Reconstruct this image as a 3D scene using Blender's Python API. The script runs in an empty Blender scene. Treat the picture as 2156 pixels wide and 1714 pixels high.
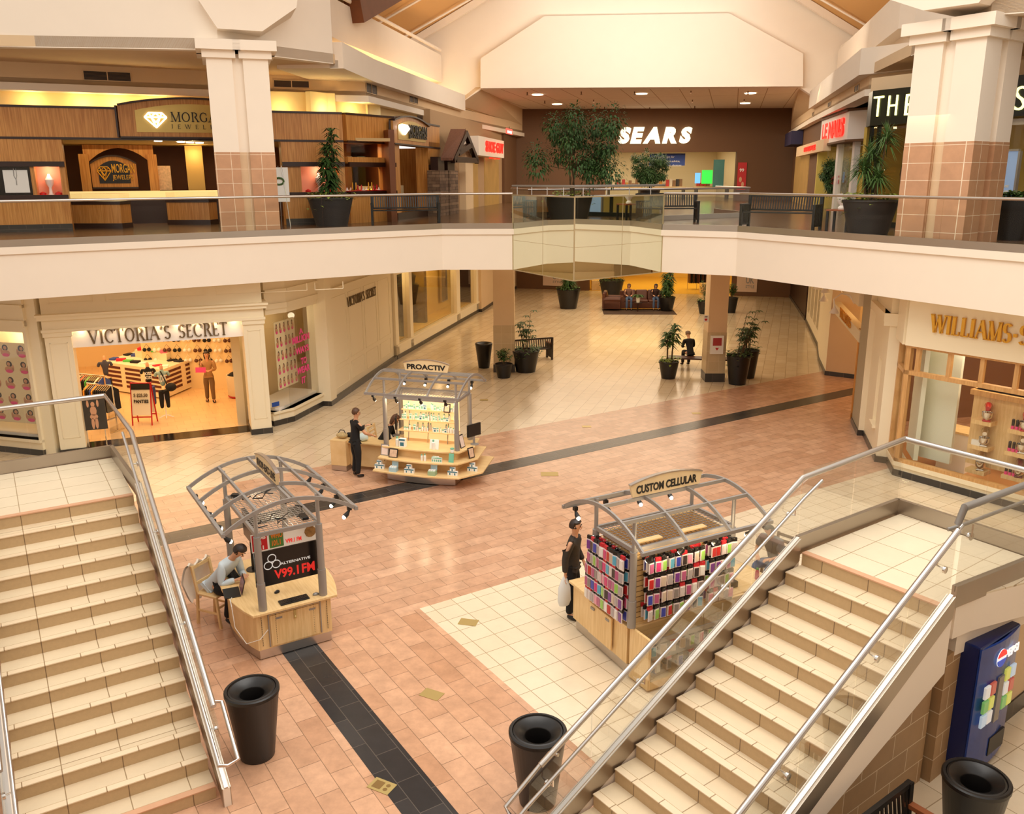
import bpy, bmesh, math, random
from mathutils import Vector, Matrix
random.seed(7)
R = math.radians
# ---------------------------------------------------------------- camera
F, CX, CY, CH = 1816.0, 1078.0, 857.0, 6.95
TH, RO = R(14.9), R(0.32)
sc = bpy.context.scene
C = sc.collection
cam_d = bpy.data.cameras.new('camera'); cam = bpy.data.objects.new('camera', cam_d); C.objects.link(cam)
cam_d.sensor_fit = 'HORIZONTAL'; cam_d.sensor_width = 36.0; cam_d.lens = 36.0 * F / 2156.0
cam_d.clip_start = 0.05; cam_d.clip_end = 300
cam.matrix_world = Matrix.Translation((0, 0, CH)) @ Matrix.Rotation(R(90) - TH, 4, 'X') @ Matrix.Rotation(-RO, 4, 'Z')
sc.camera = cam
# ---------------------------------------------------------------- world, exposure
w = bpy.data.worlds.new('world'); sc.world = w; w.use_nodes = True
bg = w.node_tree.nodes['Background']; bg.inputs[0].default_value = (1.0, 0.935, 0.865, 1); bg.inputs[1].default_value = 1.0
sc.view_settings.view_transform = 'Standard'; sc.view_settings.look = 'None'
sc.view_settings.gamma = 1.0; sc.view_settings.use_curve_mapping = False
sc.view_settings.exposure = 0.12
def area(name, loc, rot, size, power, col=(1, .83, .62), sy=None, spread=180):
    l = bpy.data.lights.new(name, 'AREA'); l.energy = power; l.color = col
    l.shape = 'RECTANGLE'; l.size = size; l.size_y = sy or size; l.spread = R(spread)
    o = bpy.data.objects.new(name, l); o.location = loc; o.rotation_euler = rot; C.objects.link(o); return o
def point(name, loc, power, col=(1, .78, .5), r=0.1):
    l = bpy.data.lights.new(name, 'POINT'); l.energy = power; l.color = col; l.shadow_soft_size = r
    o = bpy.data.objects.new(name, l); o.location = loc; C.objects.link(o); return o
WARM = (1, .84, .62)
area('atrium_light', (1.5, 11, 15.5), (0, 0, R(12)), 11, 1500, (1, .95, .89), 11)
area('gable_fill', (5.6, 34, 11.6), (R(104), 0, R(3)), 10, 620, (1, .92, .80), .8)  # unseen area light added under the roof to brighten the gable wall
area('corridor_light', (8, 48, 10.85), (0, 0, R(-12)), 10, 1000, WARM, 8)
area('lower_corridor_light', (5, 40, 4.22), (0, 0, R(-12)), 9, 760, WARM, 20)
# ---------------------------------------------------------------- pixel -> place helpers (2156 x 1714 frame of the photograph)
def ray(px, py):
    x = (px - CX) / F; y = -(py - CY) / F
    c, s = math.cos(RO), math.sin(RO); x, y = x * c + y * s, -x * s + y * c
    ct, st = math.cos(TH), math.sin(TH)
    return Vector((x, ct + y * st, -st + y * ct))
def P(px, py, z=0.0):
    r = ray(px, py); t = (z - CH) / r.z
    return Vector((r.x * t, r.y * t, z))
def rise(px, py, base):
    """height at which the ray passes the vertical line over base"""
    r = ray(px, py); t = (base[0] * r.x + base[1] * r.y) / (r.x ** 2 + r.y ** 2)
    return CH + r.z * t
# ---------------------------------------------------------------- mesh builder
class MB:
    def __init__(s): s.v = []; s.f = []; s.m = []; s.M = None; s.mi = 0
    def add(s, vs, fs, mi=None):
        n = len(s.v)
        for p in vs:
            p = Vector(p)
            if s.M: p = s.M @ p
            s.v.append(p)
        for f in fs: s.f.append([i + n for i in f]); s.m.append(s.mi if mi is None else mi)
        return s
    def box(s, x0, x1, y0, y1, z0, z1, mi=None):
        vs = [(x, y, z) for z in (z0, z1) for x, y in ((x0, y0), (x1, y0), (x1, y1), (x0, y1))]
        return s.add(vs, [(0, 3, 2, 1), (4, 5, 6, 7), (0, 1, 5, 4), (1, 2, 6, 5), (2, 3, 7, 6), (3, 0, 4, 7)], mi)
    def prism(s, poly, z0, z1, mi=None):
        """poly: list of (x,y) ccw; z0/z1 numbers or lists"""
        n = len(poly); a = z0 if hasattr(z0, '__len__') else [z0] * n; b = z1 if hasattr(z1, '__len__') else [z1] * n
        vs = [(p[0], p[1], a[i]) for i, p in enumerate(poly)] + [(p[0], p[1], b[i]) for i, p in enumerate(poly)]
        fs = [tuple(range(n))[::-1], tuple(range(n, 2 * n))] + [(i, (i + 1) % n, (i + 1) % n + n, i + n) for i in range(n)]
        return s.add(vs, fs, mi)
    def slab(s, pts, nrm, mi=None):
        """3d polygon pts thickened by vector nrm"""
        n = len(pts); nv = Vector(nrm); a = [Vector(p) for p in pts]
        vs = a + [p + nv for p in a]
        fs = [tuple(range(n))[::-1], tuple(range(n, 2 * n))] + [(i, (i + 1) % n, (i + 1) % n + n, i + n) for i in range(n)]
        return s.add(vs, fs, mi)
    def tube(s, path, r, n=10, closed=False, mi=None, caps=True):
        path = [Vector(p) for p in path]; m = len(path); rs = r if hasattr(r, '__len__') else [r] * m
        vs = []; up = None
        for i, p in enumerate(path):
            if closed: d = path[(i + 1) % m] - path[i - 1]
            else: d = path[min(i + 1, m - 1)] - path[max(i - 1, 0)]
            d.normalize()
            if up is None:
                up = Vector((0, 0, 1)) if abs(d.z) < .9 else Vector((1, 0, 0))
            sd = d.cross(up); sd.normalize(); up2 = sd.cross(d); up = up2
            # mitre
            k = 1.0
            if 0 < i < m - 1 or closed:
                a = (path[i] - path[i - 1]).normalized(); b = (path[(i + 1) % m] - path[i]).normalized()
                cc = max(.3, math.sqrt(max(0, (1 + a.dot(b)) / 2)))
                k = 1.0 / cc if cc > .6 else 1.2
            for j in range(n):
                t = 2 * math.pi * j / n
                vs.append(p + (sd * math.cos(t) + up2 * math.sin(t)) * rs[i] * (1 if k < 1.02 else (1 + (k - 1) * .6)))
        fs = []
        for i in range(m if closed else m - 1):
            for j in range(n):
                a = i * n + j; b = i * n + (j + 1) % n; c = ((i + 1) % m) * n + (j + 1) % n; d = ((i + 1) % m) * n + j
                fs.append((a, b, c, d))
        if caps and not closed:
            fs.append(tuple(range(n))[::-1]); fs.append(tuple(range((m - 1) * n, m * n)))
        return s.add(vs, fs, mi)
    def lathe(s, prof, c=(0, 0, 0), n=32, mi=None, caps=True):
        c = Vector(c); vs = []
        for r, z in prof:
            for j in range(n):
                t = 2 * math.pi * j / n; vs.append(c + Vector((r * math.cos(t), r * math.sin(t), z)))
        fs = []
        for i in range(len(prof) - 1):
            for j in range(n):
                fs.append((i * n + j, i * n + (j + 1) % n, (i + 1) * n + (j + 1) % n, (i + 1) * n + j))
        if caps:
            fs.append(tuple(range(n))[::-1]); fs.append(tuple(range((len(prof) - 1) * n, len(prof) * n)))
        return s.add(vs, fs, mi)
    def bar(s, a, b, w, h, up=(0, 0, 1), mi=None):
        a = Vector(a); b = Vector(b); d = (b - a).normalized(); u = Vector(up)
        sd = d.cross(u)
        if sd.length < 1e-4: sd = d.cross(Vector((1, 0, 0)))
        sd.normalize(); u = sd.cross(d).normalized()
        q = [a + sd * i * w / 2 + u * j * h / 2 for i, j in ((-1, -1), (1, -1), (1, 1), (-1, 1))]
        q += [p + (b - a) for p in q]
        return s.add(q, [(3, 2, 1, 0), (4, 5, 6, 7), (0, 1, 5, 4), (1, 2, 6, 5), (2, 3, 7, 6), (3, 0, 4, 7)], mi)
    def quad(s, *pts, mi=None): return s.add(pts, [tuple(range(len(pts)))], mi)
    def ball(s, c, r, n=10, m=6, sz=1.0, mi=None):
        pr = [(r * math.sin(math.pi * (i + .001) / m), -r * sz * math.cos(math.pi * i / m)) for i in range(m + 1)]
        return s.lathe([(max(a, 1e-4), b) for a, b in pr], c, n, mi)
def pmat(p):
    return Matrix.Translation(p.location) @ Matrix.Rotation(p.rotation_euler.z, 4, 'Z')
def obj(name, mb, mat, parent=None, world=False, smooth=False, kind=None, bevel=0, label=None, cat=None, group=None, loc=None):
    me = bpy.data.meshes.new(name)
    me.from_pydata([tuple(v) for v in mb.v], [], mb.f)
    mats = mat if isinstance(mat, (list, tuple)) else [mat]
    for m in mats: me.materials.append(m)
    if len(mats) > 1: me.polygons.foreach_set('material_index', mb.m)
    bm = bmesh.new(); bm.from_mesh(me)
    if not getattr(mb, 'keepn', False): bmesh.ops.recalc_face_normals(bm, faces=bm.faces)
    bm.to_mesh(me); bm.free()
    if smooth:
        me.polygons.foreach_set('use_smooth', [True] * len(me.polygons))
        try: me.set_sharp_from_angle(angle=R(38))
        except Exception: pass
    o = bpy.data.objects.new(name, me); C.objects.link(o)
    if parent:
        o.parent = parent
        if world: o.matrix_parent_inverse = pmat(parent).inverted()
    elif loc is not None:
        L = Vector(loc); me.transform(Matrix.Translation(-L)); o.location = L
    if bevel:
        b = o.modifiers.new('bevel', 'BEVEL'); b.width = bevel; b.segments = 2; b.limit_method = 'ANGLE'
    if kind: o['kind'] = kind
    if label: o['label'] = label
    if cat: o['category'] = cat
    if group: o['group'] = group
    return o
def thing(name, label, cat, loc=(0, 0, 0), rz=0.0, group=None):
    o = bpy.data.objects.new(name, None); C.objects.link(o); o.empty_display_size = .1
    o.location = loc; o.rotation_euler = (0, 0, rz); o['label'] = label; o['category'] = cat
    if group: o['group'] = group
    return o
def struct(name, mb, mat, parent=None, **k): return obj(name, mb, mat, parent, kind='structure', **k)
def dup(root, loc=None, rz=None, label=None, group=None, scale=None):
    r = root.copy(); C.objects.link(r)
    if loc is not None: r.location = loc
    if rz is not None: r.rotation_euler = (0, 0, rz)
    if scale is not None: r.scale = (scale,) * 3 if not hasattr(scale, '__len__') else scale
    if label: r['label'] = label
    if group: r['group'] = group
    for ch in list(root.children):
        c = ch.copy(); C.objects.link(c); c.parent = r
        for g in ch.children:
            d = g.copy(); C.objects.link(d); d.parent = c
    return r
# ---------------------------------------------------------------- materials
def srgb(*c):
    return tuple((x / 255 / 12.92 if x / 255 <= .04045 else ((x / 255 + .055) / 1.055) ** 2.4) for x in c)
def mat(name, col, rough=.6, metal=0, spec=.5, var=0, vscale=6, emit=0, ecol=None, bump=0, bscale=40, coat=0):
    m = bpy.data.materials.new(name); m.use_nodes = True; nt = m.node_tree; N = nt.nodes; b = N['Principled BSDF']
    col = srgb(*col) if max(col) > 1 else col
    b.inputs['Base Color'].default_value = (*col, 1); b.inputs['Roughness'].default_value = rough
    b.inputs['Metallic'].default_value = metal; b.inputs['Specular IOR Level'].default_value = spec
    if coat: b.inputs['Coat Weight'].default_value = coat
    if emit:
        b.inputs['Emission Color'].default_value = (*(ecol or col), 1); b.inputs['Emission Strength'].default_value = emit
    tc = N.new('ShaderNodeTexCoord')
    if var:
        no = N.new('ShaderNodeTexNoise'); no.inputs['Scale'].default_value = vscale; no.inputs['Detail'].default_value = 4
        nt.links.new(tc.outputs['Object'], no.inputs['Vector'])
        mx = N.new('ShaderNodeMix'); mx.data_type = 'RGBA'
        mx.inputs[6].default_value = (*[c * (1 - var) for c in col], 1); mx.inputs[7].default_value = (*[min(1, c * (1 + var)) for c in col], 1)
        nt.links.new(no.outputs['Fac'], mx.inputs[0]); nt.links.new(mx.outputs[2], b.inputs['Base Color'])
    if bump:
        nb = N.new('ShaderNodeTexNoise'); nb.inputs['Scale'].default_value = bscale; nt.links.new(tc.outputs['Object'], nb.inputs['Vector'])
        bp = N.new('ShaderNodeBump'); bp.inputs['Strength'].default_value = bump; bp.inputs['Distance'].default_value = .02
        nt.links.new(nb.outputs['Fac'], bp.inputs['Height']); nt.links.new(bp.outputs[0], b.inputs['Normal'])
    return m
def tiles(name, c1, c2, mortar, w, h, rot=0, offset=.5, rough=.25, mort=.006, noise=.12, vertical=False, nscale=3.0, org=(0, 0), spec=.5):
    """brick texture laid in world metres; vertical=True maps it on walls (along the wall, height)"""
    m = bpy.data.materials.new(name); m.use_nodes = True; nt = m.node_tree; N = nt.nodes; L = nt.links; b = N['Principled BSDF']
    c1, c2, mortar = srgb(*c1), srgb(*c2), srgb(*mortar)
    tc = N.new('ShaderNodeTexCoord'); mp = N.new('ShaderNodeMapping'); mp.vector_type = 'TEXTURE'
    mp.inputs['Location'].default_value = (org[0], org[1], 0); mp.inputs['Rotation'].default_value = (0, 0, rot)
    L.new(tc.outputs['Object'], mp.inputs['Vector']); src = mp.outputs[0]
    if vertical:
        sp = N.new('ShaderNodeSeparateXYZ'); cb = N.new('ShaderNodeCombineXYZ'); L.new(src, sp.inputs[0])
        L.new(sp.outputs[0], cb.inputs[0]); L.new(sp.outputs[2], cb.inputs[1]); src = cb.outputs[0]
    br = N.new('ShaderNodeTexBrick'); br.offset = offset; br.squash = 1
    br.inputs['Color1'].default_value = (*c1, 1); br.inputs['Color2'].default_value = (*c2, 1); br.inputs['Mortar'].default_value = (*mortar, 1)
    br.inputs['Scale'].default_value = 1; br.inputs['Mortar Size'].default_value = mort; br.inputs['Mortar Smooth'].default_value = .1
    br.inputs['Brick Width'].default_value = w; br.inputs['Row Height'].default_value = h; br.inputs['Bias'].default_value = 0
    L.new(src, br.inputs['Vector'])
    no = N.new('ShaderNodeTexNoise'); no.inputs['Scale'].default_value = nscale; no.inputs['Detail'].default_value = 7; no.inputs['Roughness'].default_value = .65
    L.new(tc.outputs['Object'], no.inputs['Vector'])
    mr = N.new('ShaderNodeMapRange'); mr.inputs[1].default_value = .3; mr.inputs[2].default_value = .7; mr.inputs[3].default_value = 1 - noise; mr.inputs[4].default_value = 1 + noise
    L.new(no.outputs['Fac'], mr.inputs[0])
    mx = N.new('ShaderNodeVectorMath'); mx.operation = 'SCALE'; L.new(br.outputs['Color'], mx.inputs[0]); L.new(mr.outputs[0], mx.inputs['Scale'])
    L.new(mx.outputs[0], b.inputs['Base Color']); b.inputs['Roughness'].default_value = rough; b.inputs['Specular IOR Level'].default_value = spec
    return m
def glass(name, tint=(.93, .97, .92), refl=.06, rough=.0):
    m = bpy.data.materials.new(name); m.use_nodes = True; nt = m.node_tree; N = nt.nodes; L = nt.links; N.remove(N['Principled BSDF'])
    tr = N.new('ShaderNodeBsdfTransparent'); tr.inputs[0].default_value = (*tint, 1)
    gl = N.new('ShaderNodeBsdfGlossy'); gl.inputs['Roughness'].default_value = rough
    fr = N.new('ShaderNodeLayerWeight'); fr.inputs['Blend'].default_value = .2
    mr = N.new('ShaderNodeMapRange'); mr.inputs[3].default_value = refl; mr.inputs[4].default_value = .35
    L.new(fr.outputs['Fresnel'], mr.inputs[0]); mx = N.new('ShaderNodeMixShader'); L.new(mr.outputs[0], mx.inputs[0])
    L.new(tr.outputs[0], mx.inputs[1]); L.new(gl.outputs[0], mx.inputs[2]); L.new(mx.outputs[0], N['Material Output'].inputs[0])
    return m
def wood(name, c1, c2, scale=3, rot=(0, 0, 0), rough=.4, stretch=(1, 12, 1)):
    m = bpy.data.materials.new(name); m.use_nodes = True; nt = m.node_tree; N = nt.nodes; L = nt.links; b = N['Principled BSDF']
    tc = N.new('ShaderNodeTexCoord'); mp = N.new('ShaderNodeMapping'); mp.inputs['Scale'].default_value = stretch; mp.inputs['Rotation'].default_value = rot
    no = N.new('ShaderNodeTexNoise'); no.inputs['Scale'].default_value = scale; no.inputs['Detail'].default_value = 5
    cr = N.new('ShaderNodeValToRGB'); cr.color_ramp.elements[0].color = (*srgb(*c1), 1); cr.color_ramp.elements[1].color = (*srgb(*c2), 1)
    cr.color_ramp.elements[0].position = .35; cr.color_ramp.elements[1].position = .65
    L.new(tc.outputs['Object'], mp.inputs[0]); L.new(mp.outputs[0], no.inputs['Vector']); L.new(no.outputs['Fac'], cr.inputs[0]); L.new(cr.outputs[0], b.inputs['Base Color'])
    b.inputs['Roughness'].default_value = rough
    return m
G = R(33)
M = {}
M['floor_cream'] = tiles('floor_cream', (226, 206, 174), (216, 194, 160), (156, 132, 100), .40, .40, rot=R(-12), offset=0, rough=.16, mort=.006, noise=.05)
M['floor_cream2'] = tiles('floor_cream_square', (236, 218, 188), (230, 210, 178), (176, 152, 118), .40, .40, rot=R(-57), offset=0, rough=.13, mort=.006, noise=.04)
M['floor_pink'] = tiles('floor_pink', (214, 170, 138), (196, 150, 118), (150, 116, 90), .60, .30, rot=G, offset=.5, rough=.22, mort=.005, noise=.16, nscale=4)
M['floor_pink2'] = tiles('floor_pink_turned', (216, 170, 136), (196, 148, 114), (150, 116, 90), .60, .30, rot=R(-57), offset=.5, rough=.22, mort=.005, noise=.16, nscale=4)
M['floor_black'] = tiles('floor_slate', (60, 58, 57), (46, 45, 45), (96, 88, 80), .60, .30, rot=G, offset=.5, rough=.25, mort=.005, noise=.12)
M['floor_black2'] = tiles('floor_slate_turned', (60, 58, 57), (46, 45, 45), (96, 88, 80), .60, .30, rot=R(-57), offset=.5, rough=.25, mort=.005, noise=.12)
M['floor_upper'] = tiles('floor_upper', (112, 84, 60), (100, 73, 51), (76, 56, 40), .4, .4, rot=R(33), offset=0, rough=.2, mort=.006, noise=.1)
M['plaster'] = mat('plaster_cream', (243, 228, 208), .75, var=.02, vscale=2)
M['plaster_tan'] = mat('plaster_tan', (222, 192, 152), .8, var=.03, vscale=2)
M['vs_paint'] = mat('ivory_paint', (242, 226, 192), .45)
M['white_paint'] = mat('white_paint', (244, 236, 226), .5)
M['steel'] = mat('brushed_steel', (200, 192, 184), .28, metal=1, var=.06, vscale=3)
M['steel_band'] = mat('steel_band', (176, 164, 150), .33, metal=.9, var=.08, vscale=1.2)
M['chrome'] = mat('chrome', (225, 220, 215), .12, metal=1)
M['grey_metal'] = mat('grey_painted_metal', (150, 146, 140), .4, metal=.5)
M['glass'] = glass('rail_glass', (.985, .99, .975), .0)
M['shopglass'] = glass('shop_glass', (.97, .97, .95), .02)
M['mirror'] = mat('mirror_green', (232, 236, 216), .02, metal=1)
M['black'] = mat('black_plastic', (22, 19, 17), .38, spec=.5)
M['blackgloss'] = mat('black_gloss', (16, 14, 13), .15)
M['base_dark'] = tiles('skirting_slate', (62, 56, 50), (52, 47, 42), (90, 80, 70), .4, .4, rough=.3, vertical=True)
M['brown'] = mat('brown_wall', (108, 74, 44), .7, var=.06, vscale=30)
M['maple'] = wood('maple_laminate', (226, 188, 128), (240, 206, 150), 2.5, rough=.35)
M['cherry'] = wood('amber_wood_panel', (184, 118, 50), (216, 154, 80), 2.0, stretch=(14, 14, .6), rough=.35)
M['darkwood'] = mat('dark_wood', (48, 24, 14), .35, var=.1)
M['leaf'] = mat('leaf_green', (70, 100, 44), .6, var=.4, vscale=5)
M['leaf_dark'] = mat('leaf_dark', (58, 88, 36), .6, var=.35, vscale=5)
M['leaf_light'] = mat('leaf_light', (150, 170, 70), .5, var=.35, vscale=9)
M['leather'] = mat('brown_leather', (84, 42, 24), .4, var=.2, vscale=4)
M['gold'] = mat('gold_letters', (226, 168, 62), .25, metal=.85)
M['black_letter'] = mat('black_letters', (18, 14, 12), .4)
M['pewter'] = mat('pewter_letters', (120, 104, 80), .35, metal=.6)
M['skin'] = mat('skin', (214, 160, 124), .5, spec=.3)
M['hair_brown'] = mat('hair_brown', (86, 54, 32), .5, var=.3, vscale=40)
M['hair_dark'] = mat('hair_dark', (40, 24, 16), .5, var=.3, vscale=40)
M['cloth_black'] = mat('black_cloth', (20, 18, 18), .85, var=.2, vscale=12)
M['white_plastic'] = mat('white_plastic', (240, 236, 226), .4)
M['paper'] = mat('paper_white', (244, 240, 230), .7)
M['red'] = mat('red_paint', (196, 22, 30), .4)
M['pink'] = mat('hot_pink', (236, 70, 140), .5)
M['trunk'] = mat('plant_stem', (92, 72, 44), .8, var=.3, vscale=14)
M['soil'] = mat('soil', (40, 28, 18), .95)
# ---------------------------------------------------------------- text
def text_bm(s, bold=0.0, extrude=.02, res=3, spacing=1.0):
    cu = bpy.data.curves.new('t', 'FONT'); cu.body = s; cu.size = 1; cu.extrude = 0; cu.offset = bold; cu.resolution_u = res; cu.space_character = spacing
    o = bpy.data.objects.new('t', cu); C.objects.link(o); dg = bpy.context.evaluated_depsgraph_get(); dg.update()
    me = bpy.data.meshes.new_from_object(o.evaluated_get(dg)); C.objects.unlink(o); bpy.data.objects.remove(o)
    vs = [v.co.copy() for v in me.vertices]; fs = [tuple(p.vertices) for p in me.polygons]; bpy.data.meshes.remove(me)
    return vs, fs
def text_mb(s, o, ux, w, h, up=(0, 0, 1), depth=.02, bold=0.0, shear=0.0, mb=None, mi=None, spacing=1.0, flat=False):
    """fit text s in the box of lower-left corner o, width w along ux, height h along up, standing off by depth"""
    vs, fs = text_bm(s, bold, spacing=spacing)
    x0 = min(v.x for v in vs); x1 = max(v.x for v in vs); y0 = min(v.y for v in vs); y1 = max(v.y for v in vs)
    ux = Vector(ux).normalized(); up = Vector(up).normalized(); n = ux.cross(up); o = Vector(o)
    mb = mb or MB(); mb.keepn = True
    pts = []
    for v in vs:
        a = (v.x - x0) / (x1 - x0) * w; b = (v.y - y0) / (y1 - y0) * h
        pts.append(o + ux * (a + shear * b) + up * b + n * depth)
    if flat: return mb.add(pts, fs, mi)
    k = len(pts); back = [p - n * depth for p in pts]
    ed = {}
    for f in fs:
        for i in range(len(f)):
            e = (f[i], f[(i + 1) % len(f)]); ed[e] = 1
    side = [(a, a + k, b + k, b) for (a, b) in ed if (b, a) not in ed]
    return mb.add(pts + back, fs + side, mi)
# ================================================================ STRUCTURE
U, ZB = 5.53, 4.31          # upper floor level, underside of the balcony slab
g1 = Vector((math.cos(G), math.sin(G), 0)); g2 = Vector((-math.sin(G), math.cos(G), 0))
def gs(s, t, z=0): v = g1 * s + g2 * t; return (v.x, v.y, z)
class Wall:
    """vertical plane through plan points a,b; s runs a->b, d towards the atrium"""
    def __init__(w, a, b):
        w.a = Vector((a[0], a[1], 0)); w.b = Vector((b[0], b[1], 0)); w.u = (w.b - w.a).normalized(); w.L = (w.b - w.a).length
        n = Vector((w.u.y, -w.u.x, 0)); m = -(w.a + w.b) / 2
        w.n = n if n.dot(m) > 0 else -n
    def sz(w, px, py, d=0):
        r = ray(px, py); o = w.a + w.n * d
        t = o.dot(w.n) / r.dot(Vector((w.n.x, w.n.y, 0))); p = Vector((r.x * t, r.y * t, CH + r.z * t)); return (p - w.a).dot(w.u), p.z
    def p(w, s, z, d=0): v = w.a + w.u * s + w.n * d; return Vector((v.x, v.y, z))
    def at(w, px, py, d=0): s, z = w.sz(px, py, d); return w.p(s, z, d)
    def box(w, mb, s0, s1, z0, z1, d0, d1, mi=None):
        q = [w.p(s, z, d) for z in (z0, z1) for s, d in ((s0, d0), (s1, d0), (s1, d1), (s0, d1))]
        return mb.add(q, [(0, 3, 2, 1), (4, 5, 6, 7), (0, 1, 5, 4), (1, 2, 6, 5), (2, 3, 7, 6), (3, 0, 4, 7)], mi)
    def poly(w, mb, sz, d0, d1, mi=None):
        pts = [w.p(s, z, d0) for s, z in sz]; return mb.slab(pts, w.n * (d1 - d0), mi)
    def text(w, t, s, z, ww, h, d, depth=.03, flip=False, **k):
        # reading direction: left to right seen from the atrium
        ux = w.u; 
        if ux.cross(Vector((0, 0, 1))).dot(w.n) < 0: ux = -w.u
        return text_mb(t, w.p(s, z, d), ux, ww, h, depth=depth, **k)
def wb(w, px0, py0, px1, py1, d=0):
    a = w.sz(px0, py0, d); b = w.sz(px1, py1, d); return min(a[0], b[0]), max(a[0], b[0]), min(a[1], b[1]), max(a[1], b[1])
# ---- floors
mb = MB(); mb.box(-26, 30, -12, 75, -.2, 0); struct('floor', mb, M['floor_cream'])
M['floor_cream'].node_tree.nodes['Mapping'].inputs['Rotation'].default_value[2] = R(72)
M['floor_cream'].node_tree.nodes['Brick Texture'].offset = .5
M['floor_cream'].node_tree.nodes['Brick Texture'].inputs['Brick Width'].default_value = .8
def inlay(name, s0, s1, t0, t1, z, m):
    mb = MB(); mb.slab([gs(s0, t0, 0), gs(s1, t0, 0), gs(s1, t1, 0), gs(s0, t1, 0)], (0, 0, z)); struct(name, mb, m)
inlay('floor_pink_band', -6, 27, 11.8, 19.75, .003, M['floor_pink'])
inlay('floor_pink_walk', -6, 5.8, -6, 11.8, .003, M['floor_pink2'])
inlay('floor_cream_square', 5.8, 27, -6, 11.8, .003, M['floor_cream2'])
inlay('floor_slate_band', -6, 27, 16.9, 17.5, .006, M['floor_black'])
inlay('floor_slate_walk', 3.42, 3.96, -6, 12.8, .006, M['floor_black2'])
# small floor plates
for i, (px, py, w_, ang) in enumerate([(804, 1655, .30, -28), (909, 1462, .3, -28), (986, 1310, .30, -14), (1157, 998, .42, 0), (1019, 842, .26, 0), (1235, 898, .26, 0), (1466, 870, .26, 0)]):
    c = P(px, py, .007); mb = MB(); k = 4 if i < 3 else 1
    mb.M = Matrix.Translation((c.x, c.y, .006)) @ Matrix.Rotation(R(ang), 4, 'Z'); mb.box(-w_ / 2, w_ / 2, -w_ / 3, w_ / 3, 0, .004, 0)
    if i == 0: mb.box(-.11, .01, -.065, .065, .004, .005, 1); mb.lathe([(.028, .004), (.028, .0055)], (.07, .035, 0), 14, 1); mb.lathe([(.028, .004), (.028, .0055)], (.07, -.035, 0), 14, 1)
    t = ['brass outlet plate set in the near slate stripe', 'brass outlet plate in the pink tiles between the two near bins', 'brass outlet plate in the cream tile square', 'brass floor plate in pink tiles right of the skincare kiosk',
         'small brass plate in far cream tiles right of the canopy kiosk', 'small brass plate in pink tiles above the slate band', 'small brass plate in pink tiles before the far column'][i]
    obj('floor_plate', mb, [M.setdefault('brass', mat('brass_plate', (206, 184, 120), .35, metal=.6)), M.setdefault('brass2', mat('brass_inset', (150, 120, 70), .4, metal=.6))], loc=c, label=t, cat='floor plate', group=None)
# ---- balcony slab
E = [(-20, 13.86), (-11.57, 19.49), (-6.59, 22.82), (-2.04, 25.84), (.05, 25.73), (4.29, 24.84), (6.14, 23.76), (9.88, 16.51), (13.6, 9.3)]
def offs(pts, d):
    out = []
    for i, p in enumerate(pts):
        a = Vector(pts[max(i - 1, 0)]); b = Vector(pts[min(i + 1, len(pts) - 1)]); q = Vector(p)
        n = Vector((0, 0))
        for u, v in ((a, q), (q, b)):
            e = v - u
            if e.length > 1e-6: e.normalize(); n += Vector((e.y, -e.x))
        n.normalize(); e = (q - a) if (q - a).length > 1e-6 else (b - q); e = Vector(e).normalized(); k = max(.5, n.dot(Vector((e.y, -e.x))))
        out.append((q.x + n.x * d / k, q.y + n.y * d / k))
    return out
back = [(30, 9.3), (30, 75), (-26, 75), (-26, 13.86)]
mb = MB(); mb.prism(E + back, ZB, 5.34, 0); struct('balcony_slab', mb, M['plaster'])
mb = MB(); mb.prism(offs(E, .05) + back, 5.34, 5.50, 0); struct('balcony_trim', mb, M['plaster'])
mb = MB(); mb.prism(offs(E, -.04) + back, 5.50, U, 0); struct('floor_upper', mb, M['floor_upper'])
def band(path, z0, z1, d0, d1, m, name, closed=False):
    a = offs(path, d1); b = offs(path, d0); mb = MB(); mb.prism(a + b[::-1], z0, z1); return mb
# railing sections on the balcony (each straight run is a thing)
def railing(name, label, pts, z0, group=None, shoe=.19, top=1.0, d=0, r=.032, step=1.9, m_shoe=None, cat='railing'):
    """pts: plan points; z0 floor height or list; builds shoe, glass panes, cap rail"""
    zs = z0 if hasattr(z0, '__len__') else [z0] * len(pts)
    t = thing(name, label, cat, (pts[0][0], pts[0][1], zs[0]), 0, group)
    sh = MB(); cap = MB(); gls = []
    for i in range(len(pts) - 1):
        a = Vector((*pts[i], zs[i])); b = Vector((*pts[i + 1], zs[i + 1])); L = (b - a).length
        sh.bar(a + Vector((0, 0, shoe / 2 - .03)), b + Vector((0, 0, shoe / 2 - .03)), .07, shoe)
        k = max(1, round((b - a).length / step))
        for j in range(k):
            p = a.lerp(b, j / k + .004 / L * 2); q = a.lerp(b, (j + 1) / k - .004 / L * 2); g = MB()
            n = Vector(((b - a).y, -(b - a).x, 0)).normalized() * .012
            g.slab([p + Vector((0, 0, shoe - .06)) - n / 2, q + Vector((0, 0, shoe - .06)) - n / 2, q + Vector((0, 0, top - .02)) - n / 2, p + Vector((0, 0, top - .02)) - n / 2], n)
            gls.append(g)
    cap.tube([Vector((*p, z + top)) for p, z in zip(pts, zs)], r, 12)
    obj('shoe_band', sh, m_shoe or M['steel_band'], t, True)
    for g in gls: obj('glass_pane', g, M['glass'], t, True)
    obj('cap_rail', cap, M['steel'], t, True, smooth=True)
    return t
railing('glass_railing', 'long glass balcony railing before the jewellery store, left side', E[0:4], 5.50, 'x', step=2.0)['group'] = 'balcony railings'
railing('glass_railing', 'short glass balcony railing left of the mirrored wedge', E[3:5], 5.50)['group'] = 'balcony railings'
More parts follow.
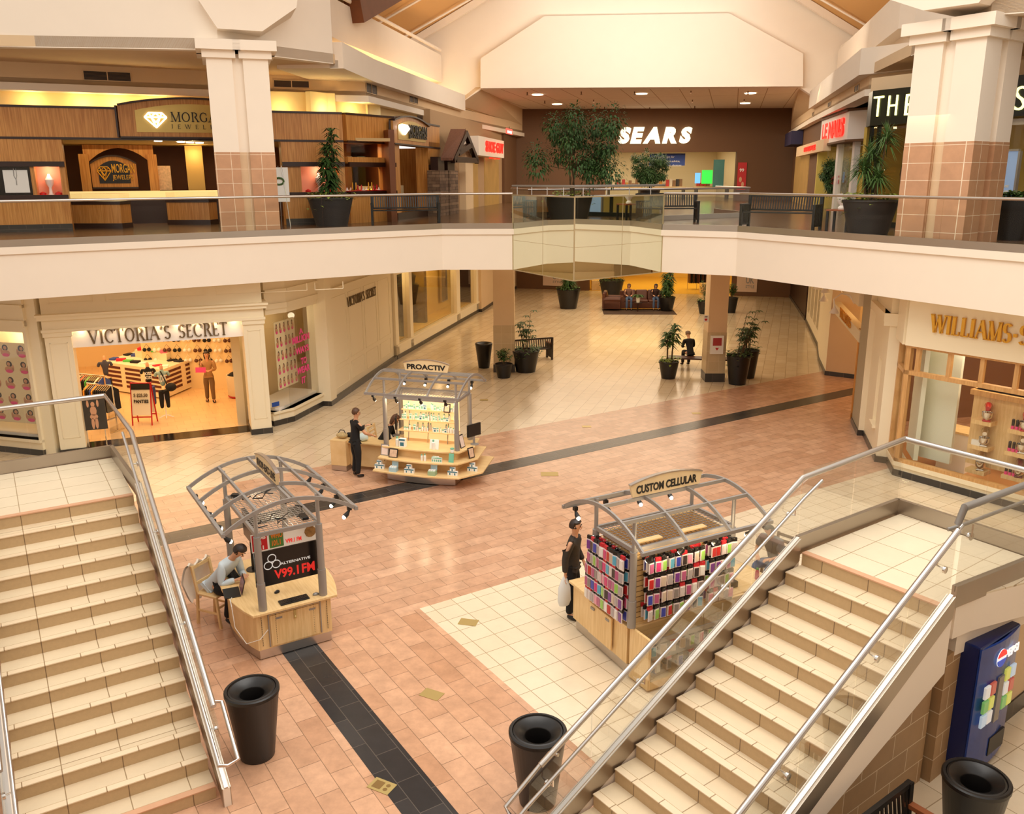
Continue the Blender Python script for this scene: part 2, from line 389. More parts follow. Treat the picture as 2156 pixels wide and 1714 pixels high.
railing('glass_railing', 'short glass balcony railing right of the mirrored wedge', E[5:7], 5.50)['group'] = 'balcony railings'
railing('glass_railing', 'long glass balcony railing before the cosmetics store, right side', E[6:9], 5.50)['group'] = 'balcony railings'
# ---- mirrored wedge (clad bay) in the middle of the balcony
MW = [(.05, 25.73), (1.64, 22.75), (4.29, 24.84)]
t = thing('mirrored_bay', 'mirror-clad wedge bay projecting from middle of the balcony', 'balcony bay', (1.64, 22.75, ZB))
mb = MB(); mb.prism([MW[0], MW[1], MW[2], (2.2, 25.2)], ZB, 6.46); obj('mirror_cladding', mb, M['mirror'], t, True)
mb = MB(); jn = M.setdefault('joint', mat('mirror_joint', (196, 178, 140), .4, metal=.5))
for A, B in ((MW[0], MW[1]), (MW[1], MW[2])):
    W = Wall(A, B); W.box(mb, W.L * .52 - .006, W.L * .52 + .006, ZB, 6.45, 0, .004); W.box(mb, 0, W.L, 5.17, 5.18, 0, .004)
    W.box(mb, -.02, W.L, 6.44, 6.475, -.02, .02); W.box(mb, -.015, .015, ZB, 6.45, -.01, .012); W.box(mb, W.L - .015, W.L + .015, ZB, 6.45, -.01, .012); W.box(mb, 0, W.L, ZB - .01, ZB + .015, -.01, .008)
obj('panel_joint', mb, jn, t, True)
t2 = thing('bay_handrail', 'thin steel handrail on short posts above the mirrored bay', 'railing', (1.64, 22.75, 6.46))
mb = MB(); mb.tube([(*q, 6.72) for q in MW], .03, 10); obj('cap_rail', mb, M['grey_metal'], t2, True, smooth=True)
for A, B in ((MW[0], MW[1]), (MW[1], MW[2])):
    for k in range(4):
        q = Vector(A).lerp(Vector(B), (k + .35) / 4); mb = MB(); mb.tube([(q.x, q.y, 6.46), (q.x, q.y, 6.72)], .012, 6); obj('post', mb, M['chrome'], t2, True)
# second railing around the opening behind the bay
rb = [(.02, 33.4), (.6, 30.2), (5.1, 29.6), (8.6, 32.0), (8.3, 36.0)]
railing('well_railing', 'far glass railing box standing behind the mirrored bay', [tuple(P(1079, 401, 6.5).xy * 0 + Vector(q)) for q in rb], U, top=1.02, step=2.4)
# ---- Sears end wall
SW = Wall((-4.0, 55.0), (21, 55.55))
# ---- lower end wall (brown), with the store opening
LW = Wall(P(1087, 607)[:2], P(1650, 626)[:2])
def rectwall(W, name, s0, s1, z0, z1, hole, m, d0=-.3, d1=0):
    a, b, c, e = hole; mb = MB()
    W.box(mb, s0, a, z0, z1, d0, d1); W.box(mb, b, s1, z0, z1, d0, d1)
    if e < z1: W.box(mb, a, b, e, z1, d0, d1)
    if c > z0: W.box(mb, a, b, z0, c, d0, d1)
    return struct(name, mb, m)
h = wb(SW, 1276, 321, 1545, 440); rectwall(SW, 'wall_end_upper', 0, SW.L, U, 11.2, (h[0], h[1], U, h[3]), M['brown'])
SEH = h
a0 = LW.sz(1240, 600)[0]; a1 = LW.sz(1540, 600)[0]
rectwall(LW, 'wall_end_lower', -4, LW.L + 6, 0, ZB, (a0, a1, 0, 3.6), M['brown'])
# upper corridor: ceiling, side bulkheads, gable
GW = Wall((-2.44, 43.0), (14.6, 42.6))
def gp(px, py, d=0): return GW.at(px, py, d)
low = [gp(965, 221), gp(1013, 188), gp(1684, 184), gp(1732, 216)]
mb = MB(); v = GW.n
pts = [GW.p(-7, 10.2), low[0], low[1], low[2], low[3], GW.p(26, 10.2), GW.p(26, 22), GW.p(-7, 22)]
mb.slab(pts, -v * .3); struct('wall_gable', mb, M['plaster'])
mb = MB(); mb.slab([gp(*q) for q in ((1013, 188), (1684, 184), (1684, 116), (1530, 32), (1146, 38), (1013, 126))], v * .5); struct('gable_panel', mb, M['plaster'])
M['ceil_tile'] = tiles('ceiling_panels', (252, 236, 212), (248, 230, 206), (190, 156, 120), 12, 1.35, rot=R(76), offset=0, rough=.8, mort=.02, noise=.03)
mb = MB()
a = low[1]; b = low[2]; mb.slab([(a.x, a.y, 10.95), (b.x, b.y, 10.95), (17.6, 55.7, 10.95), (.5, 55.3, 10.95)], (0, 0, .2))
struct('ceiling_corridor', mb, M['ceil_tile'])
# vent-face line of the concourse (left and right)
VL = [(-24, 20.2), (-13.96, 25.23), (-9.31, 27.59), (-7.49, 28.88), (-5.44, 29.68), (-4.74, 29.96), (-2.35, 42.8), (.75, 55.2)]
VR = [(17.2, 55.5), (14.2, 42.5), (11.25, 28.71), (12.22, 27.52), (16.5, 18.8), (21.0, 10)]
def ribbon(name, pts, z0, z1, m, th=.3):
    o = offs(pts, 0); b = offs(pts, -th); mb = MB(); mb.prism(o + b[::-1], z0, z1); return struct(name, mb, m)
ribbon('bulkhead_vent_left', VL, 9.45, 10.1, M['plaster_tan'])
ribbon('bulkhead_vent_right', VR, 9.45, 10.1, M['plaster_tan'])
ribbon('bulkhead_lip_left', offs(VL, .12), 9.36, 9.56, M['plaster'], .5)
ribbon('bulkhead_lip_right', offs(VR, .12), 9.36, 9.56, M['plaster'], .5)
# ceiling behind the lips, over the shops' fronts
mb = MB(); mb.prism(VL + [(-1, 58), (-24, 58)], 9.56, 9.7); struct('ceiling_left_shops', mb, M['plaster_tan'])
mb = MB(); mb.prism([(17.2, 58)] + VR + [(30, 10), (30, 58)], 9.56, 9.7); struct('ceiling_right_shops', mb, M['plaster_tan'])
# corridor side walls above the vent band
mb = MB(); pl = [low[0], Vector((.75, 55.2, 10.0)), Vector((.75, 55.2, 11.1)), low[1] + Vector((0, 0, .1))]; mb.slab(pl, (-.25, 0, 0)); struct('wall_corridor_left', mb, M['plaster_tan'])
mb = MB(); pl = [low[3], Vector((17.2, 55.5, 10.0)), Vector((17.2, 55.5, 11.1)), low[2] + Vector((0, 0, .1))]; mb.slab(pl, (.25, 0, 0)); struct('wall_corridor_right', mb, M['plaster_tan'])
# upper front walls (prow at each column) and soffits
def prow(side, far, prowp, near, notch_z, VLs):
    pass
PL = (-7.3, 23.2)
A1 = P(75, 98, 10.1); B1 = P(702, 133, 10.1)
soff = [(-24, 20.4), (A1.x, A1.y), PL, (B1.x, B1.y), (-4.74, 29.96), (-5.44, 29.68), (-7.49, 28.88), (-9.31, 27.59), (-13.96, 25.23)]
mb = MB(); mb.prism(soff, 10.1, 10.35); struct('soffit_left', mb, M['plaster_tan'])
W1 = Wall((A1.x, A1.y), PL); W2 = Wall(PL, (B1.x, B1.y))
mb = MB(); W1.box(mb, -12, W1.L, 10.08, 18, -.3, 0); struct('wall_upper_left', mb, M['plaster'])
mb = MB(); W2.box(mb, 0, W2.L, 10.08, 12.3, -.3, 0); struct('wall_upper_left_return', mb, M['plaster'])
# bulkhead ledge running back along the corridor side, with light slot and upper wall behind
LG = [(B1.x - .1, B1.y + .2), (-4.74, 29.96), (-2.45, 42.7)]
LG2 = offs(LG, .1)
def toz(px, py, w): return w.sz(px, py)[1]
WL = Wall((-4.74, 29.96), (-2.45, 42.7))
mb = MB(); mb.prism(offs(LG, .35) + offs(LG, -.05)[::-1], 9.98, 10.68); struct('bulkhead_ledge_left', mb, M['plaster'])
mb = MB(); mb.prism(offs(LG, .2) + offs(LG, -1.6)[::-1], 10.0, 10.2); struct('bulkhead_shelf_left', mb, M['plaster'])
UWb = Wall(offs(LG, -1.3)[0], offs(LG, -1.3)[2]); o13 = offs(LG, -1.2)
mb = MB(); mb.prism(offs(LG, -1.2) + offs(LG, -1.5)[::-1], 10.2, 12.6); struct('wall_slot_left', mb, M['plaster'])
mb = MB(); mb.prism(offs(LG, -.75) + offs(LG, -1.3)[::-1], 11.25, 12.45); struct('wall_upper_left_far', mb, M['plaster'])
# right side mirror image
PR = (9.45, 18.35)
A2 = P(1900, 110, 10.0)
A2 = Vector((10.55, 24.3, 10)); B2 = Vector((14.6, 16.0, 10))
soff = [(11.25, 28.71), (A2.x, A2.y), PR, (B2.x, B2.y), (19, 8), (21, 10), (16.5, 18.8), (12.22, 27.52)]
mb = MB(); mb.prism(soff, 10.0, 10.3); struct('soffit_right', mb, M['plaster_tan'])
W3 = Wall((A2.x, A2.y), PR); W4 = Wall(PR, (B2.x, B2.y))
mb = MB(); W3.box(mb, 0, W3.L, 9.98, 12.3, -.3, 0); struct('wall_upper_right_return', mb, M['plaster'])
mb = MB(); W4.box(mb, 0, W4.L + 12, 9.98, 18, -.3, 0); struct('wall_upper_right', mb, M['plaster'])
RG = [(14.3, 42.5), (11.25, 28.71), (A2.x + .3, A2.y)]
RG = [(14.3, 42.5), (11.25, 28.71), (12.4, 27.2)]
mb = MB(); mb.prism(offs(RG, .35) + offs(RG, -.05)[::-1], 9.98, 10.75); struct('bulkhead_ledge_right', mb, M['plaster'])
mb = MB(); mb.prism(offs(RG, .2) + offs(RG, -1.6)[::-1], 10.0, 10.2); struct('bulkhead_shelf_right', mb, M['plaster'])
mb = MB(); mb.prism(offs(RG, -1.2) + offs(RG, -1.5)[::-1], 10.2, 12.6); struct('wall_slot_right', mb, M['plaster'])
mb = MB(); mb.prism(offs(RG, -.75) + offs(RG, -1.3)[::-1], 11.35, 12.5); struct('wall_upper_right_far', mb, M['plaster'])
area('slot_light_left', (-4.6, 36.5, 10.5), (0, R(-55), R(-10)), .5, 130, (1, .78, .46), 12)
area('slot_light_right', (13.8, 36, 10.5), (0, R(55), R(12)), .5, 110, (1, .78, .46), 12)
# roof deck (corrugated) left and right of the gable, with rafters
M['deck'] = mat('roof_deck', (214, 164, 100), .7)
def deck(side):
    mb = MB(); n = 46
    for i in range(n):
        t0 = i / n; t1 = (i + .5) / n
        if side < 0:
            a = lambda t, q: Vector((-5.6 + 6 * q - 1.5 * (1 - t), 22 + 21 * t, 12.5 + 3.3 * q))
        else:
            a = lambda t, q: Vector((17.4 - 6 * q + .5 * (1 - t), 22 + 21 * t, 12.5 + 3.3 * q))
        mb.slab([a(t0, 0), a(t1, 0), a(t1, 1), a(t0, 1)], (0, 0, .12)); mb.slab([a(t1, 0), a(t1 + .5 / n, 0), a(t1 + .5 / n, 1), a(t1, 1)], (0, 0, .04))
    struct('roof_deck_left' if side < 0 else 'roof_deck_right', mb, M['deck'])
    mb = MB()
    for y in (42.3,): mb.bar(a((y - 22) / 21, 0) - Vector((0, 0, .2)), a((y - 22) / 21, 1) - Vector((0, 0, .2)), .2, .3)
    for k in range(5): mb.tube([a(k / 5 + .1, 0) - Vector((0, 0, .1)), a(k / 5 + .1, .9) - Vector((0, 0, .3))], .05, 6)
    mb.slab([a(0, 0) - Vector((0, 0, .9)), a(1, 0) - Vector((0, 0, .9)), a(1, 0), a(0, 0)], (.1 * side, 0, 0))
    struct('roof_rafter', mb, M['plaster'])
deck(-1); deck(1)
# dark timber beam at the top left, pipe rails under the clerestory
mb = MB(); mb.bar(P(745, 25, 12.3), P(880, -50, 14.6), .6, .7); struct('roof_beam', mb, mat('glulam_beam', (120, 66, 30), .5, var=.2, vscale=3))
mb = MB(); mb.tube([(-6.3, 25.5, 12.6), (-3.2, 42.4, 12.6)], .07, 8); struct('clerestory_pipe_left', mb, M['plaster'])
mb = MB(); mb.tube([(12.6, 27.0, 12.65), (15.2, 42.4, 12.65)], .07, 8); struct('clerestory_pipe_right', mb, M['plaster'])
# ---- upper columns: cross-shaped shafts, tile to 2.1 m, capitals, haunches
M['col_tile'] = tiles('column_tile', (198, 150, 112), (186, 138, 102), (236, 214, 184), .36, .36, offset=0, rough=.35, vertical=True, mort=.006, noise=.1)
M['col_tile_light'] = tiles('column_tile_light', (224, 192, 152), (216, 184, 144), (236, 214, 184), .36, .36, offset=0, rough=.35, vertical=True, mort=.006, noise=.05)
def column(c, rz, top, name, w=1.5, tile_top=7.62, zc=U):
    Mx = Matrix.Translation((c[0], c[1], 0)) @ Matrix.Rotation(rz, 4, 'Z')
    p = .62; e = w / 2
    def cross(mb, z0, z1, g=0, core=True, pil=True, mi=None):
        if core: mb.box(-e + .12 - g, e - .12 + g, -e + .12 - g, e - .12 + g, z0, z1, mi)
        if pil:
            for sx in (-1, 1):
                for sy in (-1, 1):
                    x0, x1 = (sx * (e - p) , sx * e) ; y0, y1 = (sy * (e - p), sy * e)
                    mb.box(min(x0, x1) - g, max(x0, x1) + g, min(y0, y1) - g, max(y0, y1) + g, z0, z1, mi)
    sh = MB(); sh.M = Mx; cross(sh, tile_top, top)
    t = struct(name, sh, M['plaster'])
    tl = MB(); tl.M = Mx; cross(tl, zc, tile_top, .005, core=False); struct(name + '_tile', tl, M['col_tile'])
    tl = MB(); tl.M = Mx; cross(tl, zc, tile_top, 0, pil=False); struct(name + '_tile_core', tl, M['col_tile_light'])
    cp = MB(); cp.M = Mx
    for z0, z1, g in ((top - .12, top + .06, .09), (top + .06, top + .30, .22)): cross(cp, z0, z1, g, core=False)
    struct(name + '_capital', cp, M['plaster']); return Mx
CL = column((-7.1, 23.95), R(18), 10.0, 'column_upper_left')
CRt = column((9.62, 19.42), R(-54), 9.72, 'column_upper_right')
# haunch walls: Y-shaped faces rising from each column
def haunch(poly, W, d0, d1, name):
    mb = MB(); pts = [W.sz(px, py, d1) for px, py in poly]; W.poly(mb, pts, d0, d1); struct(name, mb, M['plaster'])
HWl = Wall((-7.95, 22.85), (-6.35, 23.4))
haunch([(418, -40), (418, 0), (458, 60), (552, 66), (624, 16), (632, -40)], HWl, -1.3, .15, 'haunch_left')
HWr = Wall((8.75, 18.8), (9.7, 17.5))
haunch([(1872, -40), (1876, 0), (1944, 22), (2060, 6), (2100, -40)], HWr, -1.3, .15, 'haunch_right')
# ---- lower columns of the corridor
M['col_tile_low'] = tiles('column_tile_low', (206, 180, 138), (198, 172, 130), (220, 198, 160), .36, .36, offset=0, rough=.35, vertical=True, mort=.004, noise=.04)
def lcol(px0, px1, pyb, name, tz=1.75):
    a = P(px0, pyb); b = P(px1, pyb); W = Wall(a[:2], b[:2]); mb = MB(); W.box(mb, 0, W.L, tz, ZB, -.75, 0); struct(name, mb, M['plaster_tan'])
    mb = MB(); W.box(mb, -.01, W.L + .01, .3, tz, -.76, .01); struct(name + '_tile', mb, M['col_tile_low'])
    mb = MB(); W.box(mb, -.02, W.L + .02, 0, .3, -.77, .02); struct(name + '_base', mb, M['base_dark']); return W
K1c = lcol(1040, 1083, 784, 'column_lower_left'); K2c = lcol(1485, 1524, 804, 'column_lower_right')
# ---- camera-side balcony (where the photographer stands; seen in the mirrors)
mb = MB(); mb.prism([(-14, -8), (14, -8), (14, -.45), (-14, -.45)], ZB, 5.5); struct('balcony_slab_near', mb, M['plaster'])
mb = MB(); mb.prism([(-14, -.5), (14, -.5), (14, -.4), (-14, -.4)], 5.5, 5.69); struct('balcony_band_near', mb, M['steel_band'])
mb = MB(); mb.prism([(-30, -12.2), (30, -12.2), (30, -12), (-30, -12)], 0, 12); struct('wall_near_side', mb, M['plaster'])
mb = MB(); mb.prism([(7.2, -8), (30, -8), (30, 9.3), (7.2, 9.3)], ZB, 5.5); struct('balcony_shade_slab_right', mb, M['plaster'])  # out-of-view slab added to block ambient light around the right stairs
mb = MB(); mb.prism([(-26, -8), (-10.4, -8), (-10.4, 13.8), (-26, 13.8)], ZB, 5.5); struct('balcony_shade_slab_left', mb, M['plaster'])  # its left counterpart, also out of view, added to shade the left stairs
# ================================================================ LOWER SHOPS
glow = lambda n, c, e, b=None: M.setdefault(n, mat(n, b or c, .6, emit=e, ecol=srgb(*c) if max(c) > 1 else c))
M['shop_floor'] = tiles('shop_floor', (238, 200, 146), (232, 192, 138), (206, 166, 116), .45, .45, rot=R(25), rough=.3, noise=.03)
M['shop_wall'] = mat('shop_wall_warm', (240, 212, 160), .7)
PC = ('vs', (-7.3, 23.22))
u22 = Vector((math.cos(R(22)), math.sin(R(22))))
Apt = Vector((-7.3, 23.22)); V0 = Apt - u22 * 7.2
VSW = Wall(V0, Apt + u22 * .55)
SA = 7.2                                       # s of right pillar's left edge
sl1 = VSW.sz(184, 955)[0]; sl0 = VSW.sz(131, 970)[0]
zt = VSW.sz(330, 686)[1]; zh = VSW.sz(330, 722)[1]; zc = VSW.sz(330, 653)[1]
def pillar(W, s0, s1, z1, d0, name, panel=True):
    mb = MB(); W.box(mb, s0, s1, .16, z1, d0, 0); W.box(mb, s0 - .03, s1 + .03, z1 - .12, z1, d0, .04)
    if panel:
        for a, b, c, e in ((s0 + .1, s1 - .1, .45, .47), (s0 + .1, s1 - .1, z1 - .3, z1 - .28), (s0 + .1, s0 + .12, .45, z1 - .28), (s1 - .12, s1 - .1, .45, z1 - .28)): W.box(mb, a, b, c, e, 0, .012)
    struct(name, mb, M['vs_paint']); mb = MB(); W.box(mb, s0 - .02, s1 + .02, 0, .16, d0, .02); struct(name + '_skirting', mb, M['base_dark'])
pillar(VSW, SA, SA + .55, zt, -.75, 'wall_vs_pillar_right')
pillar(VSW, sl0, sl1, zt, -.75, 'wall_vs_pillar_left')
mb = MB(); VSW.box(mb, sl0 - .02, SA + .57, zt, zc - .1, -.75, .02); VSW.box(mb, sl0 - .1, SA + .65, zc - .1, zc, -.8, .12); VSW.box(mb, sl0 - .14, SA + .69, zc, zc + .05, -.8, .18); VSW.box(mb, sl0 - .05, SA + .6, zt, zt + .07, -.75, .07)
VSW.box(mb, sl0, SA + .55, zc + .05, ZB, -.6, -.05)
for a, b in ((sl0 + .2, sl0 + 1.2), (sl0 + 1.5, sl0 + 3.9), (sl0 + 4.2, sl0 + 6.6), (sl0 + 6.8, sl0 + 7.6)):
    z0 = zc + .3; z1 = ZB - .15
    VSW.box(mb, a, b, z0, z0 + .02, -.05, -.035); VSW.box(mb, a, a + .02, z0, z1, -.05, -.035); VSW.box(mb, b - .02, b, z0, z1, -.05, -.035)
struct('wall_vs_cornice', mb, M['vs_paint'])
# illuminated header with the shop name
hd = thing('shop_sign', 'large serif lettered sign over the lingerie store entrance', 'sign', VSW.p(3.5, zh, -.2))
mb = MB(); VSW.box(mb, sl1, SA, zh, zt, -.3, -.12); obj('sign_panel', mb, M['white_paint'], hd, True)
# serif stroke lettering
GL = {  # strokes: (x0,y0,x1,y1,weight) weight 1 thick 0 thin ; serifs are added at listed points
 'V': (.9, [(0, 1, .45, 0, 1), (.9, 1, .45, 0, 0)], [(0, 1), (.9, 1)]), 'I': (.25, [(.12, 0, .12, 1, 1)], [(.12, 0), (.12, 1)]),
 'C': (.85, 'C', []), 'T': (.75, [(.37, 0, .37, 1, 1), (0, .98, .75, .98, 0), (0, .98, 0, .85, 0), (.75, .98, .75, .85, 0)], [(.37, 0)]),
 'O': (.95, 'O', []), 'R': (.75, [(.12, 0, .12, 1, 1), (.42, .5, .75, 0, 1), 'B'], [(.12, 0), (.12, 1), (.75, 0)]),
 'A': (.85, [(0, 0, .42, 1, 0), (.42, 1, .85, 0, 1), (.2, .36, .65, .36, 0)], [(0, 0), (.85, 0)]),
 'S': (.6, 'S', []), 'E': (.6, [(.12, 0, .12, 1, 1), (.12, .98, .58, .98, 0), (.12, .52, .5, .52, 0), (.12, .02, .6, .02, 0), (.6, .02, .6, .17, 0), (.58, .98, .58, .85, 0)], []),
 "'": (.2, [(.1, .98, .08, .78, 1)], []), '-': (.35, [(.03, .42, .32, .42, 1)], []), ' ': (.5, [], []),
 'W': (1.25, [(0, 1, .33, 0, 1), (.62, 1, .33, 0, 0), (.62, 1, .95, 0, 1), (1.25, 1, .95, 0, 0)], [(0, 1), (.62, 1), (1.25, 1)]),
 'L': (.62, [(.12, 0, .12, 1, 1), (.12, .02, .62, .02, 0), (.62, .02, .62, .2, 0)], [(.12, 1), (.12, 0)]),
 'M': (1.05, [(.08, 0, .1, 1, 0), (.1, 1, .52, 0, 1), (.52, 0, .95, 1, 0), (.95, 1, .97, 0, 1)], [(.08, 0), (.97, 0), (.1, 1), (.95, 1)]),
 'N': (.9, [(.1, 0, .1, 1, 0), (.1, 1, .8, 0, 1), (.8, 0, .8, 1, 0)], [(.1, 0), (.1, 1), (.8, 1)]),
 'G': (.9, 'G', []), 'J': (.4, [(.25, .1, .25, 1, 1), (.25, .1, .05, -.05, 0)], [(.25, 1)]),
}
def serif_text(s, W, s0, z0, ww, h, d, depth=.03, m=None, wt=.13, wn=.05, gap=.22, only=None):
    tot = sum(GL[c][0] + gap for c in s) - gap; k = ww / tot; mb = MB(); x = 0
    sgn = 1 if W.u.cross(Vector((0, 0, 1))).dot(W.n) > 0 else -1
    def pt(a, b): return W.p(s0 + sgn * a * k, z0 + b * h, d)
    def stroke(x0, y0, x1, y1, wd):
        a = Vector((x0 * k, y0 * h)); b = Vector((x1 * k, y1 * h)); e = (b - a).normalized(); n = Vector((-e.y, e.x)) * wd * h / 2
        q = [a - n, b - n, b + n, a + n]; mb.slab([W.p(s0 + sgn * p.x, z0 + p.y, d) for p in q], W.n * depth)
    def arc(cx, cy, rx, ry, t0, t1, wf):
        N_ = 14; A = []; B = []
        for i in range(N_ + 1):
            t = t0 + (t1 - t0) * i / N_; wd = wf(t) * h / 2; p = Vector(((cx + rx * math.cos(t)) * k, (cy + ry * math.sin(t)) * h)); n = Vector((math.cos(t), math.sin(t))) * wd
            A.append(p + n); B.append(p - n)
        for i in range(N_):
            mb.slab([W.p(s0 + sgn * p.x, z0 + p.y, d) for p in (A[i], A[i + 1], B[i + 1], B[i])], W.n * depth)
    pi = math.pi; thk = lambda t: wn + (wt - wn) * abs(math.cos(t))
    for ci, ch in enumerate(s):
        wd_, st, sf = GL[ch]
        if only is not None and ci != only: x += wd_ + gap; continue
        if st == 'O': arc(x + .47, .5, .42, .48, 0, 2 * pi, thk)
        elif st in ('C', 'G'):
            arc(x + .47, .5, .42, .48, .25 * pi, 1.75 * pi, thk); stroke(x + .77, .85, x + .79, .68, wn * 1.2)
            if st == 'G': stroke(x + .78, .15, x + .78, .45, wt)
        elif st == 'S': arc(x + .3, .74, .24, .23, .15 * pi, 1.45 * pi, thk); arc(x + .3, .26, .27, .24, -.85 * pi, .5 * pi, thk)
        else:
            for q in st:
                if q == 'B': arc(x + .3, .75, .3, .23, -.5 * pi, .5 * pi, thk)
                else: stroke(x + q[0], q[1], x + q[2], q[3], wt if q[4] else wn)
        for a, b in sf:
            yy = b - .015 if b > .5 else b + .015; stroke(x + a - .16, yy, x + a + .16, yy, wn)
        x += wd_ + gap
    return mb
def serif_obj(s, m, t, W, *a, **k):
    for i, ch in enumerate(s):
        if ch != ' ': obj('letter', serif_text(s, W, *a, only=i, **k), m, t, True)
def px_text_serif(s, W, pl, pr, h, d, m, parent, name='letters', **k):
    a = W.sz(*pl, d); b = W.sz(*pr, d); serif_obj(s, m, parent, W, a[0], min(a[1], b[1]) * .5 + max(a[1], b[1]) * .5 - .03, abs(b[0] - a[0]), h, d, **k)
zc1 = (zh + zt) / 2
px_text_serif("VICTORIA'S SECRET", VSW, (190, 727), (478, 697), .35, -.11, M['pewter'], hd)
# threshold strip, store interior
Vn = Vector((VSW.n.x, VSW.n.y)); back = -1
mb = MB(); VSW.box(mb, sl1, SA, 0, .008, -1.05, -.35); struct('threshold', mb, M['blackgloss'])
mb = MB(); VSW.box(mb, -6, 7.7, 0, .005, -12, -1.05); struct('floor_vs', mb, M['shop_floor'])
mb = MB(); VSW.box(mb, -6, 10.0, 0, ZB - .6, -12.2, -12); VSW.box(mb, -6, -5.8, 0, ZB - .6, -12, -1)
mb.prism([(-7.75, 24.2), (-7.9, 25.4), (-7.3, 27.4), (-6.2, 30), (-6.5, 30), (-7.6, 27.4), (-8.2, 25.4), (-8.0, 24.2)], 0, ZB - .02); struct('wall_vs_interior', mb, M['shop_wall'])
mb = MB(); VSW.box(mb, -6, 7.7, 3.3, 3.4, -12, -.8); struct('ceiling_vs', mb, M['shop_wall'])
VO = (1, .68, .34)
area('vs_light', (*VSW.p(3.8, 3.25, -3.5).xy, 3.25), (0, 0, R(22)), 6, 210, VO, 4.5)
area('vs_light_back', (*VSW.p(3.0, 3.25, -8).xy, 3.25), (0, 0, R(22)), 6, 150, VO, 4)
for k in range(9):
    q = VSW.p(sl1 + (SA - sl1) * (k + .5) / 9, zt - .02, .0); point('header_spot', q, 2.2, (1, .7, .4), .03)
# display windows either side
dA, dB, dC = P(577, 898)[:2], P(620, 887)[:2], P(684, 853)[:2]
zw = VSW.sz(330, 686)[1] + .02
def display(W, name, s0=0, s1=None, zb=.42, ztp=3.25, depth=.9, ends=True):
    s1 = s1 or W.L; mb = MB()
    W.box(mb, s0, s1, .16, zb, -.25, 0); W.box(mb, s0, s1, zb - .06, zb, -.25, .06); W.box(mb, s0, s1, ztp, ZB, -.25, 0); W.box(mb, s0, s1, ztp + .15, ztp + .3, -.25, .05); W.box(mb, s0, s1, ztp + .62, ztp + .7, -.25, .07)
    if ends: W.box(mb, s0, s0 + .1, zb, ztp, -.2, 0); W.box(mb, s1 - .1, s1, zb, ztp, -.2, 0)
    struct('wall_' + name, mb, M['vs_paint']); mb = MB(); W.box(mb, s0, s1, 0, .16, -.25, .02); struct('baseboard_' + name, mb, M['base_dark'])
    g = MB(); W.box(g, s0 + .02, s1 - .02, zb, ztp, -.12, -.11); return struct('window_' + name, g, M['shopglass'])
WD1 = Wall(dA, dB); WD2 = Wall(dB, dC)
display(WD1, 'display_side', ends=False); display(WD2, 'display_front', ends=False)
mb = MB(); WD2.box(mb, -.45, WD2.L, 0.1, .5, -1.3, -.2); struct('display_plinth', mb, M['white_paint'])
WDL = Wall((-15.5, 22.42), (-12.2, 21.42)); display(WDL, 'display_left')
mb = MB(); WDL.box(mb, 0, WDL.L, .1, .5, -1.3, -.2); struct('display_plinth_left', mb, M['white_paint'])
for q in (WD2.p(.3, 2.9, -.7), WD2.p(1.5, 2.9, -.7), WDL.p(.8, 2.9, -.7), WDL.p(2.2, 2.9, -.7)): point('display_fill', q, 7, (1, .84, .56), .1)  # added fill points, no fixtures, so the window posters read brighter
mb = MB(); mb.prism([(-12.25, 21.5), (-11.9, 21.45), (-11.8, 22.4), (-12.4, 22.6)], 0, ZB - .02); mb.prism([(-16, 23.5), (-12.2, 22.5), (-12.2, 22.6), (-16, 23.7)], 0, ZB - .02); struct('wall_vs_filler', mb, M['vs_paint'])
# posters of portraits: one sheet each, the small figures painted as shapes on it
M['poster_w'] = mat('poster_cream', (244, 226, 186), .7)
def portraits(W, s0, s1, z0, z1, d, nx, ny, name, label, lean=0, group=None):
    c = W.p((s0 + s1) / 2, z0, d); t = thing(name, label, 'poster', c)
    if group: t['group'] = group
    mb = MB(); W.box(mb, s0, s1, z0, z1, d - .012, d); obj('sheet', mb, M['poster_w'], t, True)
    hair, body, top = MB(), MB(), MB(); rn = random.Random(5); dx = (s1 - s0) / nx; dz = (z1 - z0) / ny
    def el(mb, cs, cz, a, b, e):
        mb.slab([W.p(cs + a * math.cos(q * math.pi / 5), cz + b * math.sin(q * math.pi / 5), d) for q in range(10)], W.n * e)
    for i in range(nx):
        for j in range(ny):
            cs = s0 + dx * (i + .5) + rn.uniform(-.02, .02); cz = z0 + dz * (j + .5)
            el(hair, cs + rn.uniform(-.02, .02), cz + dz * .17, dx * .19, dz * .2, .002)
            el(body, cs, cz + dz * .17, dx * .11, dz * .12, .004); el(body, cs, cz - dz * .16, dx * .3, dz * .2, .004)
            el(body, cs + rn.choice((-1, 1)) * dx * .26, cz - dz * .05, dx * .07, dz * .2, .004)
            el(top, cs, cz - dz * .27, dx * .24, dz * .11, .006)
    obj('hair_shapes', hair, M['hair_dark'], t, True); obj('figure_shapes', body, M['skin'], t, True); obj('top_shapes', top, M['pink'], t, True)
    return t
portraits(WD2, -.15, WD2.L * .52, .95, 2.95, -.35, 5, 5, 'portrait_poster', 'poster sheet of repeated portraits in window right of the lingerie entrance')
portraits(WDL, WDL.L - 2.3, WDL.L - .3, .75, 2.9, -.3, 4, 5, 'portrait_poster', 'poster sheet of repeated portraits in window left of the lingerie entrance')
t = thing('window_lettering', 'hot pink slogan lettering on the right display window', 'lettering', WD2.p(WD2.L * .6, 1, -.1))
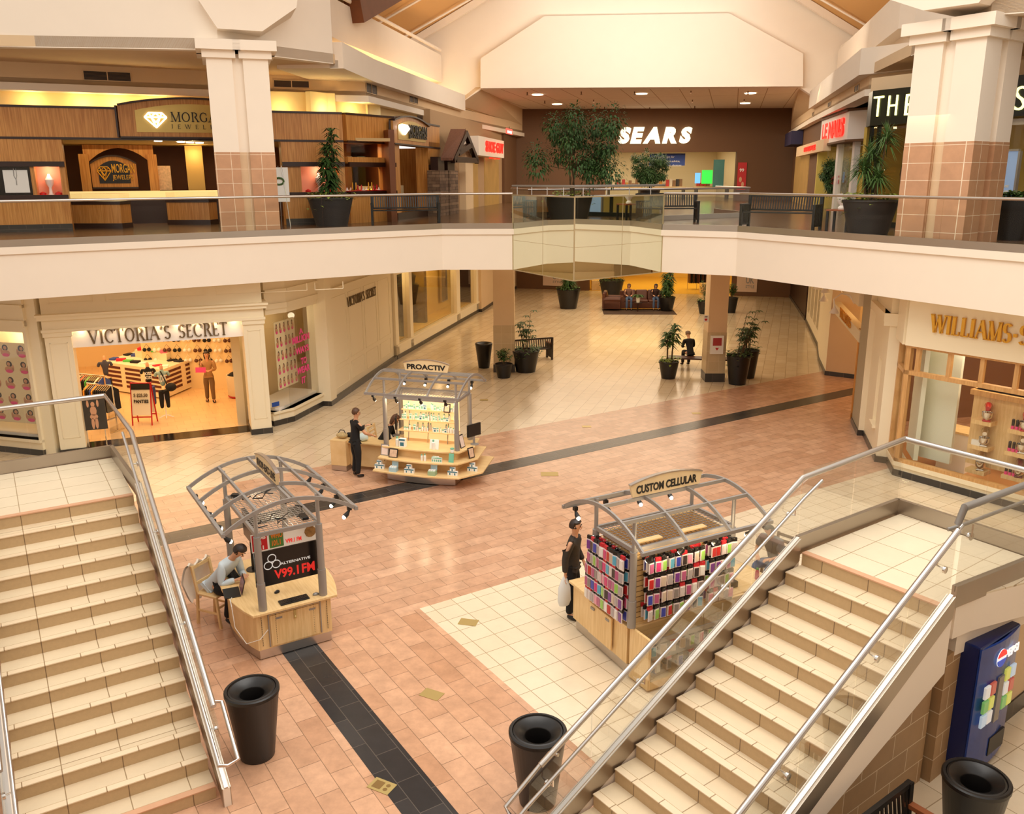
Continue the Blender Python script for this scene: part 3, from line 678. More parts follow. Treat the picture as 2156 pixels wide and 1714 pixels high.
for txt, pxl, pxr, py, hh in (('A', 630, 638, 704, .16), ('MILLION', 616, 652, 726, .2), ('WAYS', 623, 651, 748, .2), ('TO', 634, 646, 768, .2), ('WEAR', 626, 653, 790, .2), ('IT', 636, 644, 808, .2)):
    a = WD2.sz(pxl, py, -.1); b = WD2.sz(pxr, py, -.1); obj('word', WD2.text(txt, min(a[0], b[0]), a[1], abs(b[0] - a[0]), hh, -.1, .008, bold=.03), M['pink'], t, True)
mb = MB(); WD1.box(mb, .05, .3, .55, .68, -.1, -.09); obj('card_notice', mb, mat('blue_card', (30, 70, 150), .5), loc=WD1.p(.1, .5, -.1), label='small blue notice in lower corner of right display window', cat='notice')
# panelled corridor wall with the second shop name
WC1 = Wall((-5.75, 26.75), (-4.66, 33.55)); WC2 = Wall((-4.55, 33.54), (-1.75, 45.94)); WC3 = Wall((-1.47, 46.6), (.32, 56.1))
mb = MB(); WC1.box(mb, 0, WC1.L, .16, ZB, -.3, 0); WC1.box(mb, 0, WC1.L, 3.5, 3.62, -.3, .1); WC1.box(mb, -.4, .1, .16, ZB, -.5, .12)
for i in range(4):
    a = .35 + i * 1.6; b = a + 1.35
    for z0, z1 in ((.35, .95), (1.1, 3.3)):
        for q in ((a, b, z0, z0 + .02), (a, b, z1 - .02, z1), (a, a + .02, z0, z1), (b - .02, b, z0, z1)): WC1.box(mb, *q, 0, .015)
struct('wall_corridor_panelled', mb, M['vs_paint']); mb = MB(); WC1.box(mb, -.4, WC1.L, 0, .16, -.3, .13); struct('baseboard_corridor_panelled', mb, M['base_dark'])
t = thing('shop_sign', 'small serif shop name on the panelled corridor wall', 'sign', WC1.at(760, 625))
px_text_serif("VICTORIA'S SECRET", WC1, (731, 639), (791, 625), .32, .01, M['pewter'], t, wt=.09, wn=.035)
wz = [(.35, 1.75), (2.1, 8.6), (9.2, 12.3)]
mb = MB(); prev = 0; ztop = 3.3; zbot = .55
for a, b in wz: WC2.box(mb, prev, a, .16, ztop, -.3, 0); prev = b
WC2.box(mb, prev, WC2.L, .16, ztop, -.3, 0); WC2.box(mb, 0, WC2.L, .16, zbot, -.3, 0); WC2.box(mb, 0, WC2.L, ztop, ZB, -.3, 0); WC2.box(mb, 0, WC2.L, zbot - .05, zbot + .03, 0, .06)
struct('wall_corridor_windows', mb, M['vs_paint']); mb = MB(); WC2.box(mb, 0, WC2.L, 0, .16, -.3, .03); struct('baseboard_corridor_windows', mb, M['base_dark'])
mb = MB(); WC3.box(mb, -.7, WC3.L, .16, ZB, -.3, 0); struct('wall_corridor_far', mb, M['plaster_tan']); mb = MB(); WC3.box(mb, -.7, WC3.L, 0, .16, -.3, .03); struct('baseboard_corridor_far', mb, M['base_dark'])
mb = MB(); WC2.box(mb, -.3, WC2.L, 0, ZB, -1.5, -1.3); WC2.box(mb, -.3, WC2.L, 0, .5, -1.3, -.3); struct('window_display_back', mb, mat('yellow_display', (232, 196, 110), .6))
for i, (a, b) in enumerate(wz):
    g = MB(); WC2.box(g, a, b, zbot, ztop, -.15, -.14); struct('window_%d' % (i + 1), g, M['shopglass'])
mb = MB(); WC2.box(mb, 2.3, 2.75, .5, 3.2, -1.3, -.5); WC2.box(mb, 5.8, 6.1, .5, 3.2, -1.3, -.7); struct('display_panel_dark', mb, mat('dark_panel', (70, 52, 34), .6))
fr = mat('photo_print', (120, 104, 82), .5, var=.7, vscale=2.2)
for i, (s_, w_, z0, z1) in enumerate([(1.0, .8, 1.0, 2.4), (3.6, 1.5, .8, 2.8), (6.7, 1.3, 1.3, 2.7), (10.2, 1.0, .9, 2.7)]):
    t = thing('framed_photo', ['framed photograph in the first narrow corridor window', 'largest framed photograph, nearest in the wide corridor window', 'smaller framed photograph, farther in the wide corridor window', 'framed photograph in the farthest corridor window'][i], 'framed photo', WC2.p(s_, z0, -1.1))
    m1 = MB(); WC2.box(m1, s_ - w_ / 2, s_ + w_ / 2, z0, z1, -1.2, -1.1); obj('frame', m1, M['steel'], t, True)
    m1 = MB(); WC2.box(m1, s_ - w_ / 2 + .06, s_ + w_ / 2 - .06, z0 + .06, z1 - .06, -1.1, -1.095); obj('print', m1, fr, t, True)
for s_ in (1.0, 3.4, 5.5, 7.6, 10.6): point('window_spot', WC2.p(s_, 3.1, -.7), 22, (1, .74, .36), .05)
# ---------------------------------------------------------------- lower right: cookware store
def wallseg(a, b, name, m=None, z0=.16, z1=ZB, th=.3, skirt=True, dado=None):
    W = Wall(a, b); mb = MB(); W.box(mb, 0, W.L, z0, z1, -th, 0); struct('wall_' + name, mb, m or M['plaster'])
    if skirt: mb = MB(); W.box(mb, -.02, W.L + .02, 0, .16, -th, .025); struct('baseboard_' + name, mb, M['base_dark'])
    return W
R0, R1 = (14.53, 42.22), (12.9, 35.82)
WR0 = Wall(R0, R1); mb = MB(); WR0.box(mb, 0, WR0.L, .16, .6, -.3, 0); WR0.box(mb, 0, WR0.L, 3.4, ZB, -.3, 0)
for s_ in (0, 1.6, 3.4, 5.0, WR0.L - .35): WR0.box(mb, s_, s_ + .35, .6, 3.4, -.3, 0)
struct('wall_right_windows', mb, M['vs_paint']); mb = MB(); WR0.box(mb, 0, WR0.L, 0, .16, -.3, .03); struct('baseboard_right_windows', mb, M['base_dark'])
g = MB(); WR0.box(g, 0, WR0.L, .6, 3.4, -.2, -.19); struct('window_right_corridor', g, M['shopglass']); g = MB(); WR0.box(g, 0, WR0.L, 0, ZB, -1.4, -1.3); struct('wall_right_window_back', g, mat('olive_back', (150, 120, 70), .7))
wallseg((16.5, 51.1), (14.6, 42.6), 'right_far', M['darkwood'])
wallseg((12.9, 35.82), (11.95, 32.9), 'right_pier_a', M['vs_paint']); wallseg((11.95, 32.9), (11.3, 30.34), 'right_pier_b', M['vs_paint']); wallseg((11.3, 30.34), (12.1, 29.75), 'right_entry_jamb', M['plaster_tan'])
WH = Wall((11.3, 30.2), (9.88, 24.2)); z0 = WH.sz(1800, 712)[1]; z1 = WH.sz(1800, 686)[1]
mb = MB(); WH.box(mb, 0, WH.L, z0, z1, -.25, 0); WH.box(mb, 0, WH.L, z1 + .7, ZB, -.25, .1); struct('entry_header', mb, M['vs_paint'])
t = thing('shop_sign', 'small gold shop name on the slanting header over the side entrance', 'sign', WH.p(2, z0, .1))
a = WH.sz(1769, 672); b = WH.sz(1791, 697); serif_obj('WILLIAMS', M['gold'], t, WH, a[0], z0 + .12, abs(b[0] - a[0]), .3, .01)
for i, (px, py) in enumerate([(1722, 605), (1738, 612), (1757, 655), (1735, 630)]):
    c = WH.at(px, py, .6); t = thing('gooseneck_lamp', 'arched gooseneck lamp over the side entrance, ' + ['farthest of four', 'second farthest', 'nearest of four', 'third, hanging lowest in the middle'][i], 'lamp', c, 0, None)
    mb = MB(); q = [WH.p((c - WH.a).dot(WH.u) + .0, c.z + .1, .6)]
    mb.tube([c + Vector((0, 0, .1)), c + Vector((0, 0, .35)) + WH.n * .05, c + Vector((.2, .1, .5)), c + Vector((.45, .1, .45)), c + Vector((.6, .1, .2))], .02, 6); obj('arm', mb, M['white_paint'], t, True, smooth=True)
    mb = MB(); mb.lathe([(.03, .12), (.06, .08), (.15, -.06), (.14, -.06), (.05, .06)], c, 14, caps=False); obj('lamp_shade', mb, M['white_paint'], t, True, smooth=True)
point('entry_glow', (12.2, 26.8, 3.4), 90, (1, .62, .26), .3); point('entry_glow', (11.0, 28.4, 3.6), 30, (1, .62, .26), .2)
mb = MB(); mb.prism([(17, 24), (17.2, 24), (17.2, 32), (17, 32)], 0, ZB); mb.prism([(12.1, 29.75), (17, 29.2), (17, 29.4), (12.1, 29.95)], 0, ZB); struct('wall_entry_back', mb, M['shop_wall'])
t = thing('shop_door', 'open wood-framed glass door at the side entrance', 'door', (10.0, 24.5, 0)); WDo = Wall((10.0, 24.5), (10.75, 24.9))
mb = MB()
for q in ((0, .09, 0, 2.7), (WDo.L - .09, WDo.L, 0, 2.7), (0, WDo.L, 0, .2), (0, WDo.L, 2.6, 2.7)): WDo.box(mb, *q, -.03, .03)
obj('door_frame', mb, M['cherry'], t, True); mb = MB(); WDo.box(mb, .09, WDo.L - .09, .2, 2.6, -.006, .006); obj('door_glass', mb, M['shopglass'], t, True)
mb = MB(); mb.tube([WDo.p(.05, .95, .04), WDo.p(.05, 1.0, .1), WDo.p(.05, 1.3, .1), WDo.p(.05, 1.35, .04)], .02, 6); obj('door_handle', mb, M['gold'], t, True)
WRa = wallseg((9.88, 24.13), (9.56, 22.85), 'cook_a', M['vs_paint'])
mb = MB(); mb.prism([(9.88, 24.13), (9.56, 22.85), (10.2, 22.6), (10.4, 24.0)], .16, ZB); struct('wall_cook_pier', mb, M['vs_paint'])
WRb = Wall((9.71, 22.84), (9.12, 20.58)); n0 = WRb.sz(1845, 800)[0]; n1 = WRb.sz(1853, 800)[0]
zz0 = WRb.sz(1848, 890)[1]; zz1 = WRb.sz(1849, 780)[1]
mb = MB(); n0, n1 = 1.25, 1.75
WRb.box(mb, 0, n0, .16, ZB, -.3, 0); WRb.box(mb, n1, WRb.L, .16, ZB, -.3, 0); WRb.box(mb, n0, n1, .16, .8, -.3, 0); WRb.box(mb, n0, n1, 2.5, ZB, -.3, 0); WRb.box(mb, n0 - .05, n1 + .05, .72, .8, 0, .08); WRb.box(mb, 0, WRb.L, 3.55, 3.75, 0, .15)
struct('wall_cook_b', mb, M['vs_paint']); mb = MB(); WRb.box(mb, 0, WRb.L, 0, .16, -.3, .025); struct('baseboard_cook_b', mb, M['base_dark'])
mb = MB(); WRb.box(mb, n0, n1, .8, 2.5, -.2, -.15); struct('window_narrow', mb, M['cherry'])
mb = MB(); mb.prism([(9.12, 20.58), (9.36, 20.45), (9.75, 21.4), (9.5, 21.7)], .16, 3.45); mb.prism([(8.98, 20.6), (9.34, 20.36), (9.8, 21.4), (9.5, 21.8)], 3.45, 3.75); struct('wall_cook_pilaster', mb, M['vs_paint'])
mb = MB(); mb.prism([(9.08, 20.56), (9.37, 20.40), (9.75, 21.4), (9.5, 21.7)], 0, .16); struct('baseboard_cook_pilaster', mb, M['base_dark'])
Cc = Vector((9.14, 19.58)); Cd = Vector((14.5, 12.2)); Ce = Vector((9.36, 20.45))
WW = Wall(Cc, Cd); WS = Wall(Ce, Cc)
zw0 = .42; zwt = WW.sz(2000, 745)[1]; zwm = WW.sz(2000, 800)[1]
mb = MB()
for W in (WW, WS): W.box(mb, 0, W.L, .16, .34, -.3, .0); W.box(mb, 0, W.L, .26, .36, -.3, .05); W.box(mb, 0, W.L, zwt + .06, ZB, -.3, .12)
struct('wall_cook_front', mb, M['vs_paint']); mb = MB()
for W in (WW, WS): W.box(mb, 0, W.L, 0, .16, -.3, .03)
struct('baseboard_cook_front', mb, M['base_dark'])
mb = MB(); sv = [WW.sz(px, 800)[0] for px in (1924, 1988, 2059, 2128)]; sp = sv[1] - sv[0]
for k in range(9):
    s_ = sv[0] - 0.02 if k == 0 else (sv[0] + sp * k * 1.02)
    WW.box(mb, s_, s_ + .09, zwm, zwt, -.1, 0)
for W in (WW, WS):
    W.box(mb, 0, W.L, zwt, zwt + .08, -.12, .02); W.box(mb, 0, W.L, zwm - .05, zwm + .05, -.12, .02); W.box(mb, 0, W.L, .36, .44, -.12, .02); W.box(mb, 0, .1, .36, zwt, -.12, .02)
WS.box(mb, WS.L - .08, WS.L, .36, zwt, -.12, .02); struct('window_cook_frame', mb, wood('oak_frame', (196, 146, 88), (214, 166, 106), 3))
g = MB(); WW.box(g, .02, WW.L, .4, zwt, -.07, -.06); WS.box(g, 0, WS.L, .4, zwt, -.07, -.06); struct('window_cook_glass', g, M['shopglass'])
t = thing('shop_sign', 'large gold serif shop name on white fascia above the cookware window', 'sign', WW.p(2, 3.5, .15))
a = WW.sz(1962, 699, .13); b = WW.sz(2131, 722, .13); l = abs(b[0] - a[0]); serif_obj('WILLIAMS-SONOMA', M['gold'], t, WW, a[0], (a[1] + b[1]) / 2, l * 1.98, .40, .13, depth=.06, wt=.17, wn=.06)
# cookware interior
cf = M['shop_floor']
mb = MB(); mb.prism([(9.5, 19.6), (14.5, 12.9), (20, 12.9), (20, 26), (10.2, 22.6)], 0, .006); struct('floor_cook', mb, mat('cook_floor', (176, 122, 70), .35, var=.1, vscale=2))
mb = MB(); mb.prism([(20, 12), (20.2, 12), (20.2, 26), (20, 26)], 0, ZB); mb.prism([(10.4, 24), (20, 26), (20, 26.2), (10.4, 24.2)], 0, ZB); struct('wall_cook_back', mb, mat('cook_back', (120, 78, 40), .7))
mb = MB(); W = WW
s0 = WW.sz(1905, 900, -.25)[0]; s1 = WW.sz(1990, 900, -.25)[0]
WW.box(mb, .12, s1, .4, 3.6, -.75, -.65); WS.box(mb, 0, WS.L, .4, 3.6, -.5, -.4); struct('window_partition', mb, mat('pale_partition', (226, 226, 206), .6))
area('cook_light', (12.6, 18.6, 4.2), (0, 0, R(-54)), 4, 170, (1, .84, .6), 2.5)
area('cook_light_back', (16.2, 20.5, 4.2), (0, 0, R(-54)), 4, 170, (1, .72, .4), 4)
point('window_cook_spot', WW.p(1.2, 3.2, -.4), 8, (1, .95, .85), .1)
# ================================================================ STAIRS
def stairmats(ang, tag_):
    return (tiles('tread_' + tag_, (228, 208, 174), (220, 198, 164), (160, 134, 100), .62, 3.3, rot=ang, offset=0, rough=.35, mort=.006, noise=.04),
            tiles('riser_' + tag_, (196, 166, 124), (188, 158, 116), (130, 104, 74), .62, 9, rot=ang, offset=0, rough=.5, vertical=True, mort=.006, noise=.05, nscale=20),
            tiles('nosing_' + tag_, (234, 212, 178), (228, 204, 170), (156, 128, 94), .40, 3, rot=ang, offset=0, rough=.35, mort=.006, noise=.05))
M['nose_pink'] = mat('nosing_pink', (214, 164, 128), .4, var=.12, vscale=5)
RS, NST = .17, 14
class Stair:
    def __init__(s, O, run_ang, side, run, width):
        s.O = Vector((*O, 0)); s.r = Vector((math.sin(run_ang), math.cos(run_ang), 0)); s.n = Vector(side).normalized(); s.run = run; s.w = width
    def p(s, k, off, z): v = s.O + s.r * (s.run * k) + s.n * off; return Vector((v.x, v.y, z))
def build_stair(S, label, mats, name='staircase'):
    t = thing(name, label, 'staircase', S.p(0, 0, 0)); tr, ri, no = mats
    for k in range(NST - 1):
        z = RS * (k + 1); mb = MB(); nm = M['nose_pink'] if k == 0 else no
        def bx(k0, k1, z0, z1, mi):
            a, b, c, d = S.p(k + k0, 0, 0), S.p(k + k1, 0, 0), S.p(k + k1, S.w, 0), S.p(k + k0, S.w, 0)
            mb.add([(p.x, p.y, zz) for zz in (z0, z1) for p in (a, b, c, d)], [(0, 3, 2, 1), (4, 5, 6, 7), (0, 1, 5, 4), (1, 2, 6, 5), (2, 3, 7, 6), (3, 0, 4, 7)], mi)
        e = .012 / S.run
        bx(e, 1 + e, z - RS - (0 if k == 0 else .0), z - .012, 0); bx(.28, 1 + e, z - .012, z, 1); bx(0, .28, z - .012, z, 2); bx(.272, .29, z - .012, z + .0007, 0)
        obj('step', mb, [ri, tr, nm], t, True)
    return t
SL = Stair((-3.45, 8.51), R(-31.4), (-.8536, -.521, 0), .33, 1.95)
SR = Stair((.345, 7.556), R(53.5), (.595, -.804, 0), .314, 1.80)
ZL = RS * NST
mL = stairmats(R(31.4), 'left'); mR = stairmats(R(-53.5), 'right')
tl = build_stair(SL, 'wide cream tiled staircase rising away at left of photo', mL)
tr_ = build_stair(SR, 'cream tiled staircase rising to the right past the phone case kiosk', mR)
M['land_L'] = tiles('landing_left', (234, 218, 188), (230, 212, 182), (176, 152, 118), .62, .46, rot=R(31.4), offset=0, rough=.25, mort=.006, noise=.03)
M['land_R'] = tiles('landing_right', (234, 218, 188), (230, 212, 182), (176, 152, 118), .55, .55, rot=R(-53.5), offset=0, rough=.25, mort=.006, noise=.03)
def landing(t, poly, m, fas):
    mb = MB(); mb.prism(poly, ZL - .02, ZL); obj('landing_floor', mb, m, t, True)
    mb = MB(); mb.prism(poly, ZL - .45, ZL - .02); obj('landing_slab', mb, fas, t, True)
nL = [SL.p(13.1, 0, 0), SL.p(13.1, SL.w, 0)]; CLn = P(240, 963, ZL); FL = (P(0, 1000, ZL) - CLn).normalized()
landing(tl, [(v.x, v.y) for v in (nL[0], CLn, CLn + FL * 3.6, nL[1] + FL * 1.6, nL[1])], M['land_L'], M['plaster'])
nR = [SR.p(13.1, 0, 0), SR.p(13.1, SR.w, 0)]; CRn = Vector((5.41, 11.25, 0)); DRn = Vector((6.62, 9.42, 0))
landing(tr_, [(v.x, v.y) for v in (nR[0], nR[1], Vector((4.80, 8.66, 0)), DRn, CRn)], M['land_R'], M['plaster'])
for S, t, ri in ((SL, tl, mL[1]), (SR, tr_, mR[1])):
    mb = MB(); a, b, c, d = S.p(13, 0, 0), S.p(13, S.w, 0), S.p(13.9, S.w, 0), S.p(13.9, 0, 0)
    e = S.r * .012
    mb.add([(p.x, p.y, z) for z in (ZL - RS, ZL - .012) for p in (a + e, b + e, c, d)], [(0, 3, 2, 1), (4, 5, 6, 7), (0, 1, 5, 4), (1, 2, 6, 5), (2, 3, 7, 6), (3, 0, 4, 7)], 0)
    a, b, c, d = S.p(13, 0, 0), S.p(13, S.w, 0), S.p(13.3, S.w, 0), S.p(13.3, 0, 0)
    mb.add([(p.x, p.y, z) for z in (ZL - .012, ZL + .003) for p in (a, b, c, d)], [(0, 3, 2, 1), (4, 5, 6, 7), (0, 1, 5, 4), (1, 2, 6, 5), (2, 3, 7, 6), (3, 0, 4, 7)], 1)
    obj('top_nosing', mb, [ri, M['nose_pink']], t, True)
def zn(k): return RS * (k + 1)           # nosing line height at step parameter k
def stringer(S, off0, off1, t, low=.40, sg=1):
    """solid stringer between side offsets off0..off1 (inner, outer)"""
    q = [(-.55, 0), (13.0, 0)]
    def sl(mb, o0, o1, a, b, mi=None, k0=-.6, k1=13.0):
        pts = [S.p(k0, o0, max(0, zn(k0) + a)), S.p(k1, o0, zn(k1) + a), S.p(k1, o0, zn(k1) + b), S.p(k0, o0, max(.02, zn(k0) + b))]
        mb.slab(pts, S.n * (o1 - o0), mi)
    mb = MB(); sl(mb, off0, off1, -.75, .17); obj('stringer', mb, M['plaster'], t, True)
    mb = MB(); sl(mb, off0 - sg * .008, off0 + sg * .001, -.12, .18); sl(mb, off1, off1 + sg * .01, -.07, .18); obj('steel_band', mb, M['steel_band'], t, True)
    mb = MB(); sl(mb, off0 + sg * .02, off1 - sg * .02, .17, .19); obj('steel_cap', mb, M['steel'], t, True)
stringer(SL, -.04, -.12, tl, sg=-1); stringer(SL, SL.w + .03, SL.w + .12, tl)
stringer(SR, -.03, -.11, tr_, sg=-1); stringer(SR, SR.w + .03, SR.w + .11, tr_)
# ---- glass guard rails of the stairs
def stair_rail(name, label, S, off, k0, k1, after, cap_dz=.97, kcap0=None, after_h=1.07, group=None, first=None, loopside=1, inner=True, hin=1):
    """glass panes + cap rail along the flight at side offset off, then level along 'after' plan points"""
    t = thing(name, label, 'railing', S.p(k0, off, zn(k0)), 0, group)
    n = 5; nv = S.n * .012
    for i in range(n):
        a = k0 + (k1 - k0) * i / n + .02; b = k0 + (k1 - k0) * (i + 1) / n - .02; mb = MB()
        mb.slab([S.p(a, off, zn(a) + .14), S.p(b, off, zn(b) + .14), S.p(b, off, zn(b) + cap_dz - .02), S.p(a, off, zn(a) + cap_dz - .02)], nv); obj('glass_pane', mb, M['glass'], t, True)
    kc = kcap0 if kcap0 is not None else k0 - .3
    pts = [S.p(kc, off, zn(kc) + cap_dz), S.p(k1, off, zn(k1) + cap_dz)] + [Vector((q[0], q[1], ZL + after_h)) for q in after]
    mb = MB(); mb.tube(pts, .034, 12); obj('cap_rail', mb, M['steel'], t, True, smooth=True)
    pl = [S.p(k1, off, 0)] + [Vector((q[0], q[1], 0)) for q in after]
    for i in range(len(pl) - 1):
        a, b = pl[i], pl[i + 1]; L = (b - a).length; m = max(1, round(L / 1.3)); d = (b - a).normalized(); nn = Vector((d.y, -d.x, 0)) * .012
        for j in range(m):
            p = a.lerp(b, (j + .01) / m); q = a.lerp(b, (j + .99) / m); mb = MB()
            mb.slab([(p.x, p.y, ZL + .14), (q.x, q.y, ZL + .14), (q.x, q.y, ZL + after_h), (p.x, p.y, ZL + after_h)], nn); obj('glass_pane', mb, M['glass'], t, True)
    if inner:
        o = off + hin * .09; h = .78
        P0 = S.p(-.9, o, zn(-.9) + h); up = S.p(k1 - .2, o, zn(k1 - .2) + h)
        out = S.p(-.9, off - hin * .09, zn(-.9) + h - .0)
        lo = S.p(-1.25, o, zn(-1.25) + h - .02); lo2 = S.p(-1.25, off - hin * .12, zn(-1.25) + h - .02); en = S.p(.6, off - hin * .12, zn(-1) + h + .32); en2 = S.p(.7, off - hin * .02, zn(-1) + h + .34)
        mb = MB(); mb.tube([S.p(k1 + .9, o, ZL + h + .12), up, P0, lo, S.p(-1.33, off, zn(-1.33) + h - .02), lo2, en, en2], .021, 10); obj('handrail', mb, M['steel'], t, True, smooth=True)
        for k in (.2, 4.3, 8.6, 12.3):
            mb = MB(); c = S.p(k, off, zn(k) + h - .12); m2 = S.p(k, o, zn(k) + h - .015); mb.tube([c, S.p(k, o, zn(k) + h - .1), m2], .009, 6)
            d = S.n * (.012 * (-1 if hin > 0 else 1)); mb.tube([c - d * 1.2, c + d], .038, 14); obj('rail_bracket', mb, M['chrome'], t, True, smooth=True)
    return t
LA = [CLn.xy + Vector((-.05, .06)), (CLn + FL * 3.6).xy]
stair_rail('stair_railing', 'glass and steel railing on right edge of left staircase, ending by the bin', SL, -.08, -.4, 13, LA, kcap0=.15, hin=1)
stair_rail('stair_railing', 'glass and steel railing at the far left edge of the photo', SL, SL.w + .08, -.4, 13, [(nL[1] + FL * 1.6 + S_.r * 0).xy for S_ in (SL,)], kcap0=.15, hin=-1)
RA = [(5.40, 11.33), (6.7, 9.4)]
stair_rail('stair_railing', 'glass and steel railing between the phone case kiosk and right staircase', SR, -.08, -.6, 13, RA, kcap0=-.1, hin=1)
stair_rail('stair_railing', 'glass and steel railing on outer right edge of right staircase', SR, SR.w + .07, -.6, 12.85, [], kcap0=-.6, hin=-1)
t = thing('landing_railing', 'glass railing over the vending machine at right frame edge', 'railing', (4.84, 8.62, ZL))
NE = [(4.84, 8.62), (6.75, 9.75)]
mb = MB(); mb.tube([(4.80, 8.66, ZL + .93), (4.84, 8.64, ZL + 1.13), (*NE[1], ZL + 1.22)], .036, 12); obj('cap_rail', mb, M['grey_metal'], t, True, smooth=True)
mb = MB(); mb.tube([(4.75, 8.75, ZL + .83), (4.9, 8.78, ZL + .86), (6.6, 9.78, ZL + .92)], .022, 10); obj('handrail', mb, M['grey_metal'], t, True, smooth=True)
a = Vector((*NE[0], 0)); b = Vector((*NE[1], 0)); d = (b - a).normalized(); nn = Vector((d.y, -d.x, 0)) * .012; mb = MB(); mb.slab([a + Vector((0, 0, ZL + .15)), b + Vector((0, 0, ZL + .15)), b + Vector((0, 0, ZL + 1.2)), a + Vector((0, 0, ZL + 1.12))], nn); obj('glass_pane', mb, M['glass'], t, True)
q = Vector((5.05, 8.80, ZL + .72)); mb = MB(); mb.tube([q, q + Vector((-.01, .02, 0)) - nn * .8], .045, 14); mb.tube([q, q + Vector((0, 0, .15))], .01, 6); obj('rail_bracket', mb, M['chrome'], t, True, smooth=True)
# landing edge bands
def edgeband(t, a, b, z0=ZL - .05, z1=ZL + .2, th=.06):
    mb = MB(); a = Vector((*a, 0)); b = Vector((*b, 0)); mb.bar(a + Vector((0, 0, (z0 + z1) / 2)), b + Vector((0, 0, (z0 + z1) / 2)), th, z1 - z0); return obj('edge_band', mb, M['steel_band'], t, True)
edgeband(tl, SL.p(13, -.08, 0).xy, LA[0]); edgeband(tl, LA[0], LA[1])
edgeband(tr_, SR.p(13, -.08, 0).xy, RA[0]); edgeband(tr_, RA[0], RA[1]); edgeband(tr_, NE[0], NE[1], ZL - .04, ZL + .22)
# mass below the right stairs
mb = MB(); o = SR.w - .1
pts = [SR.p(-.5, o, 0), SR.p(13.6, o, 0), SR.p(13.6, o, ZL - .8), SR.p(3.6, o, .02)]
M['under_tile'] = tiles('under_stair_tile', (176, 140, 98), (168, 132, 92), (222, 200, 166), .62, .31, rot=R(36.5), offset=.5, rough=.5, vertical=True, mort=.006, noise=.08)
mb.slab([SR.p(1.8, o, 0), SR.p(13.7, o, 0), SR.p(13.7, o, zn(13.7) - .74), SR.p(1.8, o, .02)], SR.n * -1.6); struct('wall_under_stair', mb, M['under_tile'])
WU = Wall((4.93, 8.72), (6.9, 10.25))
mb = MB(); WU.box(mb, -.02, .42, 0, ZL - .7, -.4, 0); struct('wall_under_landing_tile', mb, M['under_tile'])
mb = MB(); WU.box(mb, .42, .5, 0, ZL - .3, -.9, .01); WU.box(mb, .42, WU.L, 0, ZL - .3, -1.0, -.6); WU.box(mb, 1.6, WU.L, 0, ZL - .3, -.9, .01); struct('wall_under_landing', mb, M['plaster_tan'])
mb = MB(); WU.box(mb, 1.6, WU.L, 0, .26, 0, .03); struct('baseboard_under_landing', mb, M['base_dark'])
mb = MB(); Wn = Wall((4.82, 8.60), (6.8, 9.77)); Wn.box(mb, .1, Wn.L, ZL - .45, ZL - .05, -.3, .0); Wn.box(mb, .3, Wn.L, ZL - .75, ZL - .45, -.3, -.06); struct('landing_fascia', mb, M['plaster'])
# ================================================================ BINS
def bin_(loc, label, sc_=1.0):
    t = thing('litter_bin', label, 'bin', loc)
    H_ = .93 * sc_; r1 = .33 * sc_; r0 = .2 * sc_
    mb = MB(); mb.lathe([(r0, 0), (r0 + .01, .01), (r1 - .01, H_ - .05), (r1, H_ - .04), (r1, H_), (r1 - .015, H_ + .012), (r1 - .04, H_ + .012), (r1 - .045, H_)], (0, 0, 0), 40, caps=False); mb.lathe([(r0, .0), (.01, .0)], (0, 0, 0), 40, caps=False)
    obj('bin_body', mb, M['black'], t, smooth=True)
    mb = MB(); mb.lathe([(r1 - .05, H_ + .002), (r1 - .07, H_ + .006), (r1 - .09, H_ - .005), (r1 * .46, H_ - .06), (r1 * .44, H_ - .075), (r1 * .44, H_ - .3)], (0, 0, 0), 40, caps=False); obj('lid_ring', mb, M['black'], t, smooth=True)
    return t
bin_((-3.2, 9.30, 0), 'black tapered litter bin standing beside the left staircase'); 
B2 = bin_((.27, 8.45, 0), 'black tapered litter bin behind the glass at foot of right staircase')
bin_((4.78, 7.62, 0), 'black litter bin in shadow before the vending machine', 1.0)
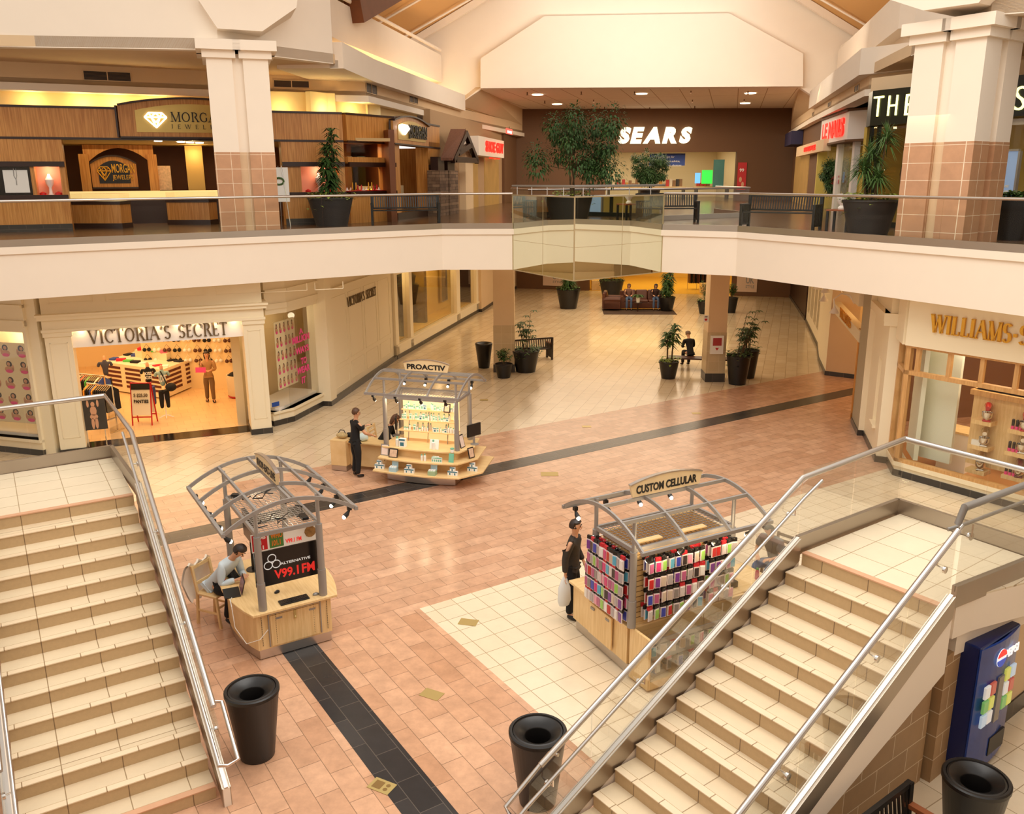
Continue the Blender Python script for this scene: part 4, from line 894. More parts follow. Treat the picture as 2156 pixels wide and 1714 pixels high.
# ================================================================ KIOSKS
M['kgrey'] = mat('kiosk_grey', (158, 152, 146), .45, metal=.4)
M['spot_on'] = mat('spot_bulb', (255, 226, 170), .3, emit=14, ecol=(1, .85, .6))
def arc_z(y): return 2.53 - .33 * (abs(y) / .97) ** 2
def kiosk_frame(t, sign, ground=.82, spots=(1, 1), signw=1.15):
    for sx in (-1, 1):
        for sy in (-1, 1):
            x, y = sx * .89, sy * .46
            mb = MB(); mb.tube([(x, y, ground), (x, y, 1.25)], .062, 16); mb.tube([(x, y, 1.25), (x, y, 1.98)], .052, 16); mb.tube([(x, y, 1.98), (x, y, arc_z(y))], .03, 12); p = obj('post', mb, M['kgrey'], t, smooth=True)
    mb = MB()
    for x in (-1.12, -.38, .38, 1.12):
        ys = [-.97 + 1.94 * i / 18 for i in range(19)]
        for a, b in zip(ys, ys[1:]): mb.bar((x, a, arc_z(a)), (x, b + .004, arc_z(b)), .03, .055)
    for y in (-.48, 0, .48): mb.bar((-1.12, y, arc_z(y)), (1.12, y, arc_z(y)), .035, .05)
    for y in (-.97, .97): mb.bar((-1.15, y, arc_z(y)), (1.15, y, arc_z(y)), .05, .05)
    obj('canopy_frame', mb, M['kgrey'], t)
    mb = MB(); z = 2.0
    for y in (-.46, .46): mb.bar((-.89, y, z), (.89, y, z), .04, .06)
    for x in (-.89, .89): mb.bar((x, -.46, z), (x, .46, z), .04, .06)
    for i in range(1, 24): x = -.89 + 1.78 * i / 24; mb.bar((x, -.46, z), (x, .46, z), .007, .007)
    for i in range(1, 13): y = -.46 + .92 * i / 13; mb.bar((-.89, y, z + .006), (.89, y, z + .006), .007, .007)
    obj('wire_shelf', mb, M['kgrey'], t)
    # sign board on the ridge
    mb = MB(); n = 12; w2 = signw / 2
    bot = [(-w2 + .05, 2.57), (w2 - .05, 2.57)]; tp = [(w2 * (1 - 2 * i / n), 2.75 + .09 * (1 - (1 - 2 * i / n) ** 2)) for i in range(n + 1)]
    mb.slab([(x, -.018, z) for x, z in bot + tp], (0, .036, 0)); sb = obj('sign_board', mb, M['sign_tan'], t)
    fr_ = MB()
    for a, b in zip(tp, tp[1:]): fr_.bar((a[0], 0, a[1] + .008), (b[0], 0, b[1] + .008), .06, .018)
    obj('sign_trim', fr_, M['steel'], t)
    for ux, oy in ((1, -.018), (-1, .018)):
        mb = text_mb(sign, (-ux * signw * .42, oy, 2.61), (ux, 0, 0), signw * .84, .125, depth=.006, bold=.035); obj('sign_text', mb, M['black_letter'], t)
    for x in (-.38, .38): mb = MB(); mb.bar((x, 0, 2.5), (x, 0, 2.6), .02, .03, (0, 1, 0)); obj('sign_bracket', mb, M['kgrey'], t)
    for sy, on in zip((-1, 1), spots):
        for x in (-.95, -.4, .2, .8):
            mb = MB(); y = sy * .93; mb.box(x - .03, x + .03, y - .03, y + .03, 2.12, 2.18, 0); mb.tube([(x, y, 2.12), (x, y - sy * .04, 2.06), (x, y - sy * .08, 2.03)], [.015, .035, .04], 10, mi=0); mb.ball((x, y - sy * .09, 2.02), .03, 8, 5, mi=1)
            obj('spot_lamp', mb, [M['black'], M['spot_on']], t)
M['sign_tan'] = mat('sign_board_tan', (226, 198, 152), .5)
def kplan(ex, ey, bulge, n=9):
    """plan with straight short ends at +-ex (half width ey) and long sides bulging outwards"""
    a = [(-ex + 2 * ex * i / n, -ey - bulge * (1 - (1 - 2 * i / n) ** 2)) for i in range(n + 1)]
    return a + [(-x, -y) for x, y in a]
def kiosk_base(t, ex=.88, ey=.57, bulge=.16, top=.82, tex=1.0, tey=.64):
    pl = kplan(ex, ey, bulge)
    mb = MB(); mb.prism([(x * .985, y * .97) for x, y in pl], .02, .17); obj('kick_plate', mb, M['steel'], t)
    mb = MB(); mb.prism(pl, .17, top - .04); obj('cabinet_body', mb, M['maple'], t)
    mb = MB(); mb.prism(kplan(tex, tey, bulge + .02), top - .04, top); obj('counter_top', mb, M['maple'], t, bevel=.006)
# ---- K2 radio kiosk (nearest left)
K2L = (-3.75, 12.5, 0); K2R = R(121.4)
k2 = thing('radio_kiosk', 'maple kiosk with grey arched canopy, large radio screen and seated man', 'kiosk', K2L, K2R)
kiosk_base(k2); kiosk_frame(k2, 'SHOP-EAT-LIVE', spots=(1, 1))
mb = MB(); x = -.885
for q in ((-.40, -.385, .24, .72), (.385, .40, .24, .72), (-.4, .4, .705, .72)): mb.box(x - .006, x, q[0], q[1], q[2], q[3])
mb.box(x - .012, x - .002, -.37, .37, .2, .695, ); obj('access_door', mb, M['maple'], k2)
mb = MB()
for q in ((-.405, -.39, .2, .73), (.39, .405, .2, .73), (-.405, .405, .72, .735)): mb.box(x - .016, x, *q)
obj('door_trim', mb, M['kgrey'], k2)
mb = MB(); mb.box(x - .03, x - .012, -.02, .02, .62, .7); mb.lathe([(.02, -.03), (.022, 0), (.005, .02)], (x - .03, 0, .6), 10); obj('padlock', mb, M['brass'], k2)
for y in (-.27, .24): mb = MB(); mb.box(x - .016, x, y - .05, y + .05, .62, .65); obj('door_pull', mb, M['kgrey'], k2)
mb = MB()
for y in (-.5, -.29, .29, .5):
    for i in range(16): mb.box(x - .014, x, y - .003, y + .003, .24 + i * .03, .252 + i * .03)
obj('perforation_line', mb, M['black'], k2)
def local(t, p): return pmat(t) @ Vector(p)
scr = mat('screen_black', (12, 12, 14), .2)
# screen with radio logo, hung between the near posts
sc1 = thing('display_screen', 'large flat screen with radio station logo facing the stairs', 'screen', local(k2, (-.66, 0, 1.36)), K2R)
mb = MB(); mb.box(-.03, .03, -.47, .47, -.28, .28); obj('screen_body', mb, scr, sc1)
wred = mat('logo_red', (206, 40, 34), .5, emit=.5, ecol=srgb(206, 40, 34)); wwh = mat('logo_grey', (206, 204, 200), .5, emit=.35, ecol=srgb(206, 204, 200))
obj('logo_text', text_mb('V99.1', (-.03, .2, -.2), (0, -1, 0), .37, .15, depth=.004, bold=.03), wred, sc1); obj('logo_text', text_mb('FM', (-.03, -.22, -.2), (0, -1, 0), .2, .15, depth=.004, bold=.03), wred, sc1)
mb = MB()
for i in range(3):
    a = math.pi / 2 + i * 2 * math.pi / 3; c = Vector((-.034, .22 - .07 * math.cos(a), .08 + .07 * math.sin(a)))
    mb.tube([c + Vector((0, .06 * math.cos(q), .06 * math.sin(q))) for q in [2 * math.pi * j / 18 + .3 for j in range(18)]], .007, 5, closed=True)
obj('logo_emblem', mb, wwh, sc1); obj('logo_small_text', text_mb('ALTERNATIVE', (-.03, .1, .01), (0, -1, 0), .46, .04, depth=.003, bold=.02), wwh, sc1)
# logo header board
hb = thing('logo_header_board', 'white header board with four radio station logos above the screen', 'sign', local(k2, (-.70, 0, 1.66)), K2R)
mb = MB(); mb.box(-.01, .01, -.5, .5, .0, .28); obj('board', mb, M['white_plastic'], hb)
mb = MB(); mb.box(-.014, -.01, .27, .49, .02, .27); obj('red_logo_patch', mb, M['red'], hb)
obj('logo_words', text_mb('BOB\nFM\n96.1', (-.014, .47, .03), (0, -1, 0), .18, .22, depth=.003, bold=.03), M['white_plastic'], hb)
mb = MB(); mb.box(-.014, -.01, .03, .24, .02, .27); obj('green_logo_patch', mb, mat('logo_green', (70, 120, 50), .5), hb)
obj('logo_words', text_mb('WHO\n101.1', (-.014, .22, .05), (0, -1, 0), .18, .2, depth=.003, bold=.03), mat('logo_orange', (230, 120, 30), .5), hb)
obj('logo_words', text_mb('V99.1 FM', (-.01, -.0, .04), (0, -1, 0), .24, .07, depth=.004, bold=.03), wred, hb)
mb = MB(); mb.lathe([(.06, 0), (.06, .004)], (0, 0, 0), 14); mb2 = MB(); mb2.slab([(-.01, -.38 + .09 * math.cos(q * .5), .15 + .09 * math.sin(q * .5)) for q in range(12)], (-.004, 0, 0)); obj('round_logo', mb2, mat('logo_multi', (150, 110, 60), .5, var=.8, vscale=18), hb)
# side screen facing left
s2 = thing('monitor', 'dark monitor under the far side of the radio kiosk canopy', 'monitor', local(k2, (.55, .2, .82)), K2R + R(0))
mb = MB(); mb.box(-.35, .35, -.03, .03, .5, .95); obj('screen_body', mb, scr, s2); mb = MB(); mb.tube([(0, 0, 0), (0, 0, .55)], .03, 8); mb.lathe([(.12, 0), (.12, .015)], (0, 0, 0), 16); obj('stand', mb, M['black'], s2)
# wiring bundle on the wire shelf
mb = MB(); rn = random.Random(3)
for k in range(5):
    pts = []; x = rn.uniform(-.7, .7); y = rn.uniform(-.35, .35)
    for i in range(9): pts.append((x, y, rn.uniform(2.05, 2.09))); x = min(.8, max(-.8, x + rn.uniform(-.22, .22))); y = min(.4, max(-.4, y + rn.uniform(-.14, .14)))
    mb.tube([local(k2, p) for p in pts], .008, 5)
obj('cable_bundle', mb, M['black'], loc=local(k2, (0, 0, 2.04)), label='tangle of black cables lying on wire shelf of radio kiosk', cat='cables')
for i, (x, y) in enumerate(((-.7, -.3), (.75, .3), (.1, -.32))):
    b = thing('power_box', ['black power box on near corner of the wire shelf', 'black power box at far left corner of the wire shelf', 'black power box midway on the wire shelf, right side'][i], 'power box', local(k2, (x, y, 2.035)), K2R + i)
    mb = MB(); mb.box(-.1, .1, -.05, .05, 0, .05); obj('box_shell', mb, M['black'], b, bevel=.008)
# keyboards, mice, laptop, phone
def keyboard(loc, rz, label):
    t = thing('keyboard', label, 'keyboard', loc, rz); mb = MB(); mb.box(-.22, .22, -.08, .08, 0, .022); obj('keyboard_body', mb, M['black'], t, bevel=.006)
    mb = MB()
    for r_ in range(5):
        for c_ in range(15): mb.box(-.205 + c_ * .0275, -.183 + c_ * .0275, -.065 + r_ * .026, -.045 + r_ * .026, .022, .027)
    obj('keys', mb, M['blackgloss'], t); return t
def mouse(loc, rz, label, m=None):
    t = thing('computer_mouse', label, 'mouse', loc, rz); mb = MB(); mb.lathe([(.001, .038), (.016, .036), (.028, .024), (.032, .008), (.03, 0)], (0, 0, 0), 14); mb.v = [Vector((v.x, v.y * 1.6, v.z)) for v in mb.v]
    obj('mouse_shell', mb, m or M['black'], t, smooth=True); mb = MB(); mb.box(-.004, .004, .01, .04, .028, .037); obj('scroll_wheel', mb, M['grey_metal'], t)
keyboard(local(k2, (-.84, -.02, .82)), K2R + R(90), 'black keyboard on near end of the radio kiosk counter')
keyboard(local(k2, (.55, .55, .82)), K2R, 'black keyboard at far left side of the radio kiosk counter')
mouse(local(k2, (-.84, -.36, .82)), K2R, 'silver mouse right of the near keyboard', M['grey_metal']); mouse(local(k2, (-.45, .12, .82)), K2R + .5, 'black mouse under the large radio screen')
mouse(local(k2, (.62, .72, .82)), K2R + 1, 'silver mouse beside the far keyboard', M['grey_metal'])
lp = thing('laptop', 'open black laptop in front of the seated man', 'laptop', local(k2, (-.12, .62, .82)), K2R + R(-8))
mb = MB(); mb.box(-.17, .17, -.02, .22, 0, .018); obj('laptop_base', mb, M['black'], lp, bevel=.004); mb = MB(); mb.slab([(-.17, -.03, .015), (.17, -.03, .015), (.17, -.09, .23), (-.17, -.09, .23)], (0, -.008, 0)); obj('laptop_lid', mb, M['black'], lp)
mb = MB(); mb.slab([(-.15, -.031, .03), (.15, -.031, .03), (.15, -.084, .215), (-.15, -.084, .215)], (0, .002, 0)); obj('laptop_screen', mb, mat('laptop_screen', (70, 30, 34), .3, emit=.25, ecol=(.3, .1, .1)), lp)
mb = MB(); mb.tube([local(k2, p) for p in ((-.2, .72, .83), (-.35, .8, .83), (-.5, .82, .8), (-.6, .82, .5), (-.8, .72, .3), (-.93, .55, .38), (-.92, .42, .5))], .006, 6); obj('charging_cable', mb, M['white_plastic'], loc=local(k2, (-.5, .8, .4)), label='thin white cable hanging down side of radio kiosk from laptop', cat='cable')
tt_ = thing('red_tape_gun', 'small red handled tool on the counter by the laptop', 'tool', local(k2, (.25, .70, .82)), K2R); mb = MB(); mb.tube([(0, 0, .02), (.05, .02, .06), (.06, .03, .1)], .014, 8); mb.box(-.05, .02, -.02, .02, 0, .03); obj('tool_body', mb, M['red'], tt_)
# ---- K1 skincare kiosk (far)
K1L = (-2.0, 19.75, 0); K1R = R(-16.5)
k1 = thing('skincare_kiosk', 'maple kiosk with lit product shelves under grey arched canopy', 'kiosk', K1L, K1R)
mb = MB(); mb.prism(kplan(.86, .55, .1), .02, .2); obj('kick_plate', mb, M['steel'], k1)
mb = MB(); mb.prism(kplan(.88, .5, .06), .2, .8); obj('cabinet_body', mb, M['maple'], k1)
kiosk_frame(k1, 'PROACTIV', ground=.84)
def tier(z, ex, yf, yb, tag_, corner=.16):
    pl = [(-ex - .0, -yf + .25)] + [(-ex + .02 + (2 * ex - .02) * i / 8, -yf - .1 * (1 - (1 - 2 * i / 8) ** 2)) for i in range(9)] + [(ex + corner + .1, -yf + .55), (ex + corner, yb), (-ex, yb)]
    mb = MB(); mb.prism(pl, z - .035, z); return obj(tag_, mb, M['maple'], k1, bevel=.004)
tier(.34, 1.08, .92, .8, 'lower_shelf', .3); tier(.62, 1.0, .78, .7, 'middle_shelf', .22); tier(.84, .98, .58, .62, 'counter_top', .1)
for i, z in enumerate((1.12, 1.38, 1.62)):
    mb = MB(); w_ = .74 - .03 * i; mb.box(-w_, w_, -.12 + .05 * i, .2, z - .02, z); obj('upper_shelf', mb, M['maple'], k1, bevel=.003)
mb = MB(); mb.box(-.72, .72, .2, .22, .84, 1.95); obj('back_panel', mb, mat('acrylic_back', (250, 222, 170), .4, emit=.6, ecol=srgb(255, 214, 150)), k1)
for x in (-.5, 0, .5): mb = MB(); mb.tube([(x, -.05, .84), (x, .1, 1.62)], .012, 6); obj('shelf_support', mb, M['chrome'], k1)
for x in (-.6, 0, .6): point('kiosk_spot', local(k1, (x, -.45, 1.95)), 9, (1, .8, .5), .05)
for x in (-.5, .5): point('kiosk_spot', local(k2, (x, 0, 1.9)), 4, (1, .8, .55), .05)
# products
prod = {}
PW = mat('pack_white', (246, 244, 236), .4); PG = mat('pack_green', (120, 190, 160), .4); PB = mat('pack_teal', (60, 120, 140), .4); PL_ = mat('pack_paleblue', (176, 206, 216), .5)
def make_bottle():
    t = thing('bottle', 'x', 'bottle'); mb = MB(); mb.lathe([(.02, 0), (.022, .01), (.022, .09), (.012, .1)], (0, 0, 0), 10); obj('bottle_body', mb, PW, t, smooth=True)
    mb = MB(); mb.lathe([(.012, .1), (.012, .125)], (0, 0, 0), 8); obj('cap', mb, PG, t); return t
def make_carton(c, w=.055, d=.04, h=.12):
    t = thing('carton', 'x', 'carton'); mb = MB(); mb.box(-w / 2, w / 2, -d / 2, d / 2, 0, h); obj('box', mb, PW, t); mb = MB(); mb.box(-w * .3, w * .3, -d / 2 - .001, -d / 2, h * .15, h * .6); mb.box(-w / 2, w / 2, -d / 2 - .001, -d / 2, h * .8, h); obj('print_band', mb, c, t); return t
def make_jar():
    t = thing('jar', 'x', 'jar'); mb = MB(); mb.lathe([(.03, 0), (.03, .05)], (0, 0, 0), 12); obj('jar_body', mb, PW, t); mb = MB(); mb.lathe([(.031, .05), (.031, .068)], (0, 0, 0), 12); obj('lid', mb, PG, t); return t
proto = [make_bottle(), make_carton(PG), make_jar(), make_carton(PB, .07, .05, .09)]
rn = random.Random(11); firsts = [True] * 4
def put(i, t, p, label, group, rz=0, s=1.0):
    q = local(t, p)
    if firsts[i]: o = proto[i]; firsts[i] = False; o.location = q; o.rotation_euler = (0, 0, rz); o['label'] = label; o['group'] = group; o.scale = (s,) * 3; return o
    return dup(proto[i], q, rz, label, group, s)
lab = {0: 'bottle', 1: 'tall carton', 2: 'jar', 3: 'squat carton'}; tn = ['lowest', 'middle', 'top']
for r_, z in enumerate((1.12, 1.38, 1.62)):
    x = -.66 + .02 * r_
    while x < .68 - .02 * r_:
        i = rn.choice((0, 0, 1, 2, 1, 3))
        if rn.random() < .86: put(i, k1, (x, -.04 + .05 * r_ + rn.uniform(-.02, .02), z), 'small white %s on %s lit shelf of skincare kiosk' % (lab[i], tn[r_]), '%ss on the %s shelf' % (lab[i], tn[r_]), K1R, rn.uniform(.9, 1.25))
        x += .066
        if rn.random() < .3: put(0, k1, (x - .04, .1, z), 'small white bottle on %s lit shelf of skincare kiosk' % tn[r_], 'bottles on the %s shelf' % tn[r_], K1R, 1.3)
def stack(x, y, z, c, n, label, big=1.0):
    mb0 = None
    for j in range(n):
        t = thing('product_box', label, 'box', local(k1, (x + [-.06, .06, 0][j % 3], y, z + (.1 * big if j == 2 else 0))), K1R); t['group'] = label
        mb = MB(); mb.box(-.057 * big, .057 * big, -.04, .04, 0, .098 * big); obj('box', mb, PW, t); mb = MB(); mb.box(-.057 * big, .057 * big, -.042, -.04, .07 * big, .098 * big); mb.box(-.015, .015, -.042, -.04, .01, .06 * big); obj('print_band', mb, c, t)
for x, nm in ((-.95, 'at left end'), (-.15, 'left of middle'), (.88, 'at front right corner')): stack(x, -.86 if abs(x) < .5 else -.75, .34, PB, 3, 'white and teal boxes stacked on lowest shelf ' + nm)
stack(1.22, -.35, .34, PB, 3, 'white and teal boxes stacked on right end of lowest shelf')
for x, c, nm in ((-.55, PL_, 'pale blue'), (.42, mat('pack_palegreen', (160, 186, 150), .5), 'pale green')):
    t = thing('display_tray', nm + ' tray of slim white cartons on lowest shelf of skincare kiosk', 'display tray', local(k1, (x, -.86, .34)), K1R)
    mb = MB(); mb.box(-.09, .09, -.07, .07, 0, .1); obj('tray', mb, c, t); mb = MB(); mb.slab([(-.07, .07, .1), (.09, .07, .1), (.09, .1, .26), (-.07, .1, .26)], (0, .005, 0)); obj('header_card', mb, PL_, t)
    for j in range(3): mb = MB(); mb.box(-.08 + j * .055, -.035 + j * .055, -.05, .04, .1, .125); obj('slim_carton', mb, PW, t)
for i, (x, y, l) in enumerate(((-.62, -.5, 'large white bottle with bird-neck cap left on the counter'), (.3, -.52, 'large white bottle before the slanted card on the counter'))): put(0, k1, (x + .03, y, .84), l, 'large bottles', 0, 1.9)
put(0, k1, (.12, -.74, .62), 'pump bottle on middle shelf, left of pair', 'pump bottles', 0, 1.25); put(0, k1, (.2, -.75, .62), 'pump bottle on middle shelf, right of pair', 'pump bottles', 0, 1.4)
for j in range(8): put(1, k1, (.40 + .05 * (j % 5), -.76 + .07 * (j // 5), .62), 'slim white tube carton in acrylic tray on middle shelf', 'tube cartons in the tray', K1R, .95)
put(3, k1, (-.45, -.5, .84), 'wide white carton on counter by the left front post', 'counter cartons', K1R, 2.2); put(2, k1, (.82, -.6, .84), 'white round jar beside the right front post', 'counter jars', 0, 1.5)
def frame_card(loc, rz, w_, h_, label, face, lean=.25, m=None, name='picture_frame'):
    t = thing(name, label, 'picture frame', loc, rz); mb = MB(); mb.slab([(-w_ / 2, 0, 0), (w_ / 2, 0, 0), (w_ / 2, h_ * lean, h_), (-w_ / 2, h_ * lean, h_)], (0, .015, 0)); obj('frame', mb, m or M['black'], t)
    mb = MB(); e = .02; mb.slab([(-w_ / 2 + e, -.002 + e * lean, e), (w_ / 2 - e, -.002 + e * lean, e), (w_ / 2 - e, -.002 + (h_ - e) * lean, h_ - e), (-w_ / 2 + e, -.002 + (h_ - e) * lean, h_ - e)], (0, -.002, 0)); obj('print', mb, face, t); return t
paper_red = mat('notice_print', (236, 214, 200), .6, var=.12, vscale=20); phot = mat('photo_faces', (220, 180, 150), .5, var=.5, vscale=14)
frame_card(local(k1, (-.88, -.62, .62)), K1R, .2, .26, 'silver framed notice on left end of middle shelf', paper_red, m=M['grey_metal'])
frame_card(local(k1, (-.62, -.72, .62)), K1R, .22, .2, 'black case with photograph standing on the middle shelf', phot, .35)
frame_card(local(k1, (.82, -.70, .62)), K1R, .12, .2, 'green leaflet on a stand at right of the middle shelf', PG, m=PG)
frame_card(local(k1, (1.2, -.3, .64)), K1R + R(60), .17, .24, 'dark framed picture on right end of middle shelf', phot)
frame_card(local(k1, (.95, -.2, .84)), K1R + R(80), .2, .3, 'tall dark framed card by the right front post', paper_red)
frame_card(local(k1, (.5, -.05, 1.62)), K1R, .16, .2, 'dark framed photograph on top lit shelf', phot); frame_card(local(k1, (.33, -.5, .84)), K1R, .22, .22, 'white slanted information card on the counter', PW, m=PW)
def monitor(loc, rz, label, w_=.42, h_=.3):
    t = thing('monitor', label, 'monitor', loc, rz); mb = MB(); mb.lathe([(.1, 0), (.1, .012), (.03, .02)], (0, 0, 0), 18); mb.bar((0, .02, 0), (0, .03, .3), .05, .03, (0, 1, 0)); obj('stand', mb, M['kgrey'], t)
    mb = MB(); mb.box(-w_ / 2, w_ / 2, 0, .04, .2, .2 + h_); obj('screen_body', mb, M['black'], t, bevel=.005); mb = MB(); mb.box(-w_ / 2 + .02, w_ / 2 - .02, -.002, 0, .22, .18 + h_); obj('screen', mb, scr, t); return t
monitor(local(k1, (1.12, .12, .84)), K1R + R(62), 'dark monitor on right side of the skincare kiosk'); monitor(local(k1, (-.98, .3, .84)), K1R + R(-70), 'dark monitor turned away beside the left post of skincare kiosk')
# side cabinet + desk where the staff stand
sc2 = thing('side_cabinet', 'low maple cabinet with a bag on it at left end of skincare kiosk', 'cabinet', P(733, 994, 0) + Vector((0, .12, 0)), K1R)
mb = MB(); mb.box(-.42, .0, -.1, .45, .14, .78); obj('cabinet_body', mb, M['maple'], sc2, bevel=.005); mb = MB(); mb.box(-.41, -.01, -.105, .44, .02, .14); obj('kick_plate', mb, M['steel'], sc2)
mb = MB(); mb.box(0, .9, .12, .45, .1, .7); obj('desk_front', mb, M['maple'], sc2); mb = MB(); mb.box(-.02, .95, .0, .55, .7, .73); obj('desk_top', mb, M['maple'], sc2)
bg_ = thing('handbag', 'patterned handbag slumped on the side cabinet', 'bag', local(sc2, (-.2, .12, .78)), K1R); mb = MB(); mb.ball((0, 0, .075), .15, 14, 8, .5); mb.v = [Vector((v.x, v.y * .7, max(0, v.z))) for v in mb.v]; obj('bag_body', mb, mat('paisley', (186, 160, 110), .8, var=.7, vscale=40), bg_, smooth=True)
mb = MB(); mb.tube([(-.1, 0, .12), (-.05, .02, .2), (.05, .02, .2), (.1, 0, .12)], .01, 6); obj('strap', mb, M['black'], bg_)
dj = thing('jacket', 'dark jacket heaped beside the patterned bag', 'jacket', local(sc2, (-.02, .3, .78)), K1R); mb = MB(); mb.ball((0, 0, .05), .13, 12, 7, .5); mb.v = [Vector((v.x * 1.2, v.y * .8, max(0, v.z + .01 * math.sin(40 * v.x)))) for v in mb.v]; obj('folded_cloth', mb, M['cloth_black'], dj, smooth=True)
wp = thing('carrier_bag', 'crumpled white plastic bag on the desk behind the standing woman', 'bag', local(sc2, (.3, .2, .73)), K1R); mb = MB(); mb.ball((0, 0, .09), .15, 12, 7, .7); mb.v = [Vector((v.x * 1.1, v.y * .8, max(0, v.z + .02 * math.sin(30 * v.x + 20 * v.y)))) for v in mb.v]; obj('bag_body', mb, mat('pale_plastic', (214, 232, 228), .4), wp, smooth=True)
# ================================================================ UPPER SHOPS
M1 = Wall((-18, 23.38), (-5.3, 28.58)); M3 = Wall((-5.2, 28.7), (-3.95, 30.64)); M4 = Wall((-3.95, 30.64), (-2.83, 36.0))
bz0, bz1 = M1.sz(120, 291)[1], M1.sz(120, 225)[1]
def hw(W, s0, s1, z0, z1, name, m, d0=-.3, d1=0, st=True, **k):
    mb = MB(); W.box(mb, s0, s1, z0, z1, d0, d1); return struct(name, mb, m, **k) if st else mb
mb = MB(); M1.box(mb, -6, M1.L, bz0, bz1, -.3, 0); M3.box(mb, 0, M3.L, bz0, bz1, -.3, 0); M4.box(mb, .6, M4.L, bz0, bz1, -.3, 0); struct('wall_jewel_fascia', mb, M['cherry'])
mb = MB()
for W in (M1, M3, M4):
    for z in (bz0, bz1): W.box(mb, -6 if W is M1 else 0, W.L, z - .03, z + .03, -.3, .03)
struct('trim_jewel_fascia', mb, M['darkwood'])
mb = MB(); M1.box(mb, -6, M1.L, bz1, 9.6, -1.1, -.9); M3.box(mb, -.6, M3.L + .4, bz1, 9.6, -1.1, -.9); M4.box(mb, 0, M4.L, bz1, 9.6, -1.1, -.9); struct('wall_jewel_cove', mb, mat('cove_cream', (246, 226, 170), .7))
for i, px in enumerate((60, 170, 245, 330, 600, 700)):
    s_ = M1.sz(px, 220)[0]; q = M1.p(s_, bz1 + .12, -.5); point('cove_light', q, 14, (1, .74, .32), .08)
point('cove_light', M3.p(1.2, bz1 + .12, -.5), 14, (1, .8, .34), .08)
# arched name sign
def arch_sign(W, pxl, pxr, yb, yt, rise_, name, label, txt, m_face, d=.06, arch=True):
    a = W.sz(pxl, yb, d); b = W.sz(pxr, yb, d); zt_ = W.sz(pxl, yt, d)[1]; s0, s1 = min(a[0], b[0]), max(a[0], b[0]); t = thing(name, label, 'sign', W.p(s0, a[1], d))
    n = 12; pts = [(s0, a[1]), (s1, a[1])] + [(s1 - (s1 - s0) * i / n, zt_ + rise_ * (1 - (1 - 2 * i / n) ** 2)) for i in range(n + 1)]
    mb = MB(); W.poly(mb, pts, -.2, d); obj('sign_board', mb, M['cherry'], t, True)
    mb = MB()
    for (s_, z_), (s2_, z2_) in zip(pts[2:], pts[3:]): mb.bar(W.p(s_, z_ + .02, d - .1), W.p(s2_, z2_ + .02, d - .1), .35, .05)
    mb.bar(W.p(s0, a[1], d - .1), W.p(s0, zt_, d - .1), .3, .05); mb.bar(W.p(s0, a[1], d - .1), W.p(s1, a[1], d - .1), .3, .05); obj('sign_edging', mb, M['darkwood'], t, True)
    k = .16 * (s1 - s0) if s1 - s0 < 2.5 else .45
    pts = [(s0 + k, a[1] + .15), (s1 - k, a[1] + .15)] + [(s1 - k - (s1 - s0 - 2 * k) * i / n, zt_ - .12 + rise_ * .9 * (1 - (1 - 2 * i / n) ** 2)) for i in range(n + 1)]
    mb = MB(); W.poly(mb, pts, d, d + .02); obj('sign_face', mb, m_face, t, True); return t, s0, s1, a[1], zt_
M['sign_brass'] = mat('sign_brass', (206, 176, 100), .3, metal=.5, var=.25, vscale=.9)
t, s0, s1, z0, z1 = arch_sign(M1, 254, 560, 289, 222, .22, 'shop_sign', 'arched amber jewellery sign board partly hidden by left column', '', M['sign_brass'])
a = M1.sz(361, 256, .09); b = M1.sz(440, 256, .09); px_h = abs(M1.sz(361, 236, .09)[1] - a[1])
serif_obj('MORGAN', M['black_letter'], t, M1, a[0], a[1], abs(b[0] - a[0]) * 1.45, px_h, .08, depth=.04)
a = M1.sz(361, 271, .09); serif_obj('JEWELERS', M['black_letter'], t, M1, a[0], a[1], abs(b[0] - a[0]) * 1.5, .12, .08, depth=.03, gap=1.1)
def diamond(W, pxl, pxr, yt, yb, d, m, r=.018):
    a = W.sz(pxl, yt, d); b = W.sz(pxr, yb, d); s0, s1 = a[0], b[0]; z1, z0 = a[1], b[1]; w_ = s1 - s0; h_ = z1 - z0; mb = MB()
    T = [(.2, 1), (.5, 1), (.8, 1)]; G_ = [(0, .7), (.3, .7), (.5, .7), (.7, .7), (1, .7)]; B_ = (.5, 0)
    segs = [(T[0], T[2]), (T[0], G_[0]), (T[2], G_[4]), (G_[0], G_[4]), (G_[0], B_), (G_[4], B_), (G_[1], B_), (G_[3], B_), (T[0], G_[1]), (G_[1], T[1]), (T[1], G_[3]), (G_[3], T[2]), (G_[1], (.5, .35)), (G_[3], (.5, .35))]
    for p, q in segs: mb.tube([W.p(s0 + w_ * p[0], z0 + h_ * p[1], d), W.p(s0 + w_ * q[0], z0 + h_ * q[1], d)], r, 5)
    return mb
M['neon_white'] = mat('neon_white', (255, 236, 224), .4, emit=5, ecol=(1, .86, .78))
obj('diamond_emblem', diamond(M1, 303, 353, 237, 269, .1, None), M['neon_white'], t, True)
t, s0, s1, z0, z1 = arch_sign(M4, 829, 903, 302, 254, .22, 'shop_sign', 'small arched sign at right corner of the jewellery store', '', M['sign_brass'])
obj('letters', text_mb('MORGAN', M4.at(861, 283, .1), M4.u, (s1 - s0) * .52, .34, depth=.03, bold=.02), M['black_letter'], t, True)
obj('letters', text_mb('JEWELERS', M4.at(861, 292, .1), M4.u, (s1 - s0) * .52, .16, depth=.03, bold=.02), M['black_letter'], t, True)
obj('diamond_emblem', diamond(M4, 842, 862, 262, 284, .12, None, .03), M['neon_white'], t, True)
